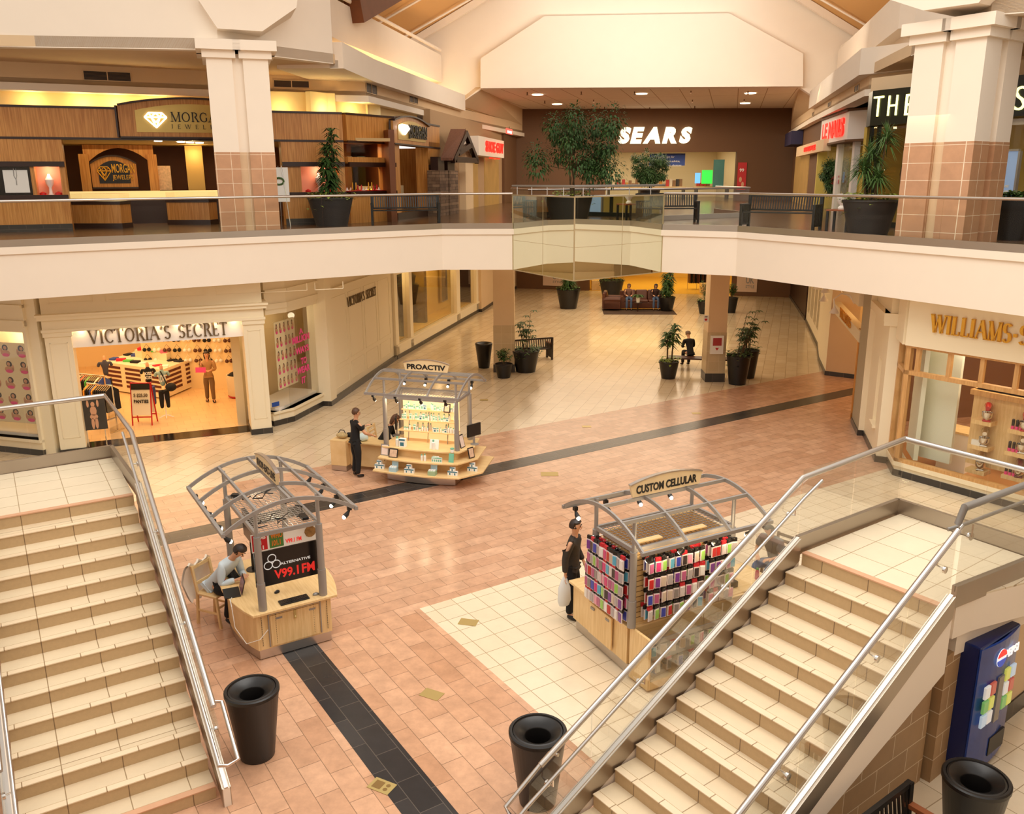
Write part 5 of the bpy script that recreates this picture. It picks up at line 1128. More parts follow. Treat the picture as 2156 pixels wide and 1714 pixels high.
# left display block with niches
x0, x1 = -6, M1.sz(143, 400)[0]; wz0, wz1 = M1.sz(60, 411)[1], M1.sz(60, 351)[1]; nb0, nb1 = M1.sz(78, 400)[0], M1.sz(131, 400)[0]
def block(W, s0, s1, niches, z0n, z1n, name):
    mb = MB(); pr = s0
    for a, b in niches: W.box(mb, pr, a, U, bz0, -.5, 0); W.box(mb, a, b, U, z0n, -.5, 0); W.box(mb, a, b, z1n, bz0, -.5, 0); pr = b
    W.box(mb, pr, s1, U, bz0, -.5, 0); struct('wall_' + name, mb, M['cherry'])
    mb = MB(); W.box(mb, s0, s1, z1n, z1n + .14, -.02, .08); W.box(mb, s0, s1, z0n - .13, z0n, -.02, .08); struct('trim_' + name, mb, M['darkwood'])
    mb = MB(); W.box(mb, s0, s1, U, U + .2, -.02, .03); struct('baseboard_' + name, mb, M['base_dark'])
np0 = M1.sz(-60, 400)[0]; np1 = M1.sz(69, 400)[0]
block(M1, x0, x1, [(np0, np1), (nb0, nb1)], wz0, wz1, 'jewel_left')
mb = MB(); M1.box(mb, np0, np1, wz0, wz1, -.1, -.08); struct('window_black_panel', mb, M['blackgloss'])
t = thing('poster', 'white jewellery poster on the black panel at far left', 'poster', M1.at(30, 400, 0)); a = M1.sz(12, 406, -.06); b = M1.sz(57, 358, -.06); mb = MB(); M1.box(mb, a[0], b[0], a[1], b[1], -.07, -.05); obj('sheet', mb, M['paper'], t, True)
mb = MB(); c = M1.p((a[0] + b[0]) / 2, (a[1] + b[1]) / 2 + .15, -.045); u_ = M1.u
mb.tube([c + Vector((0, 0, .2)) - u_ * .03, c - u_ * .04, c - Vector((0, 0, .1)), c - Vector((0, 0, .25))], .012, 5); mb.tube([c + Vector((0, 0, .2)) + u_ * .03, c + u_ * .03, c - Vector((0, 0, .1))], .008, 5); obj('necklace_print', mb, M['grey_metal'], t, True)
M['niche_pink'] = mat('niche_pink', (240, 170, 140), .6)
def niche(W, s0, s1, z0, z1, i):
    mb = MB(); W.box(mb, s0, s1, z0, z1, -.5, -.48); struct('niche_back', mb, M['niche_pink']); point('niche_light', W.p((s0 + s1) / 2, z1 - .12, -.22), 5, (1, .7, .5), .03)
    t = thing('necklace_bust', 'necklace display bust in lit niche ' + i, 'display bust', W.p((s0 + s1) / 2, z0, -.28)); mb = MB(); q = W.p((s0 + s1) / 2, z0, -.28)
    mb.lathe([(.08, 0), (.05, .05), (.04, .2), (.1, .3), (.12, .42), (.05, .52), (.03, .58)], q, 14); obj('bust', mb, M['white_paint'], t, True, smooth=True)
    for k, e in enumerate((-.28, .28)):
        q = W.p((s0 + s1) / 2 + e * (s1 - s0) / .9, z0, -.2); t = thing('ring_stand', 'red ring stand in lit niche ' + i, 'ring stand', q); t['group'] = 'ring stands ' + i; mb = MB(); mb.lathe([(.09, 0), (.09, .05), (.02, .09)], q, 10); obj('cone', mb, M['red'], t, True)
niche(M1, nb0, nb1, wz0, wz1, 'at far left of the jewellery store')
# interior
IZ = U; W = M1
mb = MB(); W.box(mb, -6, M1.L + 2, U, bz0 + .6, -7.2, -7); W.box(mb, M1.L + 1.6, M1.L + 1.8, U, bz0 + .4, -7, -.5); W.box(mb, -6, -5.8, U, bz0, -7, 0); struct('wall_jewel_back', mb, mat('dark_amber', (120, 66, 26), .5, var=.2, vscale=2))
mb = MB(); W.box(mb, -6, M1.L + 1.6, bz0 + .02, bz0 + .12, -7, -.3); struct('ceiling_jewel', mb, mat('shop_ceiling', (206, 170, 116), .7))
for px, py in ((333, 297), (381, 299), (400, 300), (420, 301)):
    c = P(px, py, bz0); t = thing('ceiling_spot', 'recessed ceiling lamp inside jewellery store', 'ceiling lamp', (c.x, c.y, bz0)); t['group'] = 'recessed lamps in the jewellery store'
    mb = MB(); mb.lathe([(.12, -.01), (.12, .02)], (0, 0, 0), 12); obj('lens', mb, M['spot_on'], t)
area('jewel_light', (*W.p(8.5, 7.9, -3.2).xy, 7.95), (0, 0, R(22)), 6, 70, (1, .76, .4), 4)
BWl = Wall(W.p(-4, 0, -5.2).xy, W.p(M1.L, 0, -5.2).xy)
t, s0, s1, z0, z1 = arch_sign(BWl, 196, 292, 396, 345, .25, 'shop_sign', 'black arched sign with gold lettering on jewellery store back wall', '', M['blackgloss'])
obj('letters', text_mb('MORGAN', BWl.at(236, 364, .1), BWl.u, (s1 - s0) * .5, .3, depth=.03, bold=.01), M['gold'], t, True); obj('letters', text_mb('JEWELERS', BWl.at(238, 381, .1), BWl.u, (s1 - s0) * .46, .2, depth=.03), M['gold'], t, True)
obj('diamond_emblem', diamond(BWl, 203, 236, 352, 380, .1, None, .02), M['gold'], t, True)
mb = MB()
for px in (172, 315): a = BWl.sz(px, 380)[0]; BWl.box(mb, a, a + .3, U, bz0 - .3, -.2, .2)
struct('column_jewel_inside', mb, M['cherry'])
mb = MB(); a = BWl.sz(172, 300)[0]; b = BWl.sz(320, 300)[0]; BWl.poly(mb, [(a, 7.4)] + [(a + (b - a) * i / 10, 7.4 + .6 * (1 - (1 - 2 * i / 10) ** 2)) for i in range(11)] + [(b, 7.4), (b, 8.1), (a, 8.1)], -.2, .1); struct('arch_jewel_inside', mb, M['cherry'])
mb = MB(); a, b = BWl.sz(392, 350)[0], BWl.sz(428, 350)[0]; BWl.box(mb, a, b, U, bz0, 0, .1); struct('wall_jewel_alcove', mb, mat('alcove_tan', (196, 160, 96), .6))
point('alcove_spot', BWl.p((a + b) / 2, bz0 - .3, .5), 14, (1, .74, .3), .04)
mb = MB(); a = BWl.sz(332, 400, .06); b = BWl.sz(358, 349, .06); BWl.box(mb, a[0], b[0], a[1], b[1], 0, .06); obj('poster', mb, phot, loc=BWl.p(a[0], a[1], 0), label='dark framed portrait poster inside jewellery store right of its gold sign', cat='poster')
def counter(pxl, pxr, pyt, pyb, label, dd):
    a = P(pxl, pyb, U); b = P(pxr, pyb, U); Wc = Wall(a.xy, b.xy); h = 1.05; t = thing('display_counter', label, 'display counter', a)
    mb = MB(); Wc.box(mb, 0, Wc.L, U + .15, U + .75, -.6, 0); obj('counter_body', mb, M['cherry'], t, True); mb = MB(); Wc.box(mb, -.02, Wc.L + .02, U, U + .15, -.6, .02); Wc.box(mb, -.02, Wc.L + .02, U + .7, U + .8, -.6, .02); obj('counter_trim', mb, M['darkwood'], t, True)
    mb = MB(); Wc.box(mb, 0, Wc.L, U + .8, U + 1.02, -.6, 0); obj('glass_top', mb, M['shopglass'], t, True)
    rn = random.Random(pxl); mb = MB()
    Wc.box(mb, .05, Wc.L - .05, U + .8, U + .82, -.55, -.05); obj('lit_tray', mb, mat('tray_lit', (250, 232, 180), .5, emit=.9, ecol=srgb(250, 226, 160)), t, True); return Wc
counter(157, 258, 420, 481, 'jewellery counter nearest the left entrance, lit glass top', 0); counter(355, 443, 412, 473, 'jewellery counter beside the left column, lit glass top', 0)
W5 = Wall(W.p(2, 0, -3.6).xy, W.p(12, 0, -3.6).xy); t = thing('display_counter', 'long lit counter running across back of the jewellery store', 'display counter', W5.p(0, U, 0)); mb = MB(); W5.box(mb, 0, 9, U, U + .8, -.6, 0); obj('counter_body', mb, M['darkwood'], t, True); mb = MB(); W5.box(mb, 0, 9, U + .8, U + 1.05, -.6, 0); obj('lit_case', mb, mat('case_lit', (236, 206, 140), .4, emit=.7, ecol=srgb(246, 214, 140)), t, True)
def stool(px, py, label):
    c = P(px, py, U); t = thing('bar_stool', label, 'stool', c); t['group'] = None or 'x'; del t['group']
    mb = MB(); mb.lathe([(.18, .72), (.19, .74), (.19, .77), (.17, .78)], (0, 0, 0), 18); obj('seat', mb, M['maple'], t)
    for k in range(4): a = R(45 + 90 * k); mb = MB(); mb.tube([(.12 * math.cos(a), .12 * math.sin(a), .72), (.22 * math.cos(a), .22 * math.sin(a), 0)], .018, 8); obj('leg', mb, M['maple'], t)
    mb = MB(); mb.lathe([(.175, .28), (.19, .28), (.19, .3), (.175, .3)], (0, 0, 0), 18); obj('foot_ring', mb, M['maple'], t)
stool(262, 470, 'wooden bar stool just right of the nearer jewellery counter'); stool(290, 466, 'wooden bar stool in the middle of three in jewellery store'); stool(338, 460, 'wooden bar stool close to the counter by the column')
# right window part of the jewellery store
a1 = M1.sz(615, 400)[0]; a2 = M1.sz(650, 400)[0]
block(M1, M1.sz(598, 400)[0], M1.L, [(M1.sz(636, 400)[0], M1.sz(715, 400)[0])], wz0, wz1, 'jewel_right')
niche(M1, M1.sz(636, 400)[0], M1.sz(715, 400)[0], wz0, wz1, 'behind the tall left planter')
mb = MB(); M3.box(mb, 0, M3.L, U, wz0 - .1, -.5, 0); M3.box(mb, 0, M3.L, wz1 + 0.1, wz1 + .3, -.5, 0); M3.box(mb, M3.L - .3, M3.L, U, bz0, -.5, 0); struct('wall_jewel_bay', mb, M['cherry'])
mb = MB(); M3.box(mb, 0, M3.L, wz0 - .14, wz0, -.5, .06); M3.box(mb, 0, M3.L, wz1, wz1 + .14, -.5, .06); struct('trim_jewel_bay', mb, M['darkwood'])
g = MB(); M3.box(g, 0, M3.L - .3, wz0, bz0, -.05, -.04); struct('window_jewel_bay', g, M['shopglass'])
mb = MB(); M3.box(mb, -.2, M3.L, U, bz0, -2.2, -2.0); struct('niche_back', mb, mat('bay_back', (150, 96, 50), .6)); area('bay_light', (*M3.p(1.1, bz0 - .1, -.9).xy, bz0 - .1), (0, 0, 0), 1.2, 30, (1, .78, .46), 1)
rn = random.Random(4)
for k in range(14):
    q = M3.p(.15 + .13 * k, wz0, -.25 - .2 * (k % 2)); t = thing('jewel_stand', 'small jewellery stand on red cloth in corner window', 'jewellery stand', q); t['group'] = 'jewellery stands in the corner window'
    mb = MB(); mb.lathe([(.05, 0), (.06, .03), (.03, .07), (.02, .12 + .08 * (k % 3))], (0, 0, 0), 8); obj('cone', mb, [M['white_paint'], M['red'], M['gold']][k % 3], t)
mb = MB(); M3.box(mb, 0, M3.L - .3, wz0, wz0 + .02, -.7, -.05); obj('red_cloth', mb, M['red'], loc=M3.p(0, wz0, 0), label='red display cloth along the corner window of jewellery store', cat='cloth')
a, b = M4.sz(843, 400)[0], M4.sz(895, 400)[0]
mb = MB(); M4.box(mb, .0, .5, U, bz0, -.5, 0); M4.box(mb, M4.L - 1.6, M4.L, U, bz0 + .2, -.5, 0); M4.box(mb, .5, M4.L - 1.6, U, U + .85, -1.6, -1.0); M4.box(mb, 0, M4.L, U, bz0, -3.2, -3.0); M4.box(mb, M4.L - .3, M4.L, U, bz0, -3.2, -.4); struct('wall_jewel_side', mb, M['cherry'])
mb = MB(); M4.box(mb, M4.L - 1.6, M4.L, wz0 - .12, wz0, 0, .06); M4.box(mb, M4.L - 1.6, M4.L, wz1, wz1 + .12, 0, .06); M4.box(mb, 0, M4.L, U, U + .25, 0, .04); struct('trim_jewel_side', mb, M['darkwood'])
mb = MB(); M4.box(mb, .6, M4.L - 1.7, U + .85, U + 1.15, -1.6, -1.0); struct('case_lit_side', mb, M['shop_wall']); point('side_light', M4.p(2.2, bz0 - .3, -1.2), 8, (1, .7, .3), .1)
# recessed vents
def vent(W, pxl, pxr, yt, yb, label, d=.01):
    a = W.sz(pxl, yb, d); b = W.sz(pxr, yt, d); s0, s1 = min(a[0], b[0]), max(a[0], b[0]); z0, z1 = a[1], b[1]; t = thing('air_vent', label, 'air vent', W.p(s0, z0, d)); h_ = max(.22, min(z1 - z0, .36)); z1 = z0 + h_
    mb = MB(); W.box(mb, s0, s1, z0, z1, 0, .012); obj('backing', mb, M['black'], t, True)
    mb = MB()
    for q in ((s0, s1, z0, z0 + .02), (s0, s1, z1 - .02, z1), (s0, s0 + .02, z0, z1), (s1 - .02, s1, z0, z1), ((s0 + s1) / 2 - .012, (s0 + s1) / 2 + .012, z0, z1)): W.box(mb, *q, 0, .03)
    obj('vent_frame', mb, M['plaster_tan'], t, True); mb = MB()
    n = 8
    for i in range(n): z = z0 + (i + .5) * (z1 - z0) / n; W.box(mb, s0, s1, z - .004, z + .004, .01, .022)
    obj('slats', mb, M['brown'], t, True)
V1 = Wall(VL[0], VL[1]); V2 = Wall(VL[1], VL[2]); V3 = Wall(VL[2], VL[3]); V4 = Wall(VL[3], VL[4]); V6 = Wall(VL[5], VL[6])
vent(V2, 176, 275, 152, 169, 'long dark air vent above the arched jewellery sign'); vent(V4, 576, 651, 170, 184, 'dark air vent just right of the left column')
vent(V6, 771, 793, 180, 195, 'small air vent on corner bulkhead, left of two'); vent(V6, 862, 879, 202, 215, 'small air vent on corner bulkhead, right of two')
X1 = Wall(VR[1], VR[2]); X3 = Wall(VR[3], VR[4])
vent(X3, 1917, 1932, 155, 170, 'air vent beside the right column'); vent(X1, 1799, 1809, 183, 196, 'small air vent above the cosmetics sign end'); vent(X1, 1743, 1750, 217, 228, 'small air vent above the nail shop sign'); vent(X1, 1710, 1714, 237, 247, 'tiny air vent farthest along the right bulkhead')
# ---- shops along left corridor
MG = Wall((-3.2, 36.2), (.2, 55.0))
mb = MB(); MG.box(mb, 0, MG.L, U, 9.6, -.3, 0); struct('wall_shops_left', mb, mat('wall_taupe', (176, 142, 104), .7))
t = thing('barn_gable', 'rustic dark shingled gable porch on stone piers by jewellery store', 'shop porch', MG.at(965, 437, .3))
A_ = lambda px, py, d: MG.at(px, py, d)
mb = MB(); r0, r1, r2, r3 = A_(928, 338, .9), A_(949, 277, .5), A_(980, 277, 1.0), A_(952, 335, 1.6)
rus = wood('rust_shingle', (84, 48, 32), (124, 80, 54), 6, rough=.8, stretch=(8, 8, 1))
mb.slab([r0, r1, r2, A_(953, 338, 1.2)], (0, 0, .1)); obj('roof_slope', mb, rus, t, True)
mb = MB(); mb.slab([A_(980, 277, 1.0), A_(1006, 338, .6), A_(1000, 342, .2), A_(976, 279, .3)], (0, 0, .12)); obj('roof_slope', mb, rus, t, True)
mb = MB()
for p, q in (((953, 338), (980, 280)), ((980, 280), (1004, 340)), ((958, 336), (1003, 338)), ((964, 322), (990, 305))): mb.bar(A_(*p, 1.0), A_(*q, 1.0), .18, .22)
obj('truss', mb, M['darkwood'], t, True)
for pxl, pxr in ((927, 944), (947, 965)):
    a, b = MG.sz(pxl, 400, .9)[0], MG.sz(pxr, 400, .9)[0]; mb = MB(); MG.box(mb, a, b, U, U + 1.7, .4, .9); obj('stone_pier', mb, tiles('stone%d' % pxl, (140, 112, 86), (96, 72, 54), (60, 44, 32), .3, .12, rough=.9, vertical=True, noise=.3), t, True)
    mb = MB(); MG.box(mb, a + .15, b - .15, U + 1.7, U + 2.2, .5, .8); obj('post', mb, M['darkwood'], t, True)
mb = MB(); a, b = MG.sz(968, 420)[0], MG.sz(984, 420)[0]; MG.box(mb, a, b, U, U + 2.6, 0, .3); struct('wall_shops_left_pier', mb, M['plaster_tan'])
def simple_window(W, pxl, pxr, yt, yb, m, name, d=.05, e=None, em=0):
    a = W.sz(pxl, yb, d); b = W.sz(pxr, yt, d); mb = MB(); W.box(mb, min(a[0], b[0]), max(a[0], b[0]), max(U, min(a[1], b[1])), max(a[1], b[1]), 0, d); return struct(name, mb, m)
M['win_dim'] = mat('window_interior', (150, 116, 66), .3, var=.5, vscale=1.2, emit=.25, ecol=srgb(200, 150, 80))
simple_window(MG, 985, 1006, 330, 440, M['win_dim'], 'window_shop_a'); simple_window(MG, 1022, 1050, 330, 440, M['win_dim'], 'window_shop_b')
M['neon_red'] = mat('neon_red', (120, 8, 6), .4, emit=2.2, ecol=(1, .012, .006))
def box_sign(W, pxl, pxr, yt, yb, d, label, txt, tx, m_txt, box=True, m_box=None, bold=.03, shear=0, name='shop_sign', th=.4):
    a = W.sz(pxl, yb, d); b = W.sz(pxr, yt, d); s0, s1 = min(a[0], b[0]), max(a[0], b[0]); t = thing(name, label, 'sign', W.p(s0, a[1], d))
    if box: mb = MB(); W.box(mb, s0, s1, a[1], b[1], d - th, d); obj('sign_box', mb, m_box or M['plaster'], t, True)
    ux = W.u if W.u.cross(Vector((0, 0, 1))).dot(W.n) > 0 else -W.u
    p = W.sz(tx[0], tx[3], d); q = W.sz(tx[1], tx[2], d); obj('letters', text_mb(txt, W.p(p[0], p[1], d), ux, abs(q[0] - p[0]), q[1] - p[1], depth=.05, bold=bold, shear=shear), m_txt, t, True); return t
box_sign(MG, 1008, 1061, 297, 327, .7, 'box sign with glowing red letters on left corridor', 'SHOE GUY', (1022, 1059, 303, 319), M['neon_red'], th=.9)
t = thing('neon_sign', 'small red neon sign hanging below the glowing box sign', 'sign', MG.at(1040, 335, .3)); p = MG.sz(1030, 336, .3); q = MG.sz(1051, 329, .3); obj('letters', text_mb('sign', MG.p(p[0], p[1], .3), MG.u, q[0] - p[0], q[1] - p[1], depth=.03, bold=.02), M['neon_red'], t, True)
mb = MB(); a = MG.sz(1057, 400)[0]; MG.box(mb, a, MG.L, U, 9.4, 0, .15); struct('wall_shops_left_end', mb, M['brown'])
t = thing('exit_sign', 'small red lit exit sign hanging at end of the left corridor', 'exit sign', A_(1074, 277, 1.2)); p = MG.sz(1067, 281, 1.2); q = MG.sz(1079, 273, 1.2); mb = MB(); MG.box(mb, p[0], q[0], p[1], q[1], 1.15, 1.2); obj('sign_box', mb, mat('exit_red', (230, 60, 50), .4, emit=1.2, ecol=(1, .12, .08)), t, True)
ls = abs(q[0] - p[0]); obj('letters', text_mb('EXIT', MG.p(p[0] + ls * .12, p[1] + .04, 1.2), MG.u, ls * .76, .12, depth=.02, bold=.03), mat('exit_letters', (255, 220, 210), .4, emit=1.5), t, True)
mb = MB(); MG.box(mb, (p[0] + q[0]) / 2 - .02, (p[0] + q[0]) / 2 + .02, q[1], 9.5, 1.16, 1.19); obj('hanger', mb, M['black'], t, True)
# ---- department store front
se = thing('shop_sign', 'large white slanted department store letters on brown wall', 'sign', SW.at(1380, 300, .1))
p = SW.sz(1300, 303, .12); q = SW.sz(1452, 267, .12); sl_ = q[0] - p[0]
xs = 0
vs_all = [text_bm(ch, .06) for ch in 'SEARS']; wds = [max(v.x for v in a) - min(v.x for v in a) for a, _ in vs_all]; tot = sum(wds) + .09 * 4
M['sears_white'] = mat('letter_white_lit', (250, 246, 226), .5, emit=.9, ecol=srgb(255, 248, 220)); x = 0
for ch, wd in zip('SEARS', wds):
    obj('letter', text_mb(ch, SW.p(p[0] + x / tot * sl_, p[1], .1), SW.u, wd / tot * sl_, q[1] - p[1], depth=.12, bold=.06, shear=.22), M['sears_white'], se, True); x += wd + .09
a, b, _, zt_ = SEH
mb = MB(); SW.box(mb, a - 6, b + 6, U, zt_ + 1, -9.2, -9); SW.box(mb, a - 1.2, a - 1, U, zt_ + 1, -9, -.3); SW.box(mb, b + 1, b + 1.2, U, zt_ + 1, -9, -.3); struct('wall_dept_back', mb, mat('dept_wall', (236, 216, 170), .7))
mb = MB(); SW.box(mb, a - 6, b + 6, zt_ + .5, zt_ + .6, -9, -.3); struct('ceiling_dept', mb, M['plaster']); area('dept_light', (*SW.p((a + b) / 2, 0, -4.5).xy, zt_ + .4), (0, 0, 0), 8, 240, (1, .88, .66), 6)
bn = thing('hanging_banner', 'blue hanging banner with white text in department store entrance', 'banner', SW.at(1405, 349, -1)); p = SW.sz(1367, 349, -1); q = SW.sz(1443, 323, -1)
mb = MB(); SW.box(mb, p[0], q[0], p[1], q[1], -1.03, -1); obj('banner_sheet', mb, mat('banner_blue', (58, 86, 160), .5), bn, True)
for i, tx in enumerate(('go to sears.com for', 'more appliance advice,', 'comparisons & choices.')): obj('text_line', text_mb(tx, SW.p(p[0] + .12, q[1] - .3 - .26 * i, -1), SW.u, (q[0] - p[0]) * (.64, .8, .86)[i], .16, depth=.01, bold=.02, shear=.2), M['white_plastic'], bn, True)
def board(W, pxl, pxr, yt, yb, d, m, name, label, cat='poster', txt=None, tm=None):
    p = W.sz(pxl, yb, d); q = W.sz(pxr, yt, d); s0, s1 = min(p[0], q[0]), max(p[0], q[0]); t = thing(name, label, cat, W.p(s0, p[1], d)); mb = MB(); W.box(mb, s0, s1, p[1], q[1], d - .05, d); obj('panel', mb, m, t, True)
    if txt:
        for tx, fx, fz, fw, fh in txt:
            ux = W.u if W.u.cross(Vector((0, 0, 1))).dot(W.n) > 0 else -W.u; o = s0 + fx * (s1 - s0) if ux == W.u else s1 - fx * (s1 - s0)
            obj('print_text', text_mb(tx, W.p(o, p[1] + fz * (q[1] - p[1]), d), ux, fw * (s1 - s0), fh * (q[1] - p[1]), depth=.01, bold=.02), tm or M['white_plastic'], t, True)
    return t, s0, s1, p[1], q[1]
board(SW, 1500, 1526, 336, 398, .3, mat('poster_bluegreen', (70, 120, 110), .5, var=.4, vscale=1.5), 'poster_stand', 'blue and green poster stand right of department store entrance')
t, s0, s1, z0, z1 = board(SW, 1551, 1573, 342, 400, .1, mat('poster_red', (196, 50, 50), .5), 'poster', 'red price poster with two faces on the brown wall', txt=[('99', .2, .66, .5, .12)])
for k, (fs, fz) in enumerate(((.35, .38), (.62, .2))): mb = MB(); mb.slab([SW.p(s0 + (s1 - s0) * (fs + .16 * math.cos(i * .52)), z0 + (z1 - z0) * (fz + .1 * math.sin(i * .52)), .1) for i in range(12)], SW.n * .01); obj('face_shape', mb, M['skin'], t, True)
board(SW, 1477, 1501, 358, 387, -2, mat('tv_green', (40, 190, 60), .3, emit=1.2, ecol=srgb(60, 200, 70)), 'television', 'television showing a green picture inside department store', 'television')
board(SW, 1463, 1475, 364, 386, -2, mat('tv_blue', (90, 160, 220), .3, emit=1.2, ecol=srgb(110, 170, 230)), 'television', 'television showing a blue picture beside the green one', 'television')
rn = random.Random(9); cols = [mat('goods_%d' % i, c, .5) for i, c in enumerate([(200, 60, 50), (230, 210, 180), (60, 50, 44), (150, 110, 70), (210, 150, 60)])]
for j in range(3):
    s_ = a + .6 + j * 2.9; t = thing('display_table', 'goods table inside department store, ' + ['left of three', 'middle of three', 'right of three'][j], 'display table', SW.p(s_, U, -3)); mb = MB(); SW.box(mb, s_, s_ + 2.2, U + .7, U + .8, -4, -3); obj('table_top', mb, M['maple'], t, True)
    for e in (0.05, 2.1): mb = MB(); SW.box(mb, s_ + e, s_ + e + .06, U, U + .7, -3.9, -3.1); obj('leg', mb, M['black'], t, True)
    for k in range(9):
        g_ = thing('goods_box', 'small coloured goods box on table inside department store', 'box', SW.p(s_ + .15 + .22 * k, U + .8, -3.4)); g_['group'] = 'goods boxes in the department store'; h_ = rn.uniform(.15, .5); mb = MB(); mb.box(-.09, .09, -.1, .1, 0, h_); obj('box_shell', mb, cols[rn.randrange(5)], g_)
# ceiling lamps and sprinklers of the corridor
for i, (px, py) in enumerate([(1132, 199), (1173, 219), (1351, 197), (1580, 196), (1569, 217)]):
    c = P(px, py, 10.94); t = thing('ceiling_lamp', 'round recessed lamp in the corridor ceiling', 'ceiling lamp', c); t['group'] = 'recessed lamps in the corridor ceiling'; mb = MB(); mb.lathe([(.28, -.03), (.28, .0)], (0, 0, 0), 16); obj('lens', mb, mat('lens%d' % i, (255, 236, 200), .4, emit=3, ecol=(1, .85, .65)), t)
for i, (px, py) in enumerate([(1110, 194), (1147, 212), (1224, 193), (1250, 210), (1336, 193), (1273, 225), (1368, 226), (1455, 191), (1458, 210), (1463, 223), (1575, 192), (1567, 209), (1676, 210), (1046, 214)]):
    c = P(px, py, 10.94); t = thing('sprinkler', 'sprinkler head hanging from the corridor ceiling', 'sprinkler', c); t['group'] = 'sprinklers in the corridor ceiling'; mb = MB(); mb.tube([(0, 0, 0), (0, 0, -.12)], .03, 6); mb.lathe([(.07, -.14), (.02, -.12)], (0, 0, 0), 8); obj('sprinkler_head', mb, M['brown'], t)
# ---- right upper shops
BW = Wall((13.9, 18.6), (10.1, 25.8)); BWx = Wall((16.5, 13.7), (10.1, 25.8))
t = thing('shop_sign', 'long dark green fascia sign with lit yellow letters, right side', 'sign', BW.at(1831, 265, .3))
p = BWx.sz(1831, 265, .5); q = BWx.sz(1831, 192, .5); sgm = mat('sign_dark_green', (14, 24, 16), .3)
mb = MB(); BWx.box(mb, -4, p[0], p[1], q[1], -.2, .5); mb.slab([BWx.p(p[0], p[1], .5), BWx.p(p[0] + .55, p[1], .0), BWx.p(p[0] + .55, q[1], .0), BWx.p(p[0], q[1], .5)], BWx.n * -.3); obj('sign_box', mb, sgm, t, True)
M['lit_yellow'] = mat('letters_yellow', (255, 250, 170), .4, emit=2.2, ecol=srgb(255, 246, 150)); ux = -BWx.u
for ch, pl, pr, yt, yb in (('T', 1838, 1862, 204, 246), ('H', 1869, 1892, 202, 244), ('E', 1905, 1929, 199, 243), ('B', 1948, 1972, 196, 241), ('O', 1980, 2016, 192, 239), ('D', 2030, 2062, 189, 238), ('Y', 2086, 2117, 187, 235), ('S', 2134, 2164, 183, 233)):
    a = BWx.sz(pl, yb, .5); b = BWx.sz(pr, yt, .5); obj('letter', text_mb(ch, BWx.p(a[0], a[1], .5), ux, abs(a[0] - b[0]), (BWx.sz(pl, yt, .5)[1] - a[1]), depth=.04, bold=-.012), M['lit_yellow'], t, True)
zb_ = p[1]
mb = MB(); BWx.box(mb, -4, BWx.L, zb_, 9.6, -.4, -.1); struct('wall_cosmetics_top', mb, M['plaster_tan'])
mb = MB(); BWx.box(mb, -4, BWx.L - .2, U, zb_, -3.2, -3.0); BWx.box(mb, BWx.L - .1, BWx.L, U, zb_, -3, 0); struct('wall_cosmetics_back', mb, mat('cosmetic_wall', (190, 158, 70), .6)); area('cosmetic_light', (*BWx.p(9, 0, -1.5).xy, zb_ - .1), (0, 0, R(-62)), 2, 60, (1, .86, .46), 12)
g = MB(); BWx.box(g, -4, BWx.L - .2, U + .1, zb_, 0, .01); struct('window_cosmetics', g, M['shopglass'])
mb = MB()
for px in (1826, 1841): a = BWx.sz(px, 400)[0]; BWx.box(mb, a, a + .07, U, zb_, -.05, .05)
a = BWx.sz(2070, 400)[0]; BWx.box(mb, a, a + .1, U, zb_, -.05, .05); BWx.box(mb, -4, BWx.L, U, U + .15, -.05, .05); struct('window_cosmetics_frame', mb, sgm)
t, s0, s1, z0, z1 = board(BWx, 2081, 2146, 318, 478, .1, mat('ice_poster', (120, 140, 168), .3, var=.5, vscale=1.2, emit=.5, ecol=srgb(130, 150, 180)), 'light_box_poster', 'tall lit blue ice poster right of the right column', txt=[('ONE PLANET', .25, .53, .5, .035), ('ONE CHANCE', .32, .46, .5, .035)])
mb = MB()
for q in ((s0 - .05, s0, z0, z1), (s1, s1 + .05, z0, z1), (s0, s1, z1, z1 + .05)): BWx.box(mb, *q, .03, .13)
obj('poster_frame', mb, M['kgrey'], t, True)
t, s0, s1, z0, z1 = board(BWx, 1886, 1935, 315, 470, -.1, mat('portrait_back', (206, 186, 176), .5), 'poster', 'large portrait poster in cosmetics window behind tall right planter')
mb = MB(); cs, cz = (s0 + s1) / 2 - .1, z0 + (z1 - z0) * .68; mb.slab([BWx.p(cs + .38 * math.cos(i * .45), cz + .5 * math.sin(i * .45), -.1) for i in range(14)], BWx.n * .01); obj('hair_shape', mb, M['hair_dark'], t, True)
mb = MB(); mb.slab([BWx.p(cs + .1 + .26 * math.cos(i * .45), cz - .1 + .36 * math.sin(i * .45), -.1) for i in range(14)], BWx.n * .02); mb.slab([BWx.p(s0 + .1, z0, -.1), BWx.p(s1 - .1, z0, -.1), BWx.p(cs + .3, cz - .4, -.1), BWx.p(cs - .3, cz - .4, -.1)], BWx.n * .015); obj('figure_shape', mb, M['brown'], t, True)
NW = Wall((13.6, 39.4), (12.5, 33.5)); NR = Wall((12.5, 33.5), (13.2, 32.3))
mb = MB(); Wall((17.0, 54), (13.9, 40.4)).box(mb, 0, 14, U, 9.6, -.3, 0); Wall((13.9, 40.4), (12.1, 27.5)).box(mb, 0, 13, 8.3, 9.6, -.9, -.6); struct('wall_shops_right', mb, M['brown'])
p = NW.sz(1731, 300); q = NW.sz(1790, 295); zA, zB_ = 8.25, 9.25
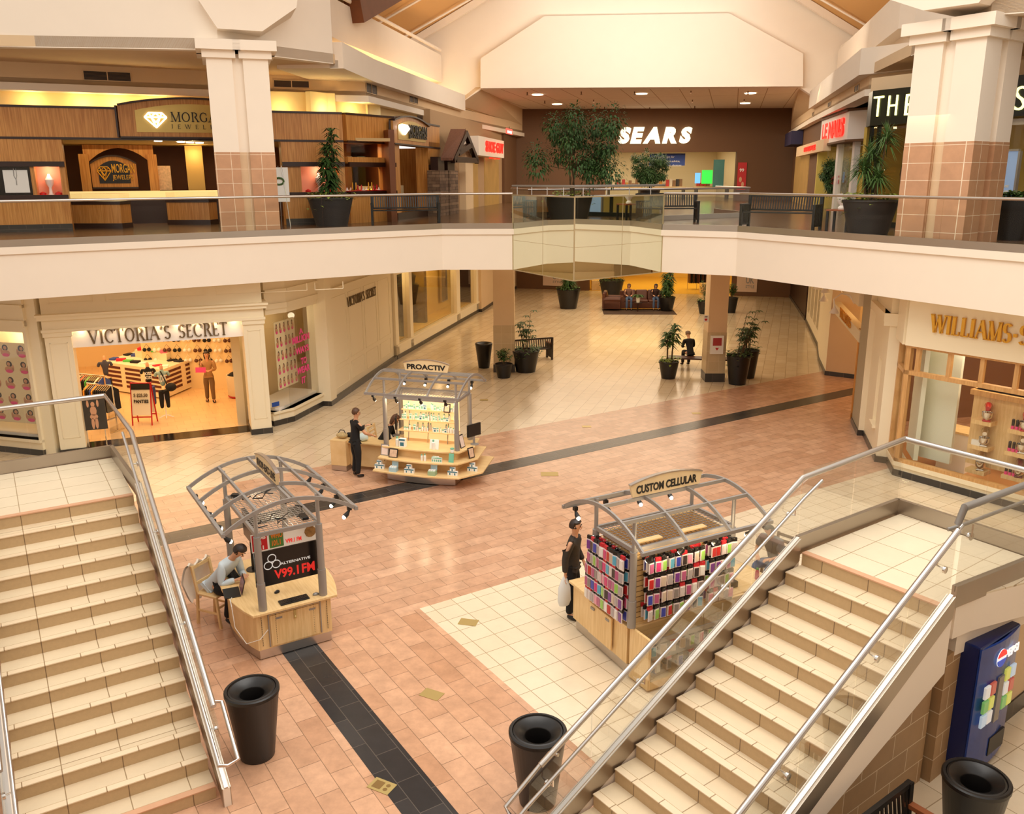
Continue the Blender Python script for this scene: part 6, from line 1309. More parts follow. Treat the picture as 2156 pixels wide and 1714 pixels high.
t = thing('shop_sign', 'white box sign with red neon letters above the nail shop', 'sign', NW.p(0, zA, 0)); mb = MB(); mb.prism([(13.5, 39.3), (12.5, 33.5), (13.3, 32.3), (14.6, 32.3), (14.6, 39.3)], zA, zB_); obj('sign_box', mb, M['white_paint'], t, True)
mb = MB(); mb.prism([(13.45, 39.3), (12.42, 33.5), (13.25, 32.2), (14.6, 32.2), (14.6, 39.3)], zB_, zB_ + .08); mb.prism([(13.45, 39.3), (12.42, 33.5), (13.25, 32.2), (14.6, 32.2), (14.6, 39.3)], zA - .08, zA); obj('sign_edging', mb, M['brown'], t, True)
a = NW.sz(1734, 293, .0); b = NW.sz(1780, 255, .0); obj('letters', text_mb('LE NAILS', NW.p(a[0], zA + .17, .0), NW.u if NW.u.cross(Vector((0, 0, 1))).dot(NW.n) > 0 else -NW.u, abs(b[0] - a[0]), .66, depth=.08, bold=.04), M['neon_red'], t, True)
mb = MB(); mb.prism([(13.75, 39), (13.0, 34), (13.5, 33.0), (13.6, 33.0), (13.1, 34), (13.85, 39)], U, zA); struct('window_nails', mb, M['shopglass'])
mb = MB(); mb.prism([(16.5, 32), (16.6, 32), (16.6, 40), (16.5, 40)], U, zA); mb.prism([(13.7, 40), (16.5, 40), (16.5, 40.1), (13.7, 40.1)], U, zA); struct('wall_nails_back', mb, mat('nails_wall', (206, 180, 90), .6)); area('nails_light', (15, 36, 8.1), (0, 0, 0), 2, 60, (1, .86, .5), 6)
for (x, y) in ((12.85, 33.6), (13.4, 32.9), (13.2, 36.2)): mb = MB(); mb.prism([(x, y), (x + .22, y), (x + .22, y + .22), (x, y + .22)], U, zA); struct('window_nails_post', mb, M['white_paint'])
NWg = Wall((13.75, 39), (13.0, 34)); a = NWg.sz(1746, 391, .02); b = NWg.sz(1767, 378, .02)
t = thing('window_lettering', 'red price number lettered on nail shop window', 'lettering', NWg.p(a[0], a[1], .02)); obj('letters', text_mb('$25', NWg.p(a[0], a[1], .02), NWg.u if NWg.u.cross(Vector((0, 0, 1))).dot(NWg.n) > 0 else -NWg.u, abs(b[0] - a[0]), .42, depth=.01, bold=.04), M['red'], t, True)
XW = Wall((16.6, 52.5), (14.3, 42.0)); box_sign(XW, 1676, 1735, 292, 330, .3, 'dark sign band with small red neon word beyond nail shop', 'MASSAGE', (1694, 1718, 304, 320), M['neon_red'], m_box=M['plaster_tan'], th=.3)
mb = MB(); XW.box(mb, 0, 4, 8.6, 9.3, 0, .6); struct('awning_blue', mb, mat('awning_navy', (40, 34, 70), .6))
mb = MB(); a, b = XW.sz(1672, 400)[0], XW.sz(1700, 400)[0]; XW.box(mb, a, b, U, 8.0, 0, .05); struct('window_shop_c', mb, M['win_dim'])
# ---- lower department store opening
a = LW.sz(1240, 600)[0]; b = LW.sz(1540, 600)[0]
mb = MB(); LW.box(mb, a - 3, b + 3, 0, ZB, -9.2, -9); LW.box(mb, a - 3, a - 2.8, 0, ZB, -9, -.3); LW.box(mb, b + 2.8, b + 3, 0, ZB, -9, -.3); struct('wall_dept_lower_back', mb, mat('dept_yellow', (226, 186, 96), .7))
mb = MB(); LW.box(mb, a - 3, b + 3, 0, .006, -9, 0); struct('floor_dept_lower', mb, mat('dept_floor', (226, 180, 80), .25)); area('dept_lower_light', (*LW.p((a + b) / 2, 0, -3.5).xy, 3.9), (0, 0, 0), 10, 330, (1, .78, .3), 5)
for pl, pr, tl_ in ((1143, 1190, 'left of the elevator-bay mirrors'), (1550, 1597, 'right of the far column')):
    board(LW, pl, pr, 556, 601 if pl < 1200 else 614, .06, mat('poster_pinkish', (226, 196, 172), .6), 'poster', 'large pale poster with grey letters on lower brown wall, ' + tl_, txt=[('UK', .45, .3, .4, .25), ('STYLE', .45, .14, .42, .1)], tm=M['kgrey'])
rn = random.Random(2)
for k, px in enumerate((1452, 1472, 1488)):
    q = LW.p(LW.sz(px, 600)[0], 0, -2.5); t = thing('clothes_rack', 'clothes rack with dark garments in lower department store, ' + ['left', 'middle', 'right'][k] + ' of three', 'clothes rack', q); mb = MB(); mb.tube([(-.4, 0, 0), (-.4, 0, 1.3), (.4, 0, 1.3), (.4, 0, 0)], .02, 6); obj('rack_frame', mb, M['chrome'], t)
    for j in range(6): mb = MB(); mb.slab([(-.33 + .12 * j, -.2, 1.25), (-.33 + .12 * j, .2, 1.25), (-.33 + .12 * j, .26, .4), (-.33 + .12 * j, -.26, .4)], (.07, 0, 0)); obj('garment', mb, M['cloth_black'] if j % 2 else M['leather'], t)
for k, px in enumerate((1265, 1500)):
    q = LW.p(LW.sz(px, 600)[0], 0, -.9); t = thing('low_display', 'low yellow display plinth in lower department store, ' + ('left', 'right')[k] + ' of two', 'plinth', q); mb = MB(); mb.box(-.8, .8, -.4, .4, 0, .6); obj('plinth_body', mb, M['maple'], t, bevel=.02)
# ================================================================ K3 PHONE CASE KIOSK
K3L = (2.22, 11.74, 0); K3R = R(28.5)
k3 = thing('phone_case_kiosk', 'maple kiosk hung with phone cases under grey arched canopy', 'kiosk', K3L, K3R)
mb = MB(); mb.prism([(-.84, -.34), (1.5, -.34), (1.5, .5), (.84, 1.08), (-.78, 1.12)], .02, .2); obj('kick_plate', mb, M['steel'], k3)
mb = MB(); mb.prism([(-.88, -.36), (.9, -.36), (.9, 1.1), (-.82, 1.15)], .2, .8); obj('cabinet_body', mb, M['maple'], k3)
mb = MB(); mb.prism([(-.94, -.42), (1.95, -.42), (1.95, .35), (1.0, .45), (.95, 1.15), (-.88, 1.2)], .8, .84); obj('counter_top', mb, M['maple'], k3, bevel=.005)
mb = MB(); mb.box(1.2, 1.85, -.3, .2, .04, .8); obj('side_cabinet', mb, M['maple'], k3)
kiosk_frame(k3, 'CUSTOM CELLULAR', ground=.84, signw=1.3)
mb = MB(); mb.slab([(-.895, -.02, .25), (-.875, .6, .25), (-.875, .6, .76), (-.895, -.02, .76)], (-.025, 0, 0)); obj('access_door', mb, M['maple'], k3)
for y in (.08, .47): mb = MB(); mb.box(-.925, -.905, y - .045, y + .045, .68, .715); obj('door_pull', mb, M['kgrey'], k3)
# glass display case at the front
mb = MB(); mb.box(-.88, -.84, -.86, -.42, .04, .82); mb.box(1.2, 1.24, -.86, -.42, .04, .82); mb.box(-.84, 1.2, -.86, -.42, .04, .16); mb.box(-.84, 1.2, -.46, -.42, .16, .82); obj('case_body', mb, M['maple'], k3)
mb = MB(); mb.box(-.84, 1.2, -.86, -.852, .16, .74); mb.box(-.84, 1.2, -.86, -.44, .80, .806); obj('case_glass', mb, M['shopglass'], k3)
mb = MB(); mb.box(-.86, 1.22, -.865, -.845, .735, .80); mb.box(-.84, 1.2, -.80, -.46, .44, .45); obj('case_trim', mb, M['kgrey'], k3)
slat = MB(); slat.box(-.8, .84, -.40, -.37, .84, 1.96); slat.box(-.8, .84, .37, .40, .84, 1.96); slat.box(-.8, -.77, -.37, .37, .84, 1.96); slat.box(.81, .84, -.37, .37, .84, 1.96); obj('slat_wall', slat, wood('slat_maple', (218, 176, 112), (234, 196, 134), 3), k3)
mb = MB()
for i in range(13):
    z = .92 + i * .08; mb.box(-.8, .84, -.404, -.40, z, z + .008); mb.box(-.804, -.80, -.40, .40, z, z + .008)
obj('slat_groove', mb, M['brown'], k3)
mb = MB(); mb.box(.3, .36, -.41, -.40, .84, 1.96); obj('slat_divider', mb, M['maple'], k3)
pc = [(206, 60, 120), (120, 60, 140), (60, 70, 170), (150, 200, 90), (230, 226, 220), (170, 160, 160), (90, 170, 200), (190, 40, 40), (60, 50, 50), (200, 180, 160), (180, 90, 130), (140, 130, 126), (210, 200, 196), (226, 150, 170)]
pcm = [mat('case_%d' % i, c, .3) for i, c in enumerate(pc)]; red_hd = mat('header_red', (190, 30, 40), .5)
clear = mat('blister', (232, 216, 210), .15)
packs = []
for i in range(14):
    t = thing('phone_case_pack', 'x', 'phone case'); mb = MB(); mb.box(-.042, .042, -.004, .03, -.035, .018, 0); mb.box(-.044, .044, -.01, .006, -.195, -.035, 1); mb.box(-.032, .032, -.02, -.01, -.18, -.05, 2)
    obj('blister_pack', mb, [M['black'] if i % 4 else red_hd, clear, pcm[i]], t); packs.append([t, True])
npack = [0]
def hang(lp, rz, label, group):
    i = rn.randrange(14); t, first = packs[i]; q = local(k3, lp); npack[0] += 1
    if first: packs[i][1] = False; t.location = q; t.rotation_euler = (0, 0, K3R + rz); t['label'] = label; t['group'] = group; return
    dup(t, q, K3R + rz, label, group)
rn = random.Random(21)
mbh = MB()
for sec, (x0, x1) in enumerate(((-.68, .22), (.42, .80))):
    nx = 9 if sec == 0 else 5
    for r_, z in enumerate((1.86, 1.62, 1.38, 1.14)):
        for k in range(nx):
            x = x0 + (x1 - x0) * k / (nx - 1)
            mbh.tube([(x, -.40, z + .012), (x, -.62, z + .012)], .004, 4)
            for dpt in ((.60, .50) if (r_ + k) % 3 else (.60, .53, .46)):
                hang((x + rn.uniform(-.012, .012), -dpt, z), rn.uniform(-.3, .3), 'phone case pack hanging on long front of the kiosk, %s row' % ['top', 'second', 'third', 'bottom'][r_], 'phone cases on the front, %s row' % ['top', 'second', 'third', 'bottom'][r_])
for r_, z in enumerate((1.88, 1.68, 1.48, 1.28, 1.08)):
    for k in range(11):
        y = -.36 + (.85 if r_ > 1 else .8) * k / 10 + .02; xx = -.80 if y < .41 else -.80
        mbh.tube([(-.80, min(y, .40), z + .012), (-1.0, y, z + .012)], .004, 4)
        for dpt in (.20, .11): hang((-.80 - dpt, y + rn.uniform(-.01, .01), z), R(-90) + rn.uniform(-.3, .3), 'phone case pack hanging on left end of the kiosk, %s row' % ['top', 'second', 'middle', 'fourth', 'lowest'][r_], 'phone cases on the end, %s row' % ['top', 'second', 'middle', 'fourth', 'lowest'][r_])
obj('display_hook', mbh, M['chrome'], k3)['kind'] = 'stuff'
for k in range(12): hang((-.75 + .17 * k, -.80, .70), rn.uniform(-.3, .3), 'phone case pack standing inside the glass case, upper row', 'phone cases in the glass case, upper row')
for k in range(8): hang((-.65 + .2 * k, -.78, .42), rn.uniform(-.3, .3), 'phone case pack inside the glass case, lower row', 'phone cases in the glass case, lower row')
for k in range(26):
    t = thing('phone_accessory', 'small dark accessory pouch lying in the glass case', 'accessory', local(k3, (-.78 + .077 * k, -.56 - .05 * (k % 3), .45 if k % 2 else .16)), K3R + k); t['group'] = 'accessory pouches in the glass case'; mb = MB(); mb.box(-.05, .05, -.035, .035, 0, .03); obj('pouch', mb, [M['cloth_black'], M['kgrey'], pcm[k % 14]][k % 3], t)
for x in (-.6, .1, .7): point('kiosk_spot', local(k3, (x, -.8, 1.98)), 5, (1, .78, .48), .05)
for k, x in enumerate((-.55, .25)):
    t = thing('wood_offcut', 'pale wooden plank lying on wire shelf of phone case kiosk, ' + ('left' if k == 0 else 'right') + ' one', 'plank', local(k3, (x, -.33 , 2.035)), K3R); mb = MB(); mb.box(-.22, .22, -.05, .05, 0, .02); obj('plank', mb, M['maple'], t)
t = thing('card_terminal', 'dark till terminal on counter of phone case kiosk', 'till', local(k3, (1.15, -.15, .84)), K3R); mb = MB(); mb.slab([(-.12, -.12, 0), (.12, -.12, 0), (.12, .14, 0), (-.12, .14, 0)], (0, 0, .1)); obj('terminal_body', mb, M['black'], t, bevel=.01); mb = MB(); mb.slab([(-.1, .02, .1), (.1, .02, .1), (.1, .12, .2), (-.1, .12, .2)], (0, .02, 0)); obj('screen', mb, M['blackgloss'], t)
t = thing('juice_bottle', 'pink juice bottle with green cap on the counter', 'bottle', local(k3, (1.72, -.2, .84)), K3R); mb = MB(); mb.lathe([(.032, 0), (.034, .02), (.034, .1), (.028, .13), (.014, .16)], (0, 0, 0), 14); obj('bottle_body', mb, mat('juice', (186, 70, 96), .2), t, smooth=True); mb = MB(); mb.lathe([(.017, .16), (.017, .185)], (0, 0, 0), 12); obj('cap', mb, mat('cap_green', (40, 150, 60), .4), t)
# ================================================================ PEOPLE
def skin_mesh(nodes, edges, root, lvl=2):
    """nodes: name -> (xyz, radius); returns MB of a smooth skinned surface"""
    names = list(nodes); ix = {n: i for i, n in enumerate(names)}
    me = bpy.data.meshes.new('sk'); me.from_pydata([tuple(nodes[n][0]) for n in names], [(ix[a], ix[b]) for a, b in edges], [])
    o = bpy.data.objects.new('sk', me); C.objects.link(o); m = o.modifiers.new('s', 'SKIN'); m.use_smooth_shade = True; m.branch_smoothing = .6
    sv = me.skin_vertices[0].data
    for n in names: r_ = nodes[n][1]; sv[ix[n]].radius = r_ if hasattr(r_, '__len__') else (r_, r_); sv[ix[n]].use_root = (n == root)
    s = o.modifiers.new('d', 'SUBSURF'); s.levels = lvl
    dg = bpy.context.evaluated_depsgraph_get(); dg.update(); ev = bpy.data.meshes.new_from_object(o.evaluated_get(dg))
    mb = MB(); mb.add([v.co.copy() for v in ev.vertices], [tuple(p.vertices) for p in ev.polygons]); bpy.data.objects.remove(o); bpy.data.meshes.remove(me); bpy.data.meshes.remove(ev); return mb
def person(label, loc, rz, J, top, bottom, hairm, hair='short', sleeve='long', shoes=None, scale=1.0, skirt=False, bulk=1.0):
    """J: joint name -> xyz (facing +x, left is +y). top/bottom: materials"""
    t = thing('person', label, 'person', loc, rz); b = bulk
    V = {k: Vector(v) for k, v in J.items()}
    rad = dict(pel=(.12 * b, .10 * b), wst=(.11 * b, .09 * b), cst=(.135 * b, .10 * b), nb=.05, nk=.047, hd0=.06, hd1=(.078, .075), hd2=.085, hd3=.05)
    n = {}; e = []
    n['pel'] = (V['pel'], rad['pel']); n['wst'] = (V['pel'].lerp(V['cst'], .5), rad['wst']); n['cst'] = (V['cst'], rad['cst']); n['nb'] = (V['neck'] - (V['head'] - V['neck']) * .15, .06); n['nk'] = (V['neck'], .048)
    hdv = (V['head'] - V['neck']).normalized(); n['hd1'] = (V['head'] - hdv * .05, .068); n['hd2'] = (V['head'] + hdv * .03, .088); n['hd3'] = (V['head'] + hdv * .09, .06)
    e += [('pel', 'wst'), ('wst', 'cst'), ('cst', 'nb'), ('nb', 'nk'), ('nk', 'hd1'), ('hd1', 'hd2'), ('hd2', 'hd3')]
    fwd = Vector(J.get('face', (1, 0, 0))).normalized()
    for s in 'lr':
        sg = 1 if s == 'l' else -1
        n[s + 'sh'] = (V[s + 'sh'], .058 * b); n[s + 'el'] = (V[s + 'el'], .042 * b); n[s + 'fa'] = (V[s + 'el'].lerp(V[s + 'wr'], .4), .04); n[s + 'wr'] = (V[s + 'wr'], .026)
        hd = (V[s + 'wr'] - V[s + 'el']).normalized(); pm = V[s + 'wr'] + hd * .06; n[s + 'pm'] = (pm, (.036, .02))
        e += [('cst', s + 'sh'), (s + 'sh', s + 'el'), (s + 'el', s + 'fa'), (s + 'fa', s + 'wr'), (s + 'wr', s + 'pm')]
        sd = hd.cross(Vector((0, 0, 1))); sd = sd.normalized() if sd.length > .1 else Vector((0, 1, 0)); cu = sd.cross(hd).normalized()
        for f, (off, ln) in enumerate(((-.03, .068), (-.01, .078), (.01, .072), (.028, .056))):
            a = pm + sd * off + hd * .03; m_ = a + hd * ln * .5 - cu * .006; z = m_ + hd * ln * .4 - cu * .022
            n[f'{s}f{f}a'] = (a, .011); n[f'{s}f{f}b'] = (m_, .009); n[f'{s}f{f}c'] = (z, .008); e += [(s + 'pm', f'{s}f{f}a'), (f'{s}f{f}a', f'{s}f{f}b'), (f'{s}f{f}b', f'{s}f{f}c')]
        a = V[s + 'wr'] + hd * .03 - sd * .035 * sg; z = a + hd * .04 - sd * .02 * sg - cu * .01; n[s + 'ta'] = (a, .012); n[s + 'tb'] = (z, .01); e += [(s + 'wr', s + 'ta'), (s + 'ta', s + 'tb')]
        n[s + 'hp'] = (V[s + 'hp'], .088 * b); n[s + 'th'] = (V[s + 'hp'].lerp(V[s + 'kn'], .45), .078 * b); n[s + 'kn'] = (V[s + 'kn'], .056 * b); n[s + 'cf'] = (V[s + 'kn'].lerp(V[s + 'an'], .35), .054 * b); n[s + 'an'] = (V[s + 'an'], .036)
        n[s + 'to'] = (V[s + 'to'], (.026, .014)); e += [('pel', s + 'hp'), (s + 'hp', s + 'th'), (s + 'th', s + 'kn'), (s + 'kn', s + 'cf'), (s + 'cf', s + 'an'), (s + 'an', s + 'to')]
    cl = {'pel', 'wst', 'cst', 'lsh', 'rsh', 'lhp', 'rhp', 'lth', 'rth', 'lkn', 'rkn', 'lcf', 'rcf'} | ({'lel', 'rel', 'lfa', 'rfa'} if sleeve == 'long' else set())
    nb_ = {k: (v[0], (tuple(x * .72 for x in v[1]) if hasattr(v[1], '__len__') else v[1] * .72) if k in cl else v[1]) for k, v in n.items()}
    obj('body', skin_mesh(nb_, e, 'pel'), M['skin'], t, smooth=True)
    def sub(keys, grow, ed=None):
        nn = {}
        for k in keys:
            r_ = n[k][1]; nn[k] = (n[k][0], tuple(x + grow for x in r_) if hasattr(r_, '__len__') else r_ + grow)
        return nn, [q for q in e if q[0] in nn and q[1] in nn]
    keys = ['pel', 'wst', 'cst', 'nb', 'lsh', 'rsh']
    if sleeve == 'long': keys += ['lel', 'rel', 'lfa', 'rfa', 'lwr', 'rwr']
    nn, ee = sub(keys, .016); nn['nb'] = (nn['nb'][0], .078); ax = V['cst'] - V['pel']; nn['hem'] = (V['pel'] - ax * .16, (.135 * b, .115 * b)); ee.append(('pel', 'hem')); nn['cst'] = (V['cst'], (.175 * b, .14 * b)); nn['up'] = (V['cst'] + ax * .38, (.13 * b, .105 * b)); ee = [q for q in ee if 'nb' not in q] + [('cst', 'up'), ('up', 'nb')]; ee = [(('up', q[1]) if q[0] == 'cst' and q[1] in ('lsh', 'rsh') else q) for q in ee]; nn['lsh'] = (V['lsh'], .082 * b); nn['rsh'] = (V['rsh'], .082 * b)
    if sleeve == 'short':
        for s in 'lr': nn[s + 'sl'] = (V[s + 'sh'].lerp(V[s + 'el'], .75), .078); ee.append((s + 'sh', s + 'sl'))
    if sleeve == 'long':
        for s in 'lr': nn[s + 'wr'] = (V[s + 'wr'] - (V[s + 'wr'] - V[s + 'el']) * .08, .048)
    obj('shirt' if sleeve != 'coat' else 'coat', skin_mesh(nn, ee, 'pel'), top, t, smooth=True)
    nn, ee = sub(['pel', 'lhp', 'rhp', 'lth', 'rth', 'lkn', 'rkn', 'lcf', 'rcf', 'lan', 'ran'], .018)
    nn['up'] = (V['pel'].lerp(V['cst'], .3), (.125 * b, .105 * b)); ee.append(('pel', 'up'))
    for s in 'lr': nn[s + 'an'] = (V[s + 'an'] + Vector((0, 0, -.01)), .062)
    obj('trousers', skin_mesh(nn, ee, 'pel'), bottom, t, smooth=True)
    for s in 'lr':
        a, z = V[s + 'an'], V[s + 'to']; d = (z - a).normalized(); nn = {'h': (a - d * .03 + Vector((0, 0, -.03)), (.054, .046)), 'm': (a.lerp(z, .5) + Vector((0, 0, -.02)), (.058, .046)), 't': (z + Vector((0, 0, -.005)), (.052, .036))}
        obj('shoe', skin_mesh(nn, [('h', 'm'), ('m', 't')], 'h', 1), shoes or M['black'], t, smooth=True)
    # head details
    hc = V['head'] + hdv * .01; side = hdv.cross(fwd).normalized()
    mb = MB(); mb.ball(hc + fwd * .088 - hdv * .012, .016, 8, 6, 1.4); obj('nose', mb, M['skin'], t, smooth=True)
    for sg in (-1, 1):
        mb = MB(); mb.ball(hc + side * .085 * sg - hdv * .005, .015, 8, 6, 1.4); obj('ear', mb, M['skin'], t, smooth=True)
        mb = MB(); mb.ball(hc + fwd * .078 + side * .03 * sg + hdv * .022, .010, 8, 6); obj('eye', mb, M['black'], t, smooth=True)
    mb = MB(); mb.tube([hc + fwd * .08 - side * .02 - hdv * .05, hc + fwd * .086 - hdv * .052, hc + fwd * .08 + side * .02 - hdv * .05], .005, 5); obj('mouth', mb, mat('lips', (176, 96, 84), .5), t)
    mb = MB(); N1, N2 = 16, 10; rr = random.Random(3)
    for i in range(N2 + 1):
        ph = math.pi * i / N2
        for j in range(N1):
            th = 2 * math.pi * j / N1; d = hdv * math.cos(ph) + (fwd * math.cos(th) + side * math.sin(th)) * math.sin(ph)
            r_ = .106 + rr.uniform(-.003, .005); f = d.dot(fwd); lo = -d.dot(hdv)
            if f > .35 and lo > -.45: r_ = .07
            if lo > .55 and hair == 'short': r_ = .06
            p = hc + hdv * .015 - fwd * .012 + d * r_
            if hair == 'long' and f < .3 and lo > .2: p -= hdv * .14 * (lo - .2); 
            mb.v.append(p)
    for i in range(N2):
        for j in range(N1): mb.f.append([i * N1 + j, i * N1 + (j + 1) % N1, (i + 1) * N1 + (j + 1) % N1, (i + 1) * N1 + j]); mb.m.append(0)
    obj('hair', mb, hairm, t, smooth=True)
    if scale != 1: t.scale = (scale,) * 3
    return t
def standing(h=1.72, lean=0, arms=None, step=.0):
    k = h / 1.72; J = dict(pel=(0, 0, .98), cst=(.0 + lean * .3, 0, 1.26), neck=(.01 + lean * .5, 0, 1.46), head=(.02 + lean * .6, 0, 1.59), lsh=(lean * .4, .17, 1.38), rsh=(lean * .4, -.17, 1.38),
        lel=(.0, .23, 1.12), rel=(0, -.23, 1.12), lwr=(.12, .2, .92), rwr=(.12, -.2, .92), lhp=(0, .095, .82), rhp=(0, -.095, .82), lkn=(.03 + step, .09, .48), rkn=(.02 - step, -.09, .48), lan=(-.02 + step * 1.6, .1, .09), ran=(-.02 - step * 1.8, -.1, .09), lto=(.14 + step * 1.6, .12, .045), rto=(.14 - step * 1.8, -.12, .045))
    J.update(arms or {}); return {a: tuple(c * k for c in v) if a != 'face' else v for a, v in J.items()}
def sitting(seat=.45, lean=.1, arms=None, kx=.42, head=None):
    z = seat + .1; J = dict(pel=(0, 0, z + .03), cst=(.05 + lean, 0, z + .34), neck=(.06 + lean * 1.6, 0, z + .54), head=(.10 + lean * 2.0, 0, z + .66), lsh=(.05 + lean * 1.3, .17, z + .45), rsh=(.05 + lean * 1.3, -.17, z + .45), lel=(.14 + lean, .23, z + .2), rel=(.14 + lean, -.23, z + .2), lwr=(.36, .14, z + .18), rwr=(.36, -.14, z + .18),
        lhp=(.13, .10, z - .02), rhp=(.13, -.10, z - .02), lkn=(kx, .12, z + .0), rkn=(kx, -.12, z + .0), lan=(kx + .02, .12, .09), ran=(kx + .02, -.12, .09), lto=(kx + .18, .13, .045), rto=(kx + .18, -.13, .045)); J.update(arms or {}); return J
def face_to(a, b): return math.atan2(b[1] - a[1], b[0] - a[0])
# woman in black standing at the skincare kiosk
wl = P(752, 1003, 0)
person('woman in black top and black trousers standing at left of the skincare kiosk', wl, R(35), standing(1.70, .08, {'rwr': (.38, -.16, 1.02), 'rel': (.14, -.26, 1.14), 'lel': (.1, .2, 1.12), 'lwr': (.3, .1, 1.2), 'face': (1, -.15, -.25)}), M['cloth_black'], M['cloth_black'], M['hair_brown'], 'short', 'short')
t = thing('mobile_phone', 'small phone held by the standing woman in black', 'phone', pmat(bpy.data.objects['person']) @ Vector((.40, .08, 1.2)), R(35)); mb = MB(); mb.box(-.02, .09, -.03, .03, 0, .01); obj('phone_body', mb, M['black'], t)
# seated woman bent over the desk
sl_ = local(k1, (-1.42, .28, 0)); person('woman with long brown hair bent over the desk beside left kiosk post', sl_, K1R + R(10), sitting(.47, .16, {'face': (.7, 0, -.7)}), M['cloth_black'], M['cloth_black'], M['hair_brown'], 'long', 'long')
def chair(name, label, loc, rz, m, seat=.46, back=.95, cat='chair', slats=4, slat_h=True):
    t = thing(name, label, cat, loc, rz); mb = MB(); mb.box(-.21, .21, -.21, .21, seat - .04, seat); obj('seat', mb, m, t, bevel=.01)
    for sx in (-1, 1):
        for sy in (-1, 1):
            mb = MB()
            if sx < 0: mb.bar((-.24, .19 * sy, 0), (-.19, .19 * sy, seat), .04, .035); mb.bar((-.19, .19 * sy, seat), (-.26, .19 * sy, back), .04, .035)
            else: mb.bar((.23, .19 * sy, 0), (.19, .19 * sy, seat - .02), .04, .035)
            obj('leg', mb, m, t)
    mb = MB()
    for i in range(slats):
        z = seat + .14 + (back - seat - .18) * i / max(1, slats - 1); x = -.19 - .07 * (z - seat) / (back - seat); mb.box(x - .01, x + .01, -.18, .18, z - .02, z + .03)
    obj('backrest', mb, m, t); mb = MB()
    for sy in (-1, 1): mb.bar((-.21, .19 * sy, seat * .45), (.2, .19 * sy, seat * .45), .022, .03)
    mb.bar((.2, -.19, seat * .62), (.2, .19, seat * .62), .022, .03); obj('stretcher', mb, m, t); return t
chair('wooden_chair', 'pale wooden chair with slatted back behind the bent woman', local(k1, (-1.55, .62, 0)), K1R + R(0), M['maple'])
t = thing('green_cloth', 'green cloth hung over the pale slatted chair', 'cloth', local(k1, (-1.35, .62, .80)), K1R); mb = MB(); mb.ball((0, 0, .04), .12, 12, 7, .6); obj('cloth_fold', mb, mat('green_cloth', (40, 130, 90), .8), t, smooth=True)
# seated man at the radio kiosk: faces towards the counter (local -y... of the kiosk's left side)
ml = P(452, 1315, 0) + Vector((.02, .12, 0)); mrz = face_to(ml, local(k2, (-.02, .3, 0)))
chair('tall_wooden_chair', 'tall pale wooden chair under the man in light blue shirt', ml, mrz, M['maple'], seat=.56, back=1.0, slats=2)
person('man in light blue shirt and black trousers hunched over the laptop', ml + Vector((0, 0, .03)), mrz, sitting(.54, .24, {'lel': (.36, .24, .74 + .05), 'rel': (.36, -.24, .79), 'lwr': (.56, .08, .86), 'rwr': (.56, -.10, .86), 'lkn': (.40, .1, .58), 'rkn': (.40, -.1, .58), 'lan': (.22, .1, .20), 'ran': (.30, -.1, .15), 'lto': (.36, .1, .12), 'rto': (.44, -.1, .07), 'face': (.7, 0, -.7)}), mat('shirt_blue', (206, 220, 228), .8, var=.05), M['cloth_black'], M['hair_dark'], 'short', 'long')
t = thing('jacket', 'cream jacket draped over back of the tall wooden chair', 'jacket', local(bpy.data.objects['tall_wooden_chair'], (-.27, 0, .6)), mrz); mb = MB(); n = 12
for side in (0, 1):
    for i in range(n + 1):
        for j in range(9):
            yy = -.24 + .06 * j; zz = .42 - .62 * i / n + .03 * math.sin(j * 2.1 + i); xx = -.03 - .09 * math.sin(i / n * 3) - .02 * math.sin(j * 1.9 + i * .4) + side * .04; mb.v.append(Vector((xx, yy * (1 + .25 * math.sin(i / n * 3)), zz)))
for side in (0, 1):
    for i in range(n):
        for j in range(8): a = side * (n + 1) * 9 + i * 9 + j; mb.f.append([a, a + 1, a + 10, a + 9]); mb.m.append(0)
W9 = (n + 1) * 9
for j in range(8): mb.f.append([j, j + 1, W9 + j + 1, W9 + j]); mb.m.append(0); a = n * 9 + j; mb.f.append([a, a + 1, W9 + a + 1, W9 + a]); mb.m.append(0)
obj('jacket_cloth', mb, mat('cream_cloth', (240, 228, 210), .85), t, smooth=True)
# man in dark jacket behind the phone case kiosk, with a white bag
dm = local(k3, (-.62, 1.5, 0)); dmp = person('person in dark jacket standing half hidden behind phone case kiosk', dm, K3R + R(-50), standing(1.72, .05, {'rwr': (-.04, -.25, .86), 'rel': (-.05, -.24, 1.12)}), mat('dark_jacket', (52, 44, 36), .8, var=.3, vscale=20), M['cloth_black'], M['hair_dark'], 'short', 'long')
t = thing('carrier_bag', 'white translucent plastic bag held beside phone case kiosk', 'bag', pmat(dmp) @ Vector((-.05, -.26, .33)), K3R); mb = MB(); mb.lathe([(.09, 0), (.12, .08), (.11, .3), (.05, .45), (.02, .5)], (0, 0, 0), 12); mb.v = [Vector((v.x, v.y * .6, v.z)) for v in mb.v]; obj('bag_body', mb, mat('white_bag', (226, 228, 226), .4), t, smooth=True)
# woman seated right of phone case kiosk
gw = P(1622, 1262, 0) + Vector((.15, .35, 0)); grz = face_to(gw, local(k3, (1.2, .2, 0)))
chair('dark_chair', 'dark brown slatted chair at right of phone case kiosk', gw + Vector((.06, .02, 0)), grz, mat('chair_brown', (110, 76, 40), .5))
person('seated person in grey top and blue jeans beside phone case kiosk', gw, grz, sitting(.46, .1), mat('grey_knit', (104, 100, 98), .9), mat('denim', (84, 104, 136), .85, var=.2, vscale=15), M['hair_dark'], 'short', 'short')
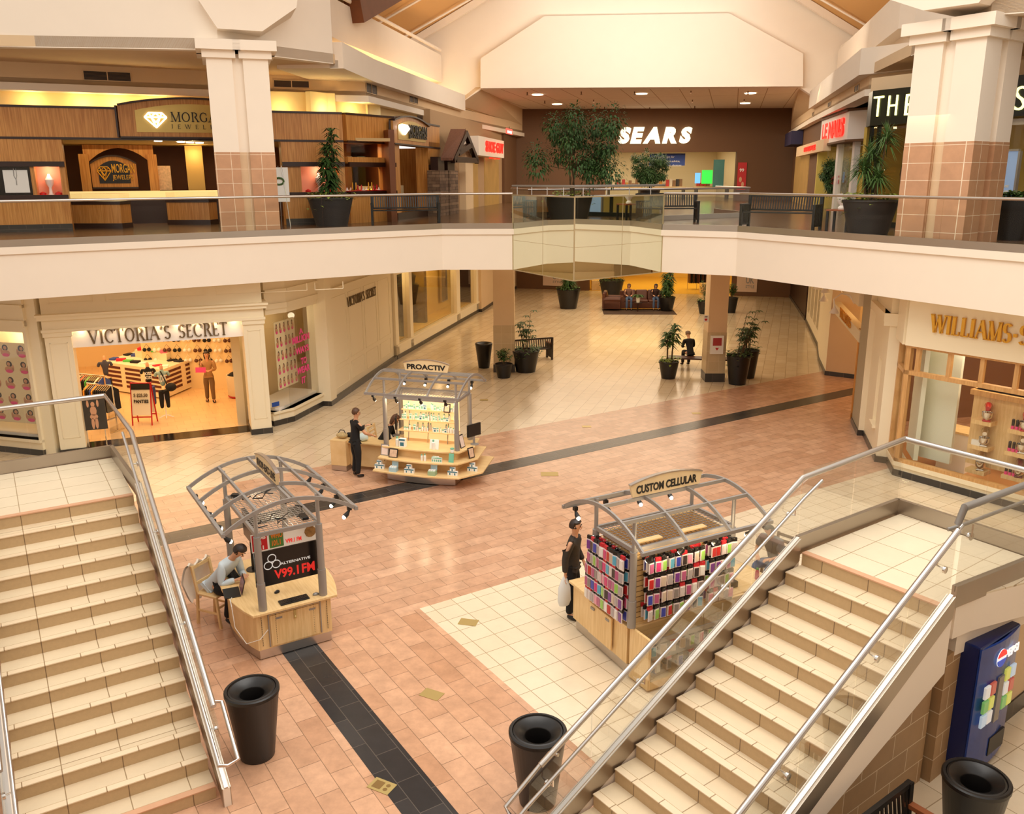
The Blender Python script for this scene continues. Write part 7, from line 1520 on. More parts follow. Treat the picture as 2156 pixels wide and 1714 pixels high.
# ================================================================ PLANTS, BENCHES, FURNITURE
def leaf(mb, p, d, L, w, up=Vector((0, 0, 1)), droop=.3, mi=0):
    d = d.normalized(); s = d.cross(up)
    if s.length < .05: s = Vector((1, 0, 0))
    s.normalize(); n = s.cross(d)
    a = p; m = p + d * L * .45 + n * L * .05; e = p + d * L - Vector((0, 0, L * droop))
    mb.add([a, m + s * w / 2, e, m - s * w / 2, m - n * w * .1], [(0, 1, 4), (1, 2, 4), (2, 3, 4), (3, 0, 4)], mi)
def rdir(r_, zlo=-.2, zhi=1): a = r_.uniform(0, 6.283); z = r_.uniform(zlo, zhi); q = math.sqrt(max(0, 1 - z * z)); return Vector((q * math.cos(a), q * math.sin(a), z))
pot_n = [0]
def planter(label, loc, r=.45, h=.7, kind='schefflera', H_=1.2, trail=True, seed=1, cat='potted plant', pot=None, group=None, lean=(0, 0)):
    rr = random.Random(seed); t = thing('potted_' + {'schefflera': 'schefflera', 'dracaena': 'dracaena', 'bush': 'shrub', 'ficus': 'ficus_tree', 'cane': 'cane_plant', 'marginata': 'dracaena', 'palm': 'palm'}[kind], label, cat, loc, 0, group)
    mb = MB(); b0 = r * .68; mb.lathe([(.01, 0), (b0, 0), (r * .97, h - .04), (r, h - .04), (r, h), (r - .03, h), (r - .04, h - .06), (.01, h - .06)], (0, 0, 0), 30, caps=False); obj('pot', mb, pot or M['black'], t, smooth=True)
    mb = MB(); mb.lathe([(.01, h - .045), (r - .04, h - .045)], (0, 0, 0), 20, caps=False); obj('soil', mb, M['soil'], t)
    st = MB(); fo = MB(); T = Vector((lean[0], lean[1], 1))
    if kind == 'schefflera':
        for k in range(7):
            a = rr.uniform(0, 6.28); q = rr.uniform(.05, .3) * r * 2; tip = Vector((math.cos(a) * q * 1.1 + lean[0] * H_, math.sin(a) * q * 1.1 + lean[1] * H_, h + H_ * rr.uniform(.45, 1))); base = Vector((math.cos(a) * .06, math.sin(a) * .06, h - .05)); mid = base.lerp(tip, .5) + Vector((0, 0, .08)); st.tube([base, mid, tip], [.014, .011, .007], 6)
            for g in range(5):
                c = base.lerp(tip, .5 + .5 * g / 4) + Vector((rr.uniform(-.05, .05), rr.uniform(-.05, .05), 0)); dd = rdir(rr, .0, .6); c2 = c + dd * .16; st.tube([c, c2], .004, 4)
                for j in range(7): a2 = j * .9; leaf(fo, c2, Vector((math.cos(a2), math.sin(a2), .12)), .19, .06, droop=.35)
    elif kind in ('dracaena', 'cane'):
        n = 3 if kind == 'dracaena' else 2
        for k in range(n):
            a = k * 2.1; base = Vector((math.cos(a) * .09, math.sin(a) * .09, h - .05)); tip = base + Vector((lean[0] * .5 + math.cos(a) * .05, lean[1] * .5, H_ * (1 - .22 * k))); st.tube([base, tip], [.03, .022], 8)
            z = 0.15 if kind == 'dracaena' else .55
            while z < 1.0:
                c = base.lerp(tip, z)
                for j in range(9): a2 = rr.uniform(0, 6.28); leaf(fo, c, Vector((math.cos(a2), math.sin(a2), rr.uniform(.3, 1.0) if z > .8 else rr.uniform(.1, .5))), rr.uniform(.34, .5), .09, droop=.5)
                z += .055
    elif kind == 'marginata':
        for k in range(4):
            a = k * 1.6; base = Vector((math.cos(a) * .12, math.sin(a) * .12, h - .05)); tip = base + Vector((math.cos(a) * .12, math.sin(a) * .1, H_ * (1, .72, .5, .35)[k])); st.tube([base, tip], .022, 7)
            for g in range(3):
                c = base.lerp(tip, (1, .93, .86)[g])
                for j in range(46): d = rdir(rr, -.3, 1); leaf(fo, c, d, rr.uniform(.42, .6), .034, droop=.42 - .3 * d.z)
    elif kind == 'bush':
        for k in range(12):
            a = rr.uniform(0, 6.28); tip = Vector((math.cos(a) * r * rr.uniform(.2, .9), math.sin(a) * r * rr.uniform(.2, .9), h + H_ * rr.uniform(.5, 1))); st.tube([(0, 0, h - .05), tip], [.008, .004], 5)
            for j in range(26): leaf(fo, Vector((0, 0, h)).lerp(tip, rr.uniform(.3, 1)), rdir(rr, -.3, .8), rr.uniform(.08, .16), .07, droop=.3)
    elif kind == 'ficus':
        for k in range(3):
            a = k * 2.1; st.tube([(math.cos(a) * .06, math.sin(a) * .06, h - .05), (math.cos(a + 1) * .07, math.sin(a + 1) * .07, h + .5), (math.cos(a) * .25, math.sin(a) * .25, h + H_ * .55)], [.03, .025, .015], 7)
        sp = H_ * .45; bl = [(Vector((rr.uniform(-1, 1) * sp, rr.uniform(-1, 1) * sp * .8, h + H_ * rr.uniform(.25, .95))), rr.uniform(.12, .2) * H_) for _ in range(30)]
        for c, q in bl:
            st.tube([Vector((0, 0, h + H_ * .3)), c], [.012, .004], 4)
            for j in range(230):
                d = rdir(rr, -1, 1); leaf(fo, c + d * q * rr.uniform(.5, 1.05), (d + Vector((0, 0, -.5))), rr.uniform(.08, .14), .055, droop=.3)
    elif kind == 'palm':
        for k in range(16):
            a = k * .8; d = Vector((math.cos(a), math.sin(a), 1.2)); p = Vector((0, 0, h)); pts = [p + d * H_ * .35 * s - Vector((0, 0, .28 * H_ * s * s)) for s in (0, .5, 1, 1.5)]; st.tube(pts, [.008, .006, .005, .003], 5)
            for s in range(14):
                f = s / 14 * 1.5; c = p + d * H_ * .35 * f - Vector((0, 0, .28 * H_ * f * f))
                for sg in (-1, 1): leaf(fo, c, Vector((-math.sin(a) * sg + math.cos(a) * .5, math.cos(a) * sg + math.sin(a) * .5, .1)), .16, .025, droop=.5)
    obj('stem', st, M['trunk'], t); obj('foliage', fo, M['leaf_dark'] if kind in ('ficus', 'dracaena', 'schefflera') else M['leaf'], t)
    if trail:
        f2 = MB()
        for k in range(int(110 * r / .45)):
            a = rr.uniform(0, 6.28); q = r * rr.uniform(.5, 1.08); z = h + rr.uniform(0, .16)
            if q > r: z = h - rr.uniform(-.05, .35) * (1 if math.sin(a * 2) > .2 else .2)
            leaf(f2, Vector((math.cos(a) * q, math.sin(a) * q, z)), rdir(rr, -.3, .5), rr.uniform(.1, .17), .09, droop=.2)
        obj('trailing_ivy', f2, M['leaf_light'] if trail == 2 else M['leaf'], t)
    return t
G0 = lambda px, py, dy=0: P(px, py, 0) + Vector((0, dy, 0))
bin_(G0(1019, 775, .1), 'black litter bin left of the nearer lower column, in the corridor')
planter('small black pot of bushy green plant before the lower left column', G0(1061, 790, -.35), .33, .5, 'bush', .55, False, 3)
planter('large black pot of umbrella-leaved plant beside the lower left column', G0(1107, 783, .1), .52, .8, 'schefflera', 1.45, True, 4)
planter('wide black pot of dracaena below the mirrored bay', G0(1197, 650, .2), .66, 1.05, 'dracaena', 1.4, True, 5)
planter('large black pot with ivy behind the leather armchair', P(1287, 627, 0), .75, 1.05, 'bush', 1.1, True, 6)
planter('black pot of dracaena at right end of the leather sofa', G0(1404, 655, .1), .45, .75, 'dracaena', 1.5, False, 7)
planter('leafy potted shrub just left of the lower right column', G0(1484, 660, .0), .42, .65, 'bush', 1.1, True, 8)
planter('small dark pot of green plant right of the lower right column, far', G0(1538, 658, .0), .36, .8, 'bush', .8, False, 9)
planter('black pot with cane plant and trailing ivy left of the man on bench', G0(1407, 796, .0), .36, .62, 'cane', 1.25, 2, 10)
planter('tall black pot with umbrella-leaved plant, front of the pair right of column', G0(1552, 808, .0), .42, 1.0, 'schefflera', 1.5, True, 11, lean=(.25, 0))
planter('tall black pot behind the front one, right of lower right column', G0(1574, 796, .1), .38, 1.0, 'schefflera', .8, True, 12, lean=(-.1, 0))
def upl(px, py, dd=0): return P(px, py, U)
pg = mat('planter_charcoal', (52, 48, 46), .5)
planter('big charcoal planter with tall dracaena left of upper bench', (-5.55, 27.3, U), .70, .85, 'dracaena', 2.0, 2, 13, pot=pg)
planter('big charcoal planter with spiky dracaena beside right column', (8.75, 21.55, U), .66, .85, 'marginata', 1.5, 2, 14, pot=pg)
planter('weeping fig tree in planter behind the mirrored bay', (1.95, 28.2, U), .62, .85, 'ficus', 2.6, 2, 15, pot=pg)
planter('dark leafy shrub in front of department store entrance', (6.9, 44, U), .5, .8, 'ficus', 1.7, False, 16)
planter('tall black planter cut off at the right frame edge, upper floor', (11.25, 19.75, U), .42, .95, 'bush', .1, False, 17, cat='planter', pot=M['black'])
planter('small potted palm inside the nail shop window', (13.9, 37.6, U), .25, .5, 'ficus', 1.5, False, 18)
# slatted benches
def bench(label, c, rz, L=1.9, z=U, m=None, name='slatted_bench', arm=None):
    m = m or M['black']; t = thing(name, label, 'bench', (c[0], c[1], z), rz); h = L / 2
    mb = MB()
    for i in range(5): mb.box(-h, h, -.25 + i * .1, -.17 + i * .1, .42, .45)
    obj('seat', mb, m, t); mb = MB(); n = int(L / .075)
    for i in range(n): x = -h + .05 + (L - .1) * i / (n - 1); mb.bar((x, .24, .48), (x, .30, .86), .035, .015)
    mb.bar((-h, .30, .88), (h, .30, .88), .05, .06); mb.bar((-h, .25, .5), (h, .25, .5), .04, .05); obj('backrest', mb, m, t)
    for sx in (-1, 1):
        for y, tp in ((-.24, .64), (.27, .9)): mb = MB(); mb.bar((sx * h, y, 0), (sx * h, y + (.03 if y > 0 else 0), tp), .07, .07, (0, 1, 0)); obj('leg', mb, m, t)
        mb = MB(); mb.box(sx * h - .04, sx * h + .04, -.28, .3, .62, .67); obj('armrest', mb, arm or m, t)
        mb = MB()
        for i in range(5): y = -.16 + i * .08; mb.box(sx * h - .015, sx * h + .015, y, y + .03, .1, .62)
        mb.box(sx * h - .02, sx * h + .02, -.24, .27, .08, .12); obj('side_slats', mb, m, t)
    return t
bench('black slatted bench on upper floor right of the tall left planter', (-3.35, 28.1), R(8), 2.1)
bench('black slatted bench on upper floor left of the spiky planter', (7.5, 24.6), R(-40), 2.1)
bench('black slatted bench on upper floor behind the mirrored bay', (5.0, 28.3), R(0), 1.9)
bench('slatted bench on the near side balcony', (-6.5, -2.0), R(180), 1.9)
wa = mat('armrest_wood', (150, 84, 46), .45)
bench('dark bench with wooden arms behind the large pot by lower left column', P(1118, 768, 0) + Vector((.0, .9, 0)), R(200), 1.6, 0, mat('bench_dark', (40, 28, 22), .5), arm=wa)
bv = SR.r; bq = P(1925, 1656, .9); bench('dark slatted bench under the right staircase beside the bin', (bq.x - bv.x * .95 + .12, bq.y - bv.y * .95 - .2), math.atan2(bv.y, bv.x), 2.0, 0, M['black'], arm=wa)
# backless bench with man
bb = P(1452, 778, 0); brz = math.atan2(-.9, 4)
t = thing('flat_bench', 'flat dark bench with man sitting, left of the lower right column', 'bench', bb, R(-12)); mb = MB(); mb.box(-.8, 1.5, -.25, .25, .42, .47); obj('seat', mb, mat('bench_wood_dark', (70, 38, 24), .4), t)
for x in (-.7, .5, .75, 1.4):
    for y in (-.2, .2): mb = MB(); mb.box(x, x + .05, y - .025, y + .025, 0, .42); obj('leg', mb, M['black'], t)
person('man in black jacket sitting on flat bench seen from behind', P(1441, 775, 0) + Vector((.22, .1, 0)), R(100), sitting(.46, .12, {'face': (1, .1, -.5)}), M['cloth_black'], M['cloth_black'], mat('hair_grey', (110, 84, 60), .6), 'short', 'long')
t = thing('shopping_bag', 'brown paper shopping bag on flat bench beside the man', 'bag', local(bpy.data.objects['flat_bench'], (.62, 0, .47)), R(-12)); mb = MB(); mb.slab([(-.2, -.09, 0), (.2, -.09, 0), (.24, -.09, .42), (-.2, -.09, .46)], (0, .18, 0)); obj('bag_body', mb, mat('kraft', (160, 118, 74), .8), t)
mb = MB(); mb.tube([(-.08, -.09, .42), (-.05, -.1, .52), (.05, -.1, .52), (.08, -.09, .42)], .008, 5); obj('handle', mb, M['brown'], t)
# defibrillator box and sign on the lower right column
t = thing('defibrillator_box', 'white wall box with red defibrillator on the lower right column', 'defibrillator box', K2c.at(1508, 743, .02)); p = K2c.sz(1494, 744, .02); q = K2c.sz(1523, 706, .02)
mb = MB(); K2c.box(mb, p[0], q[0], p[1], q[1], .02, .14); obj('box_shell', mb, M['white_plastic'], t, True)
w_ = q[0] - p[0]; h_ = q[1] - p[1]; mb = MB(); K2c.box(mb, p[0] + w_ * .16, p[0] + w_ * .84, p[1] + h_ * .46, p[1] + h_ * .88, .14, .15); obj('window', mb, mat('window_red', (170, 50, 50), .3), t, True)
mb = MB(); cc = lambda a, b: K2c.p(p[0] + w_ * a, p[1] + h_ * b, .14); mb.slab([cc(.5, .2), cc(.38, .3), cc(.4, .36), (cc(.5, .33)), cc(.6, .36), cc(.62, .3)], K2c.n * .01); obj('heart_mark', mb, M['red'], t, True)
t = thing('flag_sign', 'small white sign with red heart jutting from lower right column', 'sign', K2c.at(1486, 678, .3)); p = K2c.sz(1481, 678, .02); q = K2c.sz(1492, 664, .02); mb = MB(); K2c.box(mb, p[0], q[0] + .02, p[1], q[1], 0, .02); obj('panel', mb, M['white_plastic'], t, True)
mb = MB(); w_ = q[0] - p[0]; h_ = q[1] - p[1]; cc = lambda a, b: K2c.p(p[0] + w_ * a, p[1] + h_ * b, .02); mb.slab([cc(.5, .12), cc(.2, .4), cc(.3, .55), cc(.5, .48), cc(.7, .55), cc(.8, .4)], K2c.n * .01); obj('heart_mark', mb, M['red'], t, True)
obj('text', text_mb('AED', cc(.2, .7), K2c.u, w_ * .6, h_ * .18, depth=.012, bold=.02), M['brown'], t, True)
# sofa group
def sofa(label, loc, rz, L, name, cat):
    t = thing(name, label, cat, loc, rz); h = L / 2; mb = MB(); mb.box(-h, h, -.45, .45, .1, .42); obj('seat_base', mb, M['leather'], t, bevel=.03)
    k = 1 if L < 1.5 else 3
    for i in range(k): a = -h + .22 + (L - .44) * i / k; mb = MB(); mb.box(a + .01, a + (L - .44) / k - .01, -.47, .25, .40, .54); obj('seat_cushion', mb, M['leather'], t, bevel=.05)
    for i in range(k): a = -h + .22 + (L - .44) * i / k; mb = MB(); mb.slab([(a + .01, .18, .5), (a + (L - .44) / k - .01, .18, .5), (a + (L - .44) / k - .01, .3, 1.0), (a + .01, .3, 1.0)], (0, .18, 0)); obj('back_cushion', mb, M['leather'], t, bevel=.05)
    for sx in (-1, 1): mb = MB(); mb.box(sx * h - .22 if sx > 0 else -h, h if sx > 0 else -h + .22, -.46, .42, .1, .56); mb.tube([(sx * (h - .12), -.47, .58), (sx * (h - .12), .42, .58)], .14, 12); obj('armrest', mb, M['leather'], t)
    mb = MB(); mb.box(-h, h, .34, .5, .1, .94); obj('back_frame', mb, M['leather'], t, bevel=.03); return t
sf = P(1352, 652, 0); sofa('brown leather sofa with two people in far lower corridor', sf + Vector((0, .2, .012)), R(-4), 2.35, 'leather_sofa', 'sofa'); sofa('brown leather armchair turned right, left of the sofa', P(1288, 651, 0) + Vector((0, -.1, .012)), R(80), 1.15, 'leather_armchair', 'armchair')
mb = MB(); c = P(1345, 657, 0); mb.box(-1.9, 1.9, -.9, 1.0, 0, .012, 0)
rg = thing('rug', 'dark patterned rug under sofa group in the far corridor', 'rug', c, R(-3)); obj('rug_field', mb, mat('rug', (70, 50, 34), .95, var=.7, vscale=1.5), rg)
dn = M['leather']
person('person with light top and blue jeans at left end of the leather sofa', local(bpy.data.objects['leather_sofa'], (-.72, .0, 0)), R(-94), sitting(.5, .0, {'face': (1, 0, 0)}), mat('top_dim', (120, 84, 70), .8), bpy.data.materials['denim'], M['hair_brown'], 'long', 'long')
person('woman with long dark hair at right end of the leather sofa', local(bpy.data.objects['leather_sofa'], (.72, .0, 0)), R(-94), sitting(.5, .0), mat('top_brown', (60, 36, 30), .8), bpy.data.materials['denim'], M['hair_dark'], 'long', 'long')
t = thing('side_table', 'small table with white vase in front of the sofa', 'table', sf + Vector((-.35, -.75, .012)), 0); mb = MB(); mb.lathe([(.24, .46), (.24, .49)], (0, 0, 0), 16); obj('table_top', mb, M['darkwood'], t); mb = MB(); mb.tube([(0, 0, 0), (0, 0, .46)], .03, 8); obj('pedestal', mb, M['darkwood'], t)
planter('small grassy plant in a white vase before the sofa', sf + Vector((-.35, -.75, .502)), .13, .3, 'palm', .55, False, 31, pot=M['white_plastic'])
# ---- lingerie store contents
def vp(px, py, z=0): q = P(px, py, z); return q
t = thing('drawer_table', 'big cream island of stacked drawers heaped with folded clothes', 'display table', vp(330, 818)); cA, cB, cC = vp(225, 822).xy, vp(348, 842).xy, vp(500, 775).xy
Wa, Wb = Wall(cA, cB), Wall(cB, cC); dk = mat('drawer_dark', (90, 40, 30), .7)
mb = MB(); dv = cA + (cC - cB); mb.prism([tuple(cA), tuple(cB), tuple(cC), tuple(dv)], .05, 1.0); obj('island_body', mb, M['vs_paint'], t, True)
mb = MB(); c0 = (cA + cC) / 2; sc_ = [tuple(c0 + (Vector(q) - c0) * .55) for q in (cA, cB, cC, dv)]; mb.prism(sc_, 1.0, 1.25); obj('upper_tier', mb, M['vs_paint'], t, True)
for W in (Wa, Wb):
    nn_ = max(1, round(W.L / 1.1))
    for i in range(nn_):
        for j in range(5): z = .22 + j * .15; mb = MB(); W.box(mb, W.L * (i + .12) / nn_, W.L * (i + .88) / nn_, z, z + .08, -.01, .012); obj('drawer_front', mb, dk, t, True)
rn = random.Random(12); cc_ = [mat('fold_%d' % i, c, .9) for i, c in enumerate([(230, 40, 60), (240, 120, 150), (30, 30, 34), (240, 236, 230), (90, 190, 90), (60, 80, 150), (250, 170, 60)])]
for i in range(8):
    for j in range(6):
        a, b = (i + .5) / 8, (j + .5) / 6; q = cA + (cB - cA) * a + (cC - cB) * b; inn = abs(a - .5) < .3 and abs(b - .5) < .3; z = 1.25 if inn else 1.0
        g_ = thing('folded_garment', 'folded garment on ' + ('raised tier' if inn else 'lower top') + ' of cream drawer island', 'garment', (q.x, q.y, z), rn.uniform(0, 3)); g_['group'] = 'folded garments on the ' + ('raised tier' if inn else 'lower top'); mb = MB(); mb.box(-.14, .14, -.1, .1, 0, rn.uniform(.03, .09)); obj('cloth_fold', mb, rn.choice(cc_), g_)
def mannequin(px, py, label, shirt, legs, txt=None):
    q = vp(px, py); rz = face_to(q, (0, 0)); t = thing('mannequin', label, 'mannequin', q, rz)
    mb = MB(); mb.tube([(0, 0, .03), (0, 0, .8)], .015, 8)
    for k in range(5): a = k * 1.257; mb.tube([(0, 0, .1), (.22 * math.cos(a), .22 * math.sin(a), .03)], .012, 6)
    obj('stand', mb, M['white_plastic'], t)
    n = {'p': ((0, 0, .98), (.13, .1)), 'w': ((0, 0, 1.15), (.1, .08)), 'c': ((0, 0, 1.35), (.13, .1)), 'n': ((0, 0, 1.52), .05), 'a': ((0, .16, 1.42), .05), 'b': ((0, -.16, 1.42), .05), 'a2': ((0, .2, 1.28), .05), 'b2': ((0, -.2, 1.28), .05)}
    obj('torso_shirt', skin_mesh(n, [('p', 'w'), ('w', 'c'), ('c', 'n'), ('c', 'a'), ('c', 'b'), ('a', 'a2'), ('b', 'b2')], 'p'), shirt, t, smooth=True)
    n = {'p': ((0, 0, .95), (.12, .1)), 'l': ((0, .08, .8), .085), 'r': ((0, -.08, .8), .085), 'l2': ((0, .09, .3), .055), 'r2': ((0, -.09, .3), .055)}
    obj('leggings', skin_mesh(n, [('p', 'l'), ('p', 'r'), ('l', 'l2'), ('r', 'r2')], 'p'), legs, t, smooth=True)
    mb = MB(); mb.lathe([(.05, 1.5), (.045, 1.6), (.02, 1.63)], (0, 0, 0), 12); obj('neck', mb, M['skin'], t, smooth=True)
    if txt: obj('shirt_print', text_mb(txt, (.125, -.1, 1.14), (0, 1, 0), .2, .22, depth=.012, bold=.03), M['white_plastic'], t)
    return t
mannequin(322, 873, 'mannequin in black shirt printed with words and blue leggings', M['cloth_black'], mat('legging_blue', (60, 76, 140), .8), 'KISS\nKISS'); m2 = mannequin(351, 880, 'mannequin in grey shirt, black leggings and shoulder bag', mat('shirt_grey', (150, 176, 170), .8), M['cloth_black'], 'LOVE')
t = thing('duffel_bag', 'black and white duffel bag hung from the grey shirt mannequin', 'bag', m2.location + Vector((.25, -.05, .85)), .3); mb = MB(); mb.ball((0, 0, .12), .16, 12, 8, .8); obj('bag_body', mb, M['cloth_black'], t, smooth=True); mb = MB(); mb.tube([(-.1, 0, .2), (-.2, 0, .5), (-.25, 0, .62)], .02, 6); obj('strap', mb, M['black'], t)
mannequin(232, 855, 'mannequin in dark top with bag behind the clothes rack', mat('top_navy', (60, 60, 76), .8), M['cloth_black'])
def rack(px, py, L, label, seed):
    q = vp(px, py); t = thing('clothes_rack', label, 'clothes rack', q, R(-20)); rr = random.Random(seed); mb = MB()
    mb.tube([(-L / 2, 0, .02), (-L / 2, 0, 1.35), (L / 2, 0, 1.35), (L / 2, 0, .02)], .02, 8); mb.tube([(-L / 2, -.25, .02), (-L / 2, .25, .02)], .02, 6); mb.tube([(L / 2, -.25, .02), (L / 2, .25, .02)], .02, 6); obj('rack_frame', mb, M['chrome'], t)
    n = int(L / .07)
    for i in range(n):
        x = -L / 2 + .05 + (L - .1) * i / (n - 1); mb = MB(); mb.slab([(x, -.05, 1.3), (x, .05, 1.3), (x, .24, 1.18), (x, .26, .62), (x, -.26, .6), (x, -.24, 1.18)], (.035, 0, 0)); obj('hanging_garment', mb, M['cloth_black'] if rr.random() < .75 else rr.choice(cc_), t)
        mb = MB(); mb.tube([(x, -.2, 1.22), (x, 0, 1.33), (x, .2, 1.22)], .008, 5); obj('hanger', mb, M['maple'], t)
rack(190, 880, 1.5, 'rack of black garments just inside the lingerie entrance', 1); rack(222, 905, .9, 'shorter rack of black garments behind the poster stand', 2)
t = thing('sandwich_board', 'red framed sandwich board advertising panties in the entrance', 'sign board', vp(306, 892), face_to(vp(306, 892), (0, 0)) + R(90) + R(-22))
for sg in (-1, 1):
    mb = MB()
    for x in (-.28, .28): mb.bar((x, sg * .22, 0), (x, sg * .02, 1.25), .03, .03)
    for z in (.25, 1.22): mb.bar((-.28, sg * (.22 - .16 * z), z), (.28, sg * (.22 - .16 * z), z), .03, .03)
    obj('board_frame', mb, M['red'], t)
    mb = MB(); mb.slab([(-.27, sg * (.22 - .16 * .3), .3), (.27, sg * (.22 - .16 * .3), .3), (.27, sg * (.22 - .16 * 1.2), 1.2), (-.27, sg * (.22 - .16 * 1.2), 1.2)], (0, -.012 * 1, 0)); obj('board_panel', mb, M['poster_w'], t)
def bt(tx, x, z, w_, h_, m): o = Vector((x, -(.235 - .16 * z) - .012, z)); obj('print_text', text_mb(tx, o, (1, 0, 0), w_, h_, up=(0, .16, 1), depth=.006, bold=.03), m, t)
bt('PANTIES', -.2, .66, .42, .1, M['black_letter']); bt('5 $25.50', -.2, .82, .4, .12, M['pewter'])
mb = MB(); mb.slab([(-.27, -(.235 - .16 * 1.05) - .01, 1.05), (.27, -(.235 - .16 * 1.05) - .01, 1.05), (.27, -(.235 - .16 * 1.22) - .01, 1.22), (-.27, -(.235 - .16 * 1.22) - .01, 1.22)], (0, -.006, 0)); obj('dark_band', mb, M['black'], t)
t = thing('poster_stand', 'dark poster on a two-legged stand behind the landing glass', 'poster stand', vp(207, 942), R(20)); mb = MB()
for x in (-.22, .22): mb.tube([(x, 0, 0), (x, 0, .55)], .015, 6)
obj('stand_leg', mb, M['chrome'], t); mb = MB(); mb.box(-.3, .3, -.02, .02, .5, 1.4); obj('poster_panel', mb, mat('poster_dark', (60, 54, 46), .5, var=.5, vscale=4), t)
mb = MB()
def ell(cx, cz, a, b, y=-.024): mb.slab([(cx + a * math.cos(q * .63), y, cz + b * math.sin(q * .63)) for q in range(10)], (0, .004, 0))
ell(0, 1.2, .05, .07); ell(0, 1.02, .08, .14); ell(0, .86, .1, .08); ell(-.04, .68, .04, .16); ell(.05, .68, .04, .16); ell(-.12, 1.22, .03, .1); ell(.12, 1.22, .03, .1); obj('figure_shape', mb, M['skin'], t)
person('woman in beige coat walking toward the entrance with pink sheet', vp(440, 845) + Vector((.1, -.1, 0)), face_to(vp(440, 845), (0, 0)), standing(1.68, .03, {'lwr': (.26, .08, 1.12), 'rwr': (.26, -.08, 1.12), 'lel': (.03, .23, 1.1), 'rel': (.03, -.23, 1.1)}, step=.06), mat('coat_beige', (176, 138, 92), .85), mat('trouser_tan', (120, 92, 60), .85), M['hair_dark'], 'long', 'long')
cw = bpy.data.objects['person.005'] if 'person.005' in bpy.data.objects else None
t = thing('pink_sheet', 'pink sheet held by the woman in beige coat', 'paper', vp(440, 845) + Vector((.0, -.48, 1.12)), 0); mb = MB(); mb.slab([(-.16, 0, -.06), (.16, 0, -.06), (.16, .03, .1), (-.16, .03, .1)], (0, .005, 0)); obj('sheet', mb, M['pink'], t)
person('woman in black top behind the woman in beige coat', vp(462, 800), face_to(vp(462, 800), (0, 0)), standing(1.7), M['cloth_black'], M['cloth_black'], mat('hair_blond', (190, 140, 80), .6, var=.3, vscale=30), 'long', 'long')
# bra wall at the back right
Wx = Wall(VSW.p(4.4, 0, -7.4).xy, VSW.p(8.2, 0, -5.4).xy); mb = MB(); Wx.box(mb, 0, Wx.L, 0, 2.6, -.2, 0); struct('wall_vs_display', mb, M['shop_wall'])
for r_ in range(4):
    for k in range(11):
        q = Wx.p(.25 + k * .36, 1.0 + r_ * .35, .1); t = thing('hanging_bra', 'bra hanging on display wall at back of the store', 'bra'); t.location = q; t.rotation_euler = (0, 0, R(25)); t['group'] = 'bras on the display wall'; mb = MB(); mm = (M['cloth_black'], M['white_plastic'], M['leather'])[(k * 7 + r_ * 3) % 3]
        for sx in (-.07, .07): mb.lathe([(.07, 0), (.05, .04), (.01, .06)], (sx, 0, 0), 8); 
        mb.v = [Vector((v.x, -v.z, v.y)) for v in mb.v]; mb.tube([(-.1, 0, .05), (0, 0, .2), (.1, 0, .05)], .006, 4); obj('cups', mb, mm, t)
t = thing('clothes_basket', 'round cream bin of black clothes at right of entrance', 'basket', vp(505, 835)); mb = MB(); mb.lathe([(.3, 0), (.36, .1), (.38, .75), (.34, .75), (.33, .6)], (0, 0, 0), 24, caps=False); obj('basket_body', mb, M['vs_paint'], t, smooth=True); mb = MB(); mb.lathe([(.31, 0), (.37, .06), (.365, .07)], (0, 0, 0), 24); obj('red_rim', mb, M['red'], t); mb = MB(); mb.ball((0, 0, .7), .33, 14, 8, .5); obj('clothes_heap', mb, M['cloth_black'], t, smooth=True)
# ---- cookware store contents
def wp_(px, py, d=-.5): return WW.at(px, py, d)
su0, su1 = WW.sz(2042, 900, -.8)[0], WW.sz(2200, 900, -.8)[0]
t = thing('shelf_unit', 'maple display panel with shelves in the cookware window', 'shelf unit', WW.p(su0, 0, -.8)); zt2 = WW.sz(2050, 818, -.8)[1]
mb = MB(); WW.box(mb, su0, su1 + 1.2, .5, zt2, -1.0, -.8); obj('back_panel', mb, M['maple'], t, True); mb = MB(); WW.box(mb, su0 - .05, su1 + 1.3, zt2 - .12, zt2, -1.3, -.7); obj('top_trim', mb, bpy.data.materials['oak_frame'], t, True)
shelves = []
for pl, pr, py in ((2034, 2088, 880), (2027, 2082, 932), (2021, 2074, 982), (2110, 2170, 900), (2103, 2165, 946), (2096, 2160, 995)):
    a = WW.sz(pl, py, -.5); b = WW.sz(pr, py, -.5); mb = MB(); s0_, s1_ = a[0] + .12, b[0]; zz_ = a[1]; WW.box(mb, s0_, s1_, zz_ - .09, zz_, -.8, -.5); obj('shelf', mb, M['maple'], t, True); shelves.append((s0_, s1_, zz_))
mxr = [mat('mixer_red', (190, 24, 34), .2, coat=.5), M['chrome'], mat('mixer_dark', (110, 20, 28), .2, coat=.5)]
def mixer(q, rz, label, m):
    t = thing('stand_mixer', label, 'stand mixer', q, rz); t.scale = (1.35,) * 3; mb = MB(); mb.box(-.06, .06, -.1, .12, 0, .03); mb.box(-.035, .035, .06, .12, .03, .22); obj('stand', mb, m, t, bevel=.01)
    mb = MB(); mb.tube([(0, .12, .25), (0, 0, .26), (0, -.14, .24)], [.04, .06, .035], 12); obj('motor_head', mb, m, t, smooth=True); mb = MB(); mb.lathe([(.04, .03), (.08, .08), (.085, .16), (.08, .16), (.07, .09)], (0, -.06, 0), 16, caps=False); obj('bowl', mb, M['chrome'], t, smooth=True)
wrz = math.atan2(WW.u.y, WW.u.x) ; 
if WW.u.cross(Vector((0, 0, 1))).dot(WW.n) < 0: wrz += math.pi
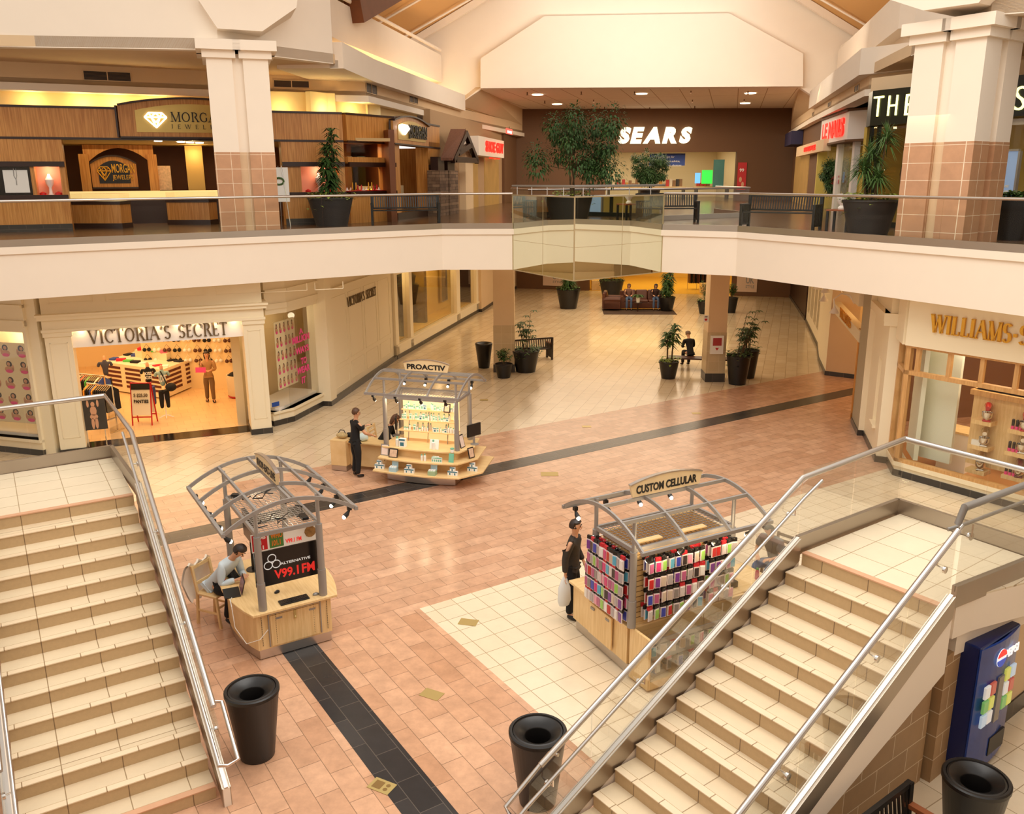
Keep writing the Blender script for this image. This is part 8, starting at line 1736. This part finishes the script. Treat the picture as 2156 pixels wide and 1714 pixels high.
names_ = ['red fruit press on highest left shelf of the cookware window', 'chrome mixer behind white card on middle left shelf', 'chrome mixer on lowest left shelf of the cookware window', 'red stand mixer on highest right shelf', 'chrome stand mixer on middle right shelf', 'dark red stand mixer on lowest right shelf']
for i, (s0_, s1_, zz_) in enumerate(shelves):
    mixer(WW.p((s0_ + s1_) / 2 + .05, zz_, -.64), wrz + .4, names_[i], mxr[(0, 1, 1, 0, 1, 2)[i]])
    if i > 2:
        for k in range(3): q = WW.p(s0_ + .06 + .085 * k, zz_, -.58); b_ = thing('pepper_mill', 'dark mill with pink base left of mixer on ' + ['highest', 'middle', 'lowest'][i - 3] + ' right shelf', 'pepper mill', q); b_['group'] = 'mills on the %s right shelf' % ['highest', 'middle', 'lowest'][i - 3]; mb = MB(); mb.lathe([(.03, .07), (.032, .2), (.02, .22)], (0, 0, 0), 10); obj('mill_body', mb, M['darkwood'], b_); mb = MB(); mb.lathe([(.035, 0), (.035, .07)], (0, 0, 0), 10); obj('base', mb, M['pink'], b_)
    if i == 1: b_ = thing('white_card', 'white card box with red ribbon on the middle left shelf', 'box', WW.p(s0_ + .15, zz_, -.56), wrz); mb = MB(); mb.box(-.1, .1, -.03, .03, 0, .12); obj('box', mb, M['white_plastic'], b_)
t = thing('white_plinth', 'white plinth with maple top behind the cookware window', 'plinth', WW.p(1.2, 0, -1.6)); a = WW.sz(2000, 980, -1.4)[0]; mb = MB(); WW.box(mb, a - .35, a + .35, 0, .95, -2.0, -1.4); obj('plinth_body', mb, M['white_paint'], t, True); mb = MB(); WW.box(mb, a - .38, a + .38, .95, 1.0, -2.03, -1.37); obj('plinth_top', mb, M['maple'], t, True)
for k in range(3):
    t = thing('goods_table', 'round table with kettles and pans inside the cookware store, %s of three' % ['nearest', 'middle', 'farthest'][k], 'display table', (12.4 + 1.3 * k, 19.6 + .9 * k, 0)); mb = MB(); mb.lathe([(.6, .72), (.6, .76)], (0, 0, 0), 20); mb.tube([(0, 0, 0), (0, 0, .72)], .06, 8); obj('table_body', mb, M['maple'], t)
    for j in range(6): a = j * 1.05; p_ = thing('cooking_pot', 'metal pot on round table inside the cookware store', 'pot', (12.4 + 1.3 * k + .38 * math.cos(a), 19.6 + .9 * k + .38 * math.sin(a), .76)); p_['group'] = 'pots on the round tables'; mb = MB(); mb.lathe([(.1, 0), (.11, .1), (.1, .12), (.02, .15)], (0, 0, 0), 12); obj('pot_body', mb, [M['chrome'], mxr[0], M['brass']][j % 3], p_, smooth=True)
# ---- vending machine
VA, VB = Vector((5.32, 8.74, 0)), Vector((6.09, 9.32, 0)); VW = Wall(VA.xy, VB.xy); vt = thing('vending_machine', 'blue drinks vending machine with round logo under the landing', 'vending machine', VA)
vb = mat('vend_blue', (10, 28, 84), .3); mb = MB(); VW.box(mb, 0, VW.L, .03, 1.75, -.34, 0); obj('machine_body', mb, vb, vt, True, bevel=.02)
mb = MB(); n = 8; pts = []
for i in range(n): a, b = i / n, (i + 1) / n; f = lambda q: .05 * math.sin(math.pi * q); mb.slab([VW.p(VW.L * a, .06, f(a)), VW.p(VW.L * b, .06, f(b)), VW.p(VW.L * b, 1.73, f(b)), VW.p(VW.L * a, 1.73, f(a))], VW.n * -.03)
obj('front_panel', mb, mat('vend_front', (22, 60, 140), .25, var=.3, vscale=3), vt, True)
def disc(cs, cz, r_, a0, a1, d, bulge=0, n=14): return [VW.p(cs + r_ * math.cos(a0 + (a1 - a0) * i / n), cz + r_ * math.sin(a0 + (a1 - a0) * i / n), d) for i in range(n + 1)]
lc, lz = VW.L * .42, 1.52
mb = MB(); mb.slab(disc(lc, lz, .11, .15, math.pi - .25, .06), VW.n * .01); obj('logo_top', mb, mat('logo_red_lit', (226, 40, 40), .4, emit=.6, ecol=srgb(226, 40, 40)), vt, True)
mb = MB(); mb.slab(disc(lc, lz, .11, math.pi + .15, 2 * math.pi - .25, .06), VW.n * .01); obj('logo_bottom', mb, mat('logo_blue_lit', (30, 70, 180), .4, emit=.5, ecol=srgb(30, 70, 180)), vt, True)
mb = MB(); mb.slab(disc(lc, lz, .112, 0, 2 * math.pi, .055, n=24)[:-1], VW.n * .008); obj('logo_middle', mb, mat('logo_white_lit', (240, 240, 240), .4, emit=.6), vt, True)
obj('brand_text', text_mb('PEPSI', VW.p(lc + .09, lz - .05, .055), VW.u, .34, .11, depth=.01, bold=.03), bpy.data.materials['logo_white_lit'], vt, True)
bcol = [mat('btn_%d' % i, c, .3, emit=.5, ecol=srgb(*c)) for i, c in enumerate([(200, 196, 190), (170, 80, 64), (110, 160, 90), (190, 190, 90), (170, 186, 200)])]
for c_ in range(2):
    for r_ in range(3):
        for k in range(2): s_ = VW.L * (.10 + .50 * c_) + k * .14; z = 1.08 - r_ * .19 + .06 * c_ ; mb = MB(); VW.box(mb, s_, s_ + .12, z, z + .16, .04, .075); o = obj('selection_button', mb, bcol[(c_ * 3 + r_ * 2 + k) % 5], vt, True, bevel=.01)
mb = MB(); VW.box(mb, VW.L * .44, VW.L * .57, .65, 1.25, .04, .07); obj('coin_panel', mb, M['kgrey'], vt, True); mb = MB(); VW.box(mb, VW.L * .45, VW.L * .85, .18, .42, .03, .06); obj('delivery_slot', mb, M['black'], vt, True)
# things at the nail shop door
t = thing('side_table', 'small slatted side table by right upper bench', 'table', (8.75, 23.4, U), R(-40)); mb = MB(); mb.box(-.3, .3, -.3, .3, .52, .56); obj('table_top', mb, wa, t)
for sx in (-.26, .26):
    for sy in (-.26, .26): mb = MB(); mb.box(sx - .03, sx + .03, sy - .03, sy + .03, 0, .52); obj('leg', mb, M['black'], t)
t = thing('urn', 'white urn standing on the slatted side table', 'urn', (8.75, 23.4, U + .56)); mb = MB(); mb.lathe([(.09, 0), (.1, .04), (.05, .1), (.14, .22), (.17, .36), (.13, .38), (.14, .4)], (0, 0, 0), 18); obj('urn_body', mb, M['white_paint'], t, smooth=True)
t = thing('easel_sign', 'white sign on an easel showing a wreath, right of the left column', 'sign', (-6.95, 26.75, U), R(15)); mb = MB(); mb.slab([(-.28, 0, .75), (.28, 0, .75), (.28, .1, 1.75), (-.28, .1, 1.75)], (0, .02, 0)); obj('board', mb, M['paper'], t)
mb = MB()
for a, b in (((-.25, -.02, 0), (-.1, .05, 1.8)), ((.25, -.02, 0), (.1, .05, 1.8)), ((0, .5, 0), (0, .1, 1.8))): mb.tube([a, b], .012, 6)
obj('easel', mb, M['chrome'], t); mb = MB(); mb.tube([(.14 * math.cos(i * .52), -.015 + .1 * (.6), 1.35 + .1 * math.sin(i * .52)) for i in range(12)], .03, 6, closed=True); obj('wreath_print', mb, M['leaf'], t)
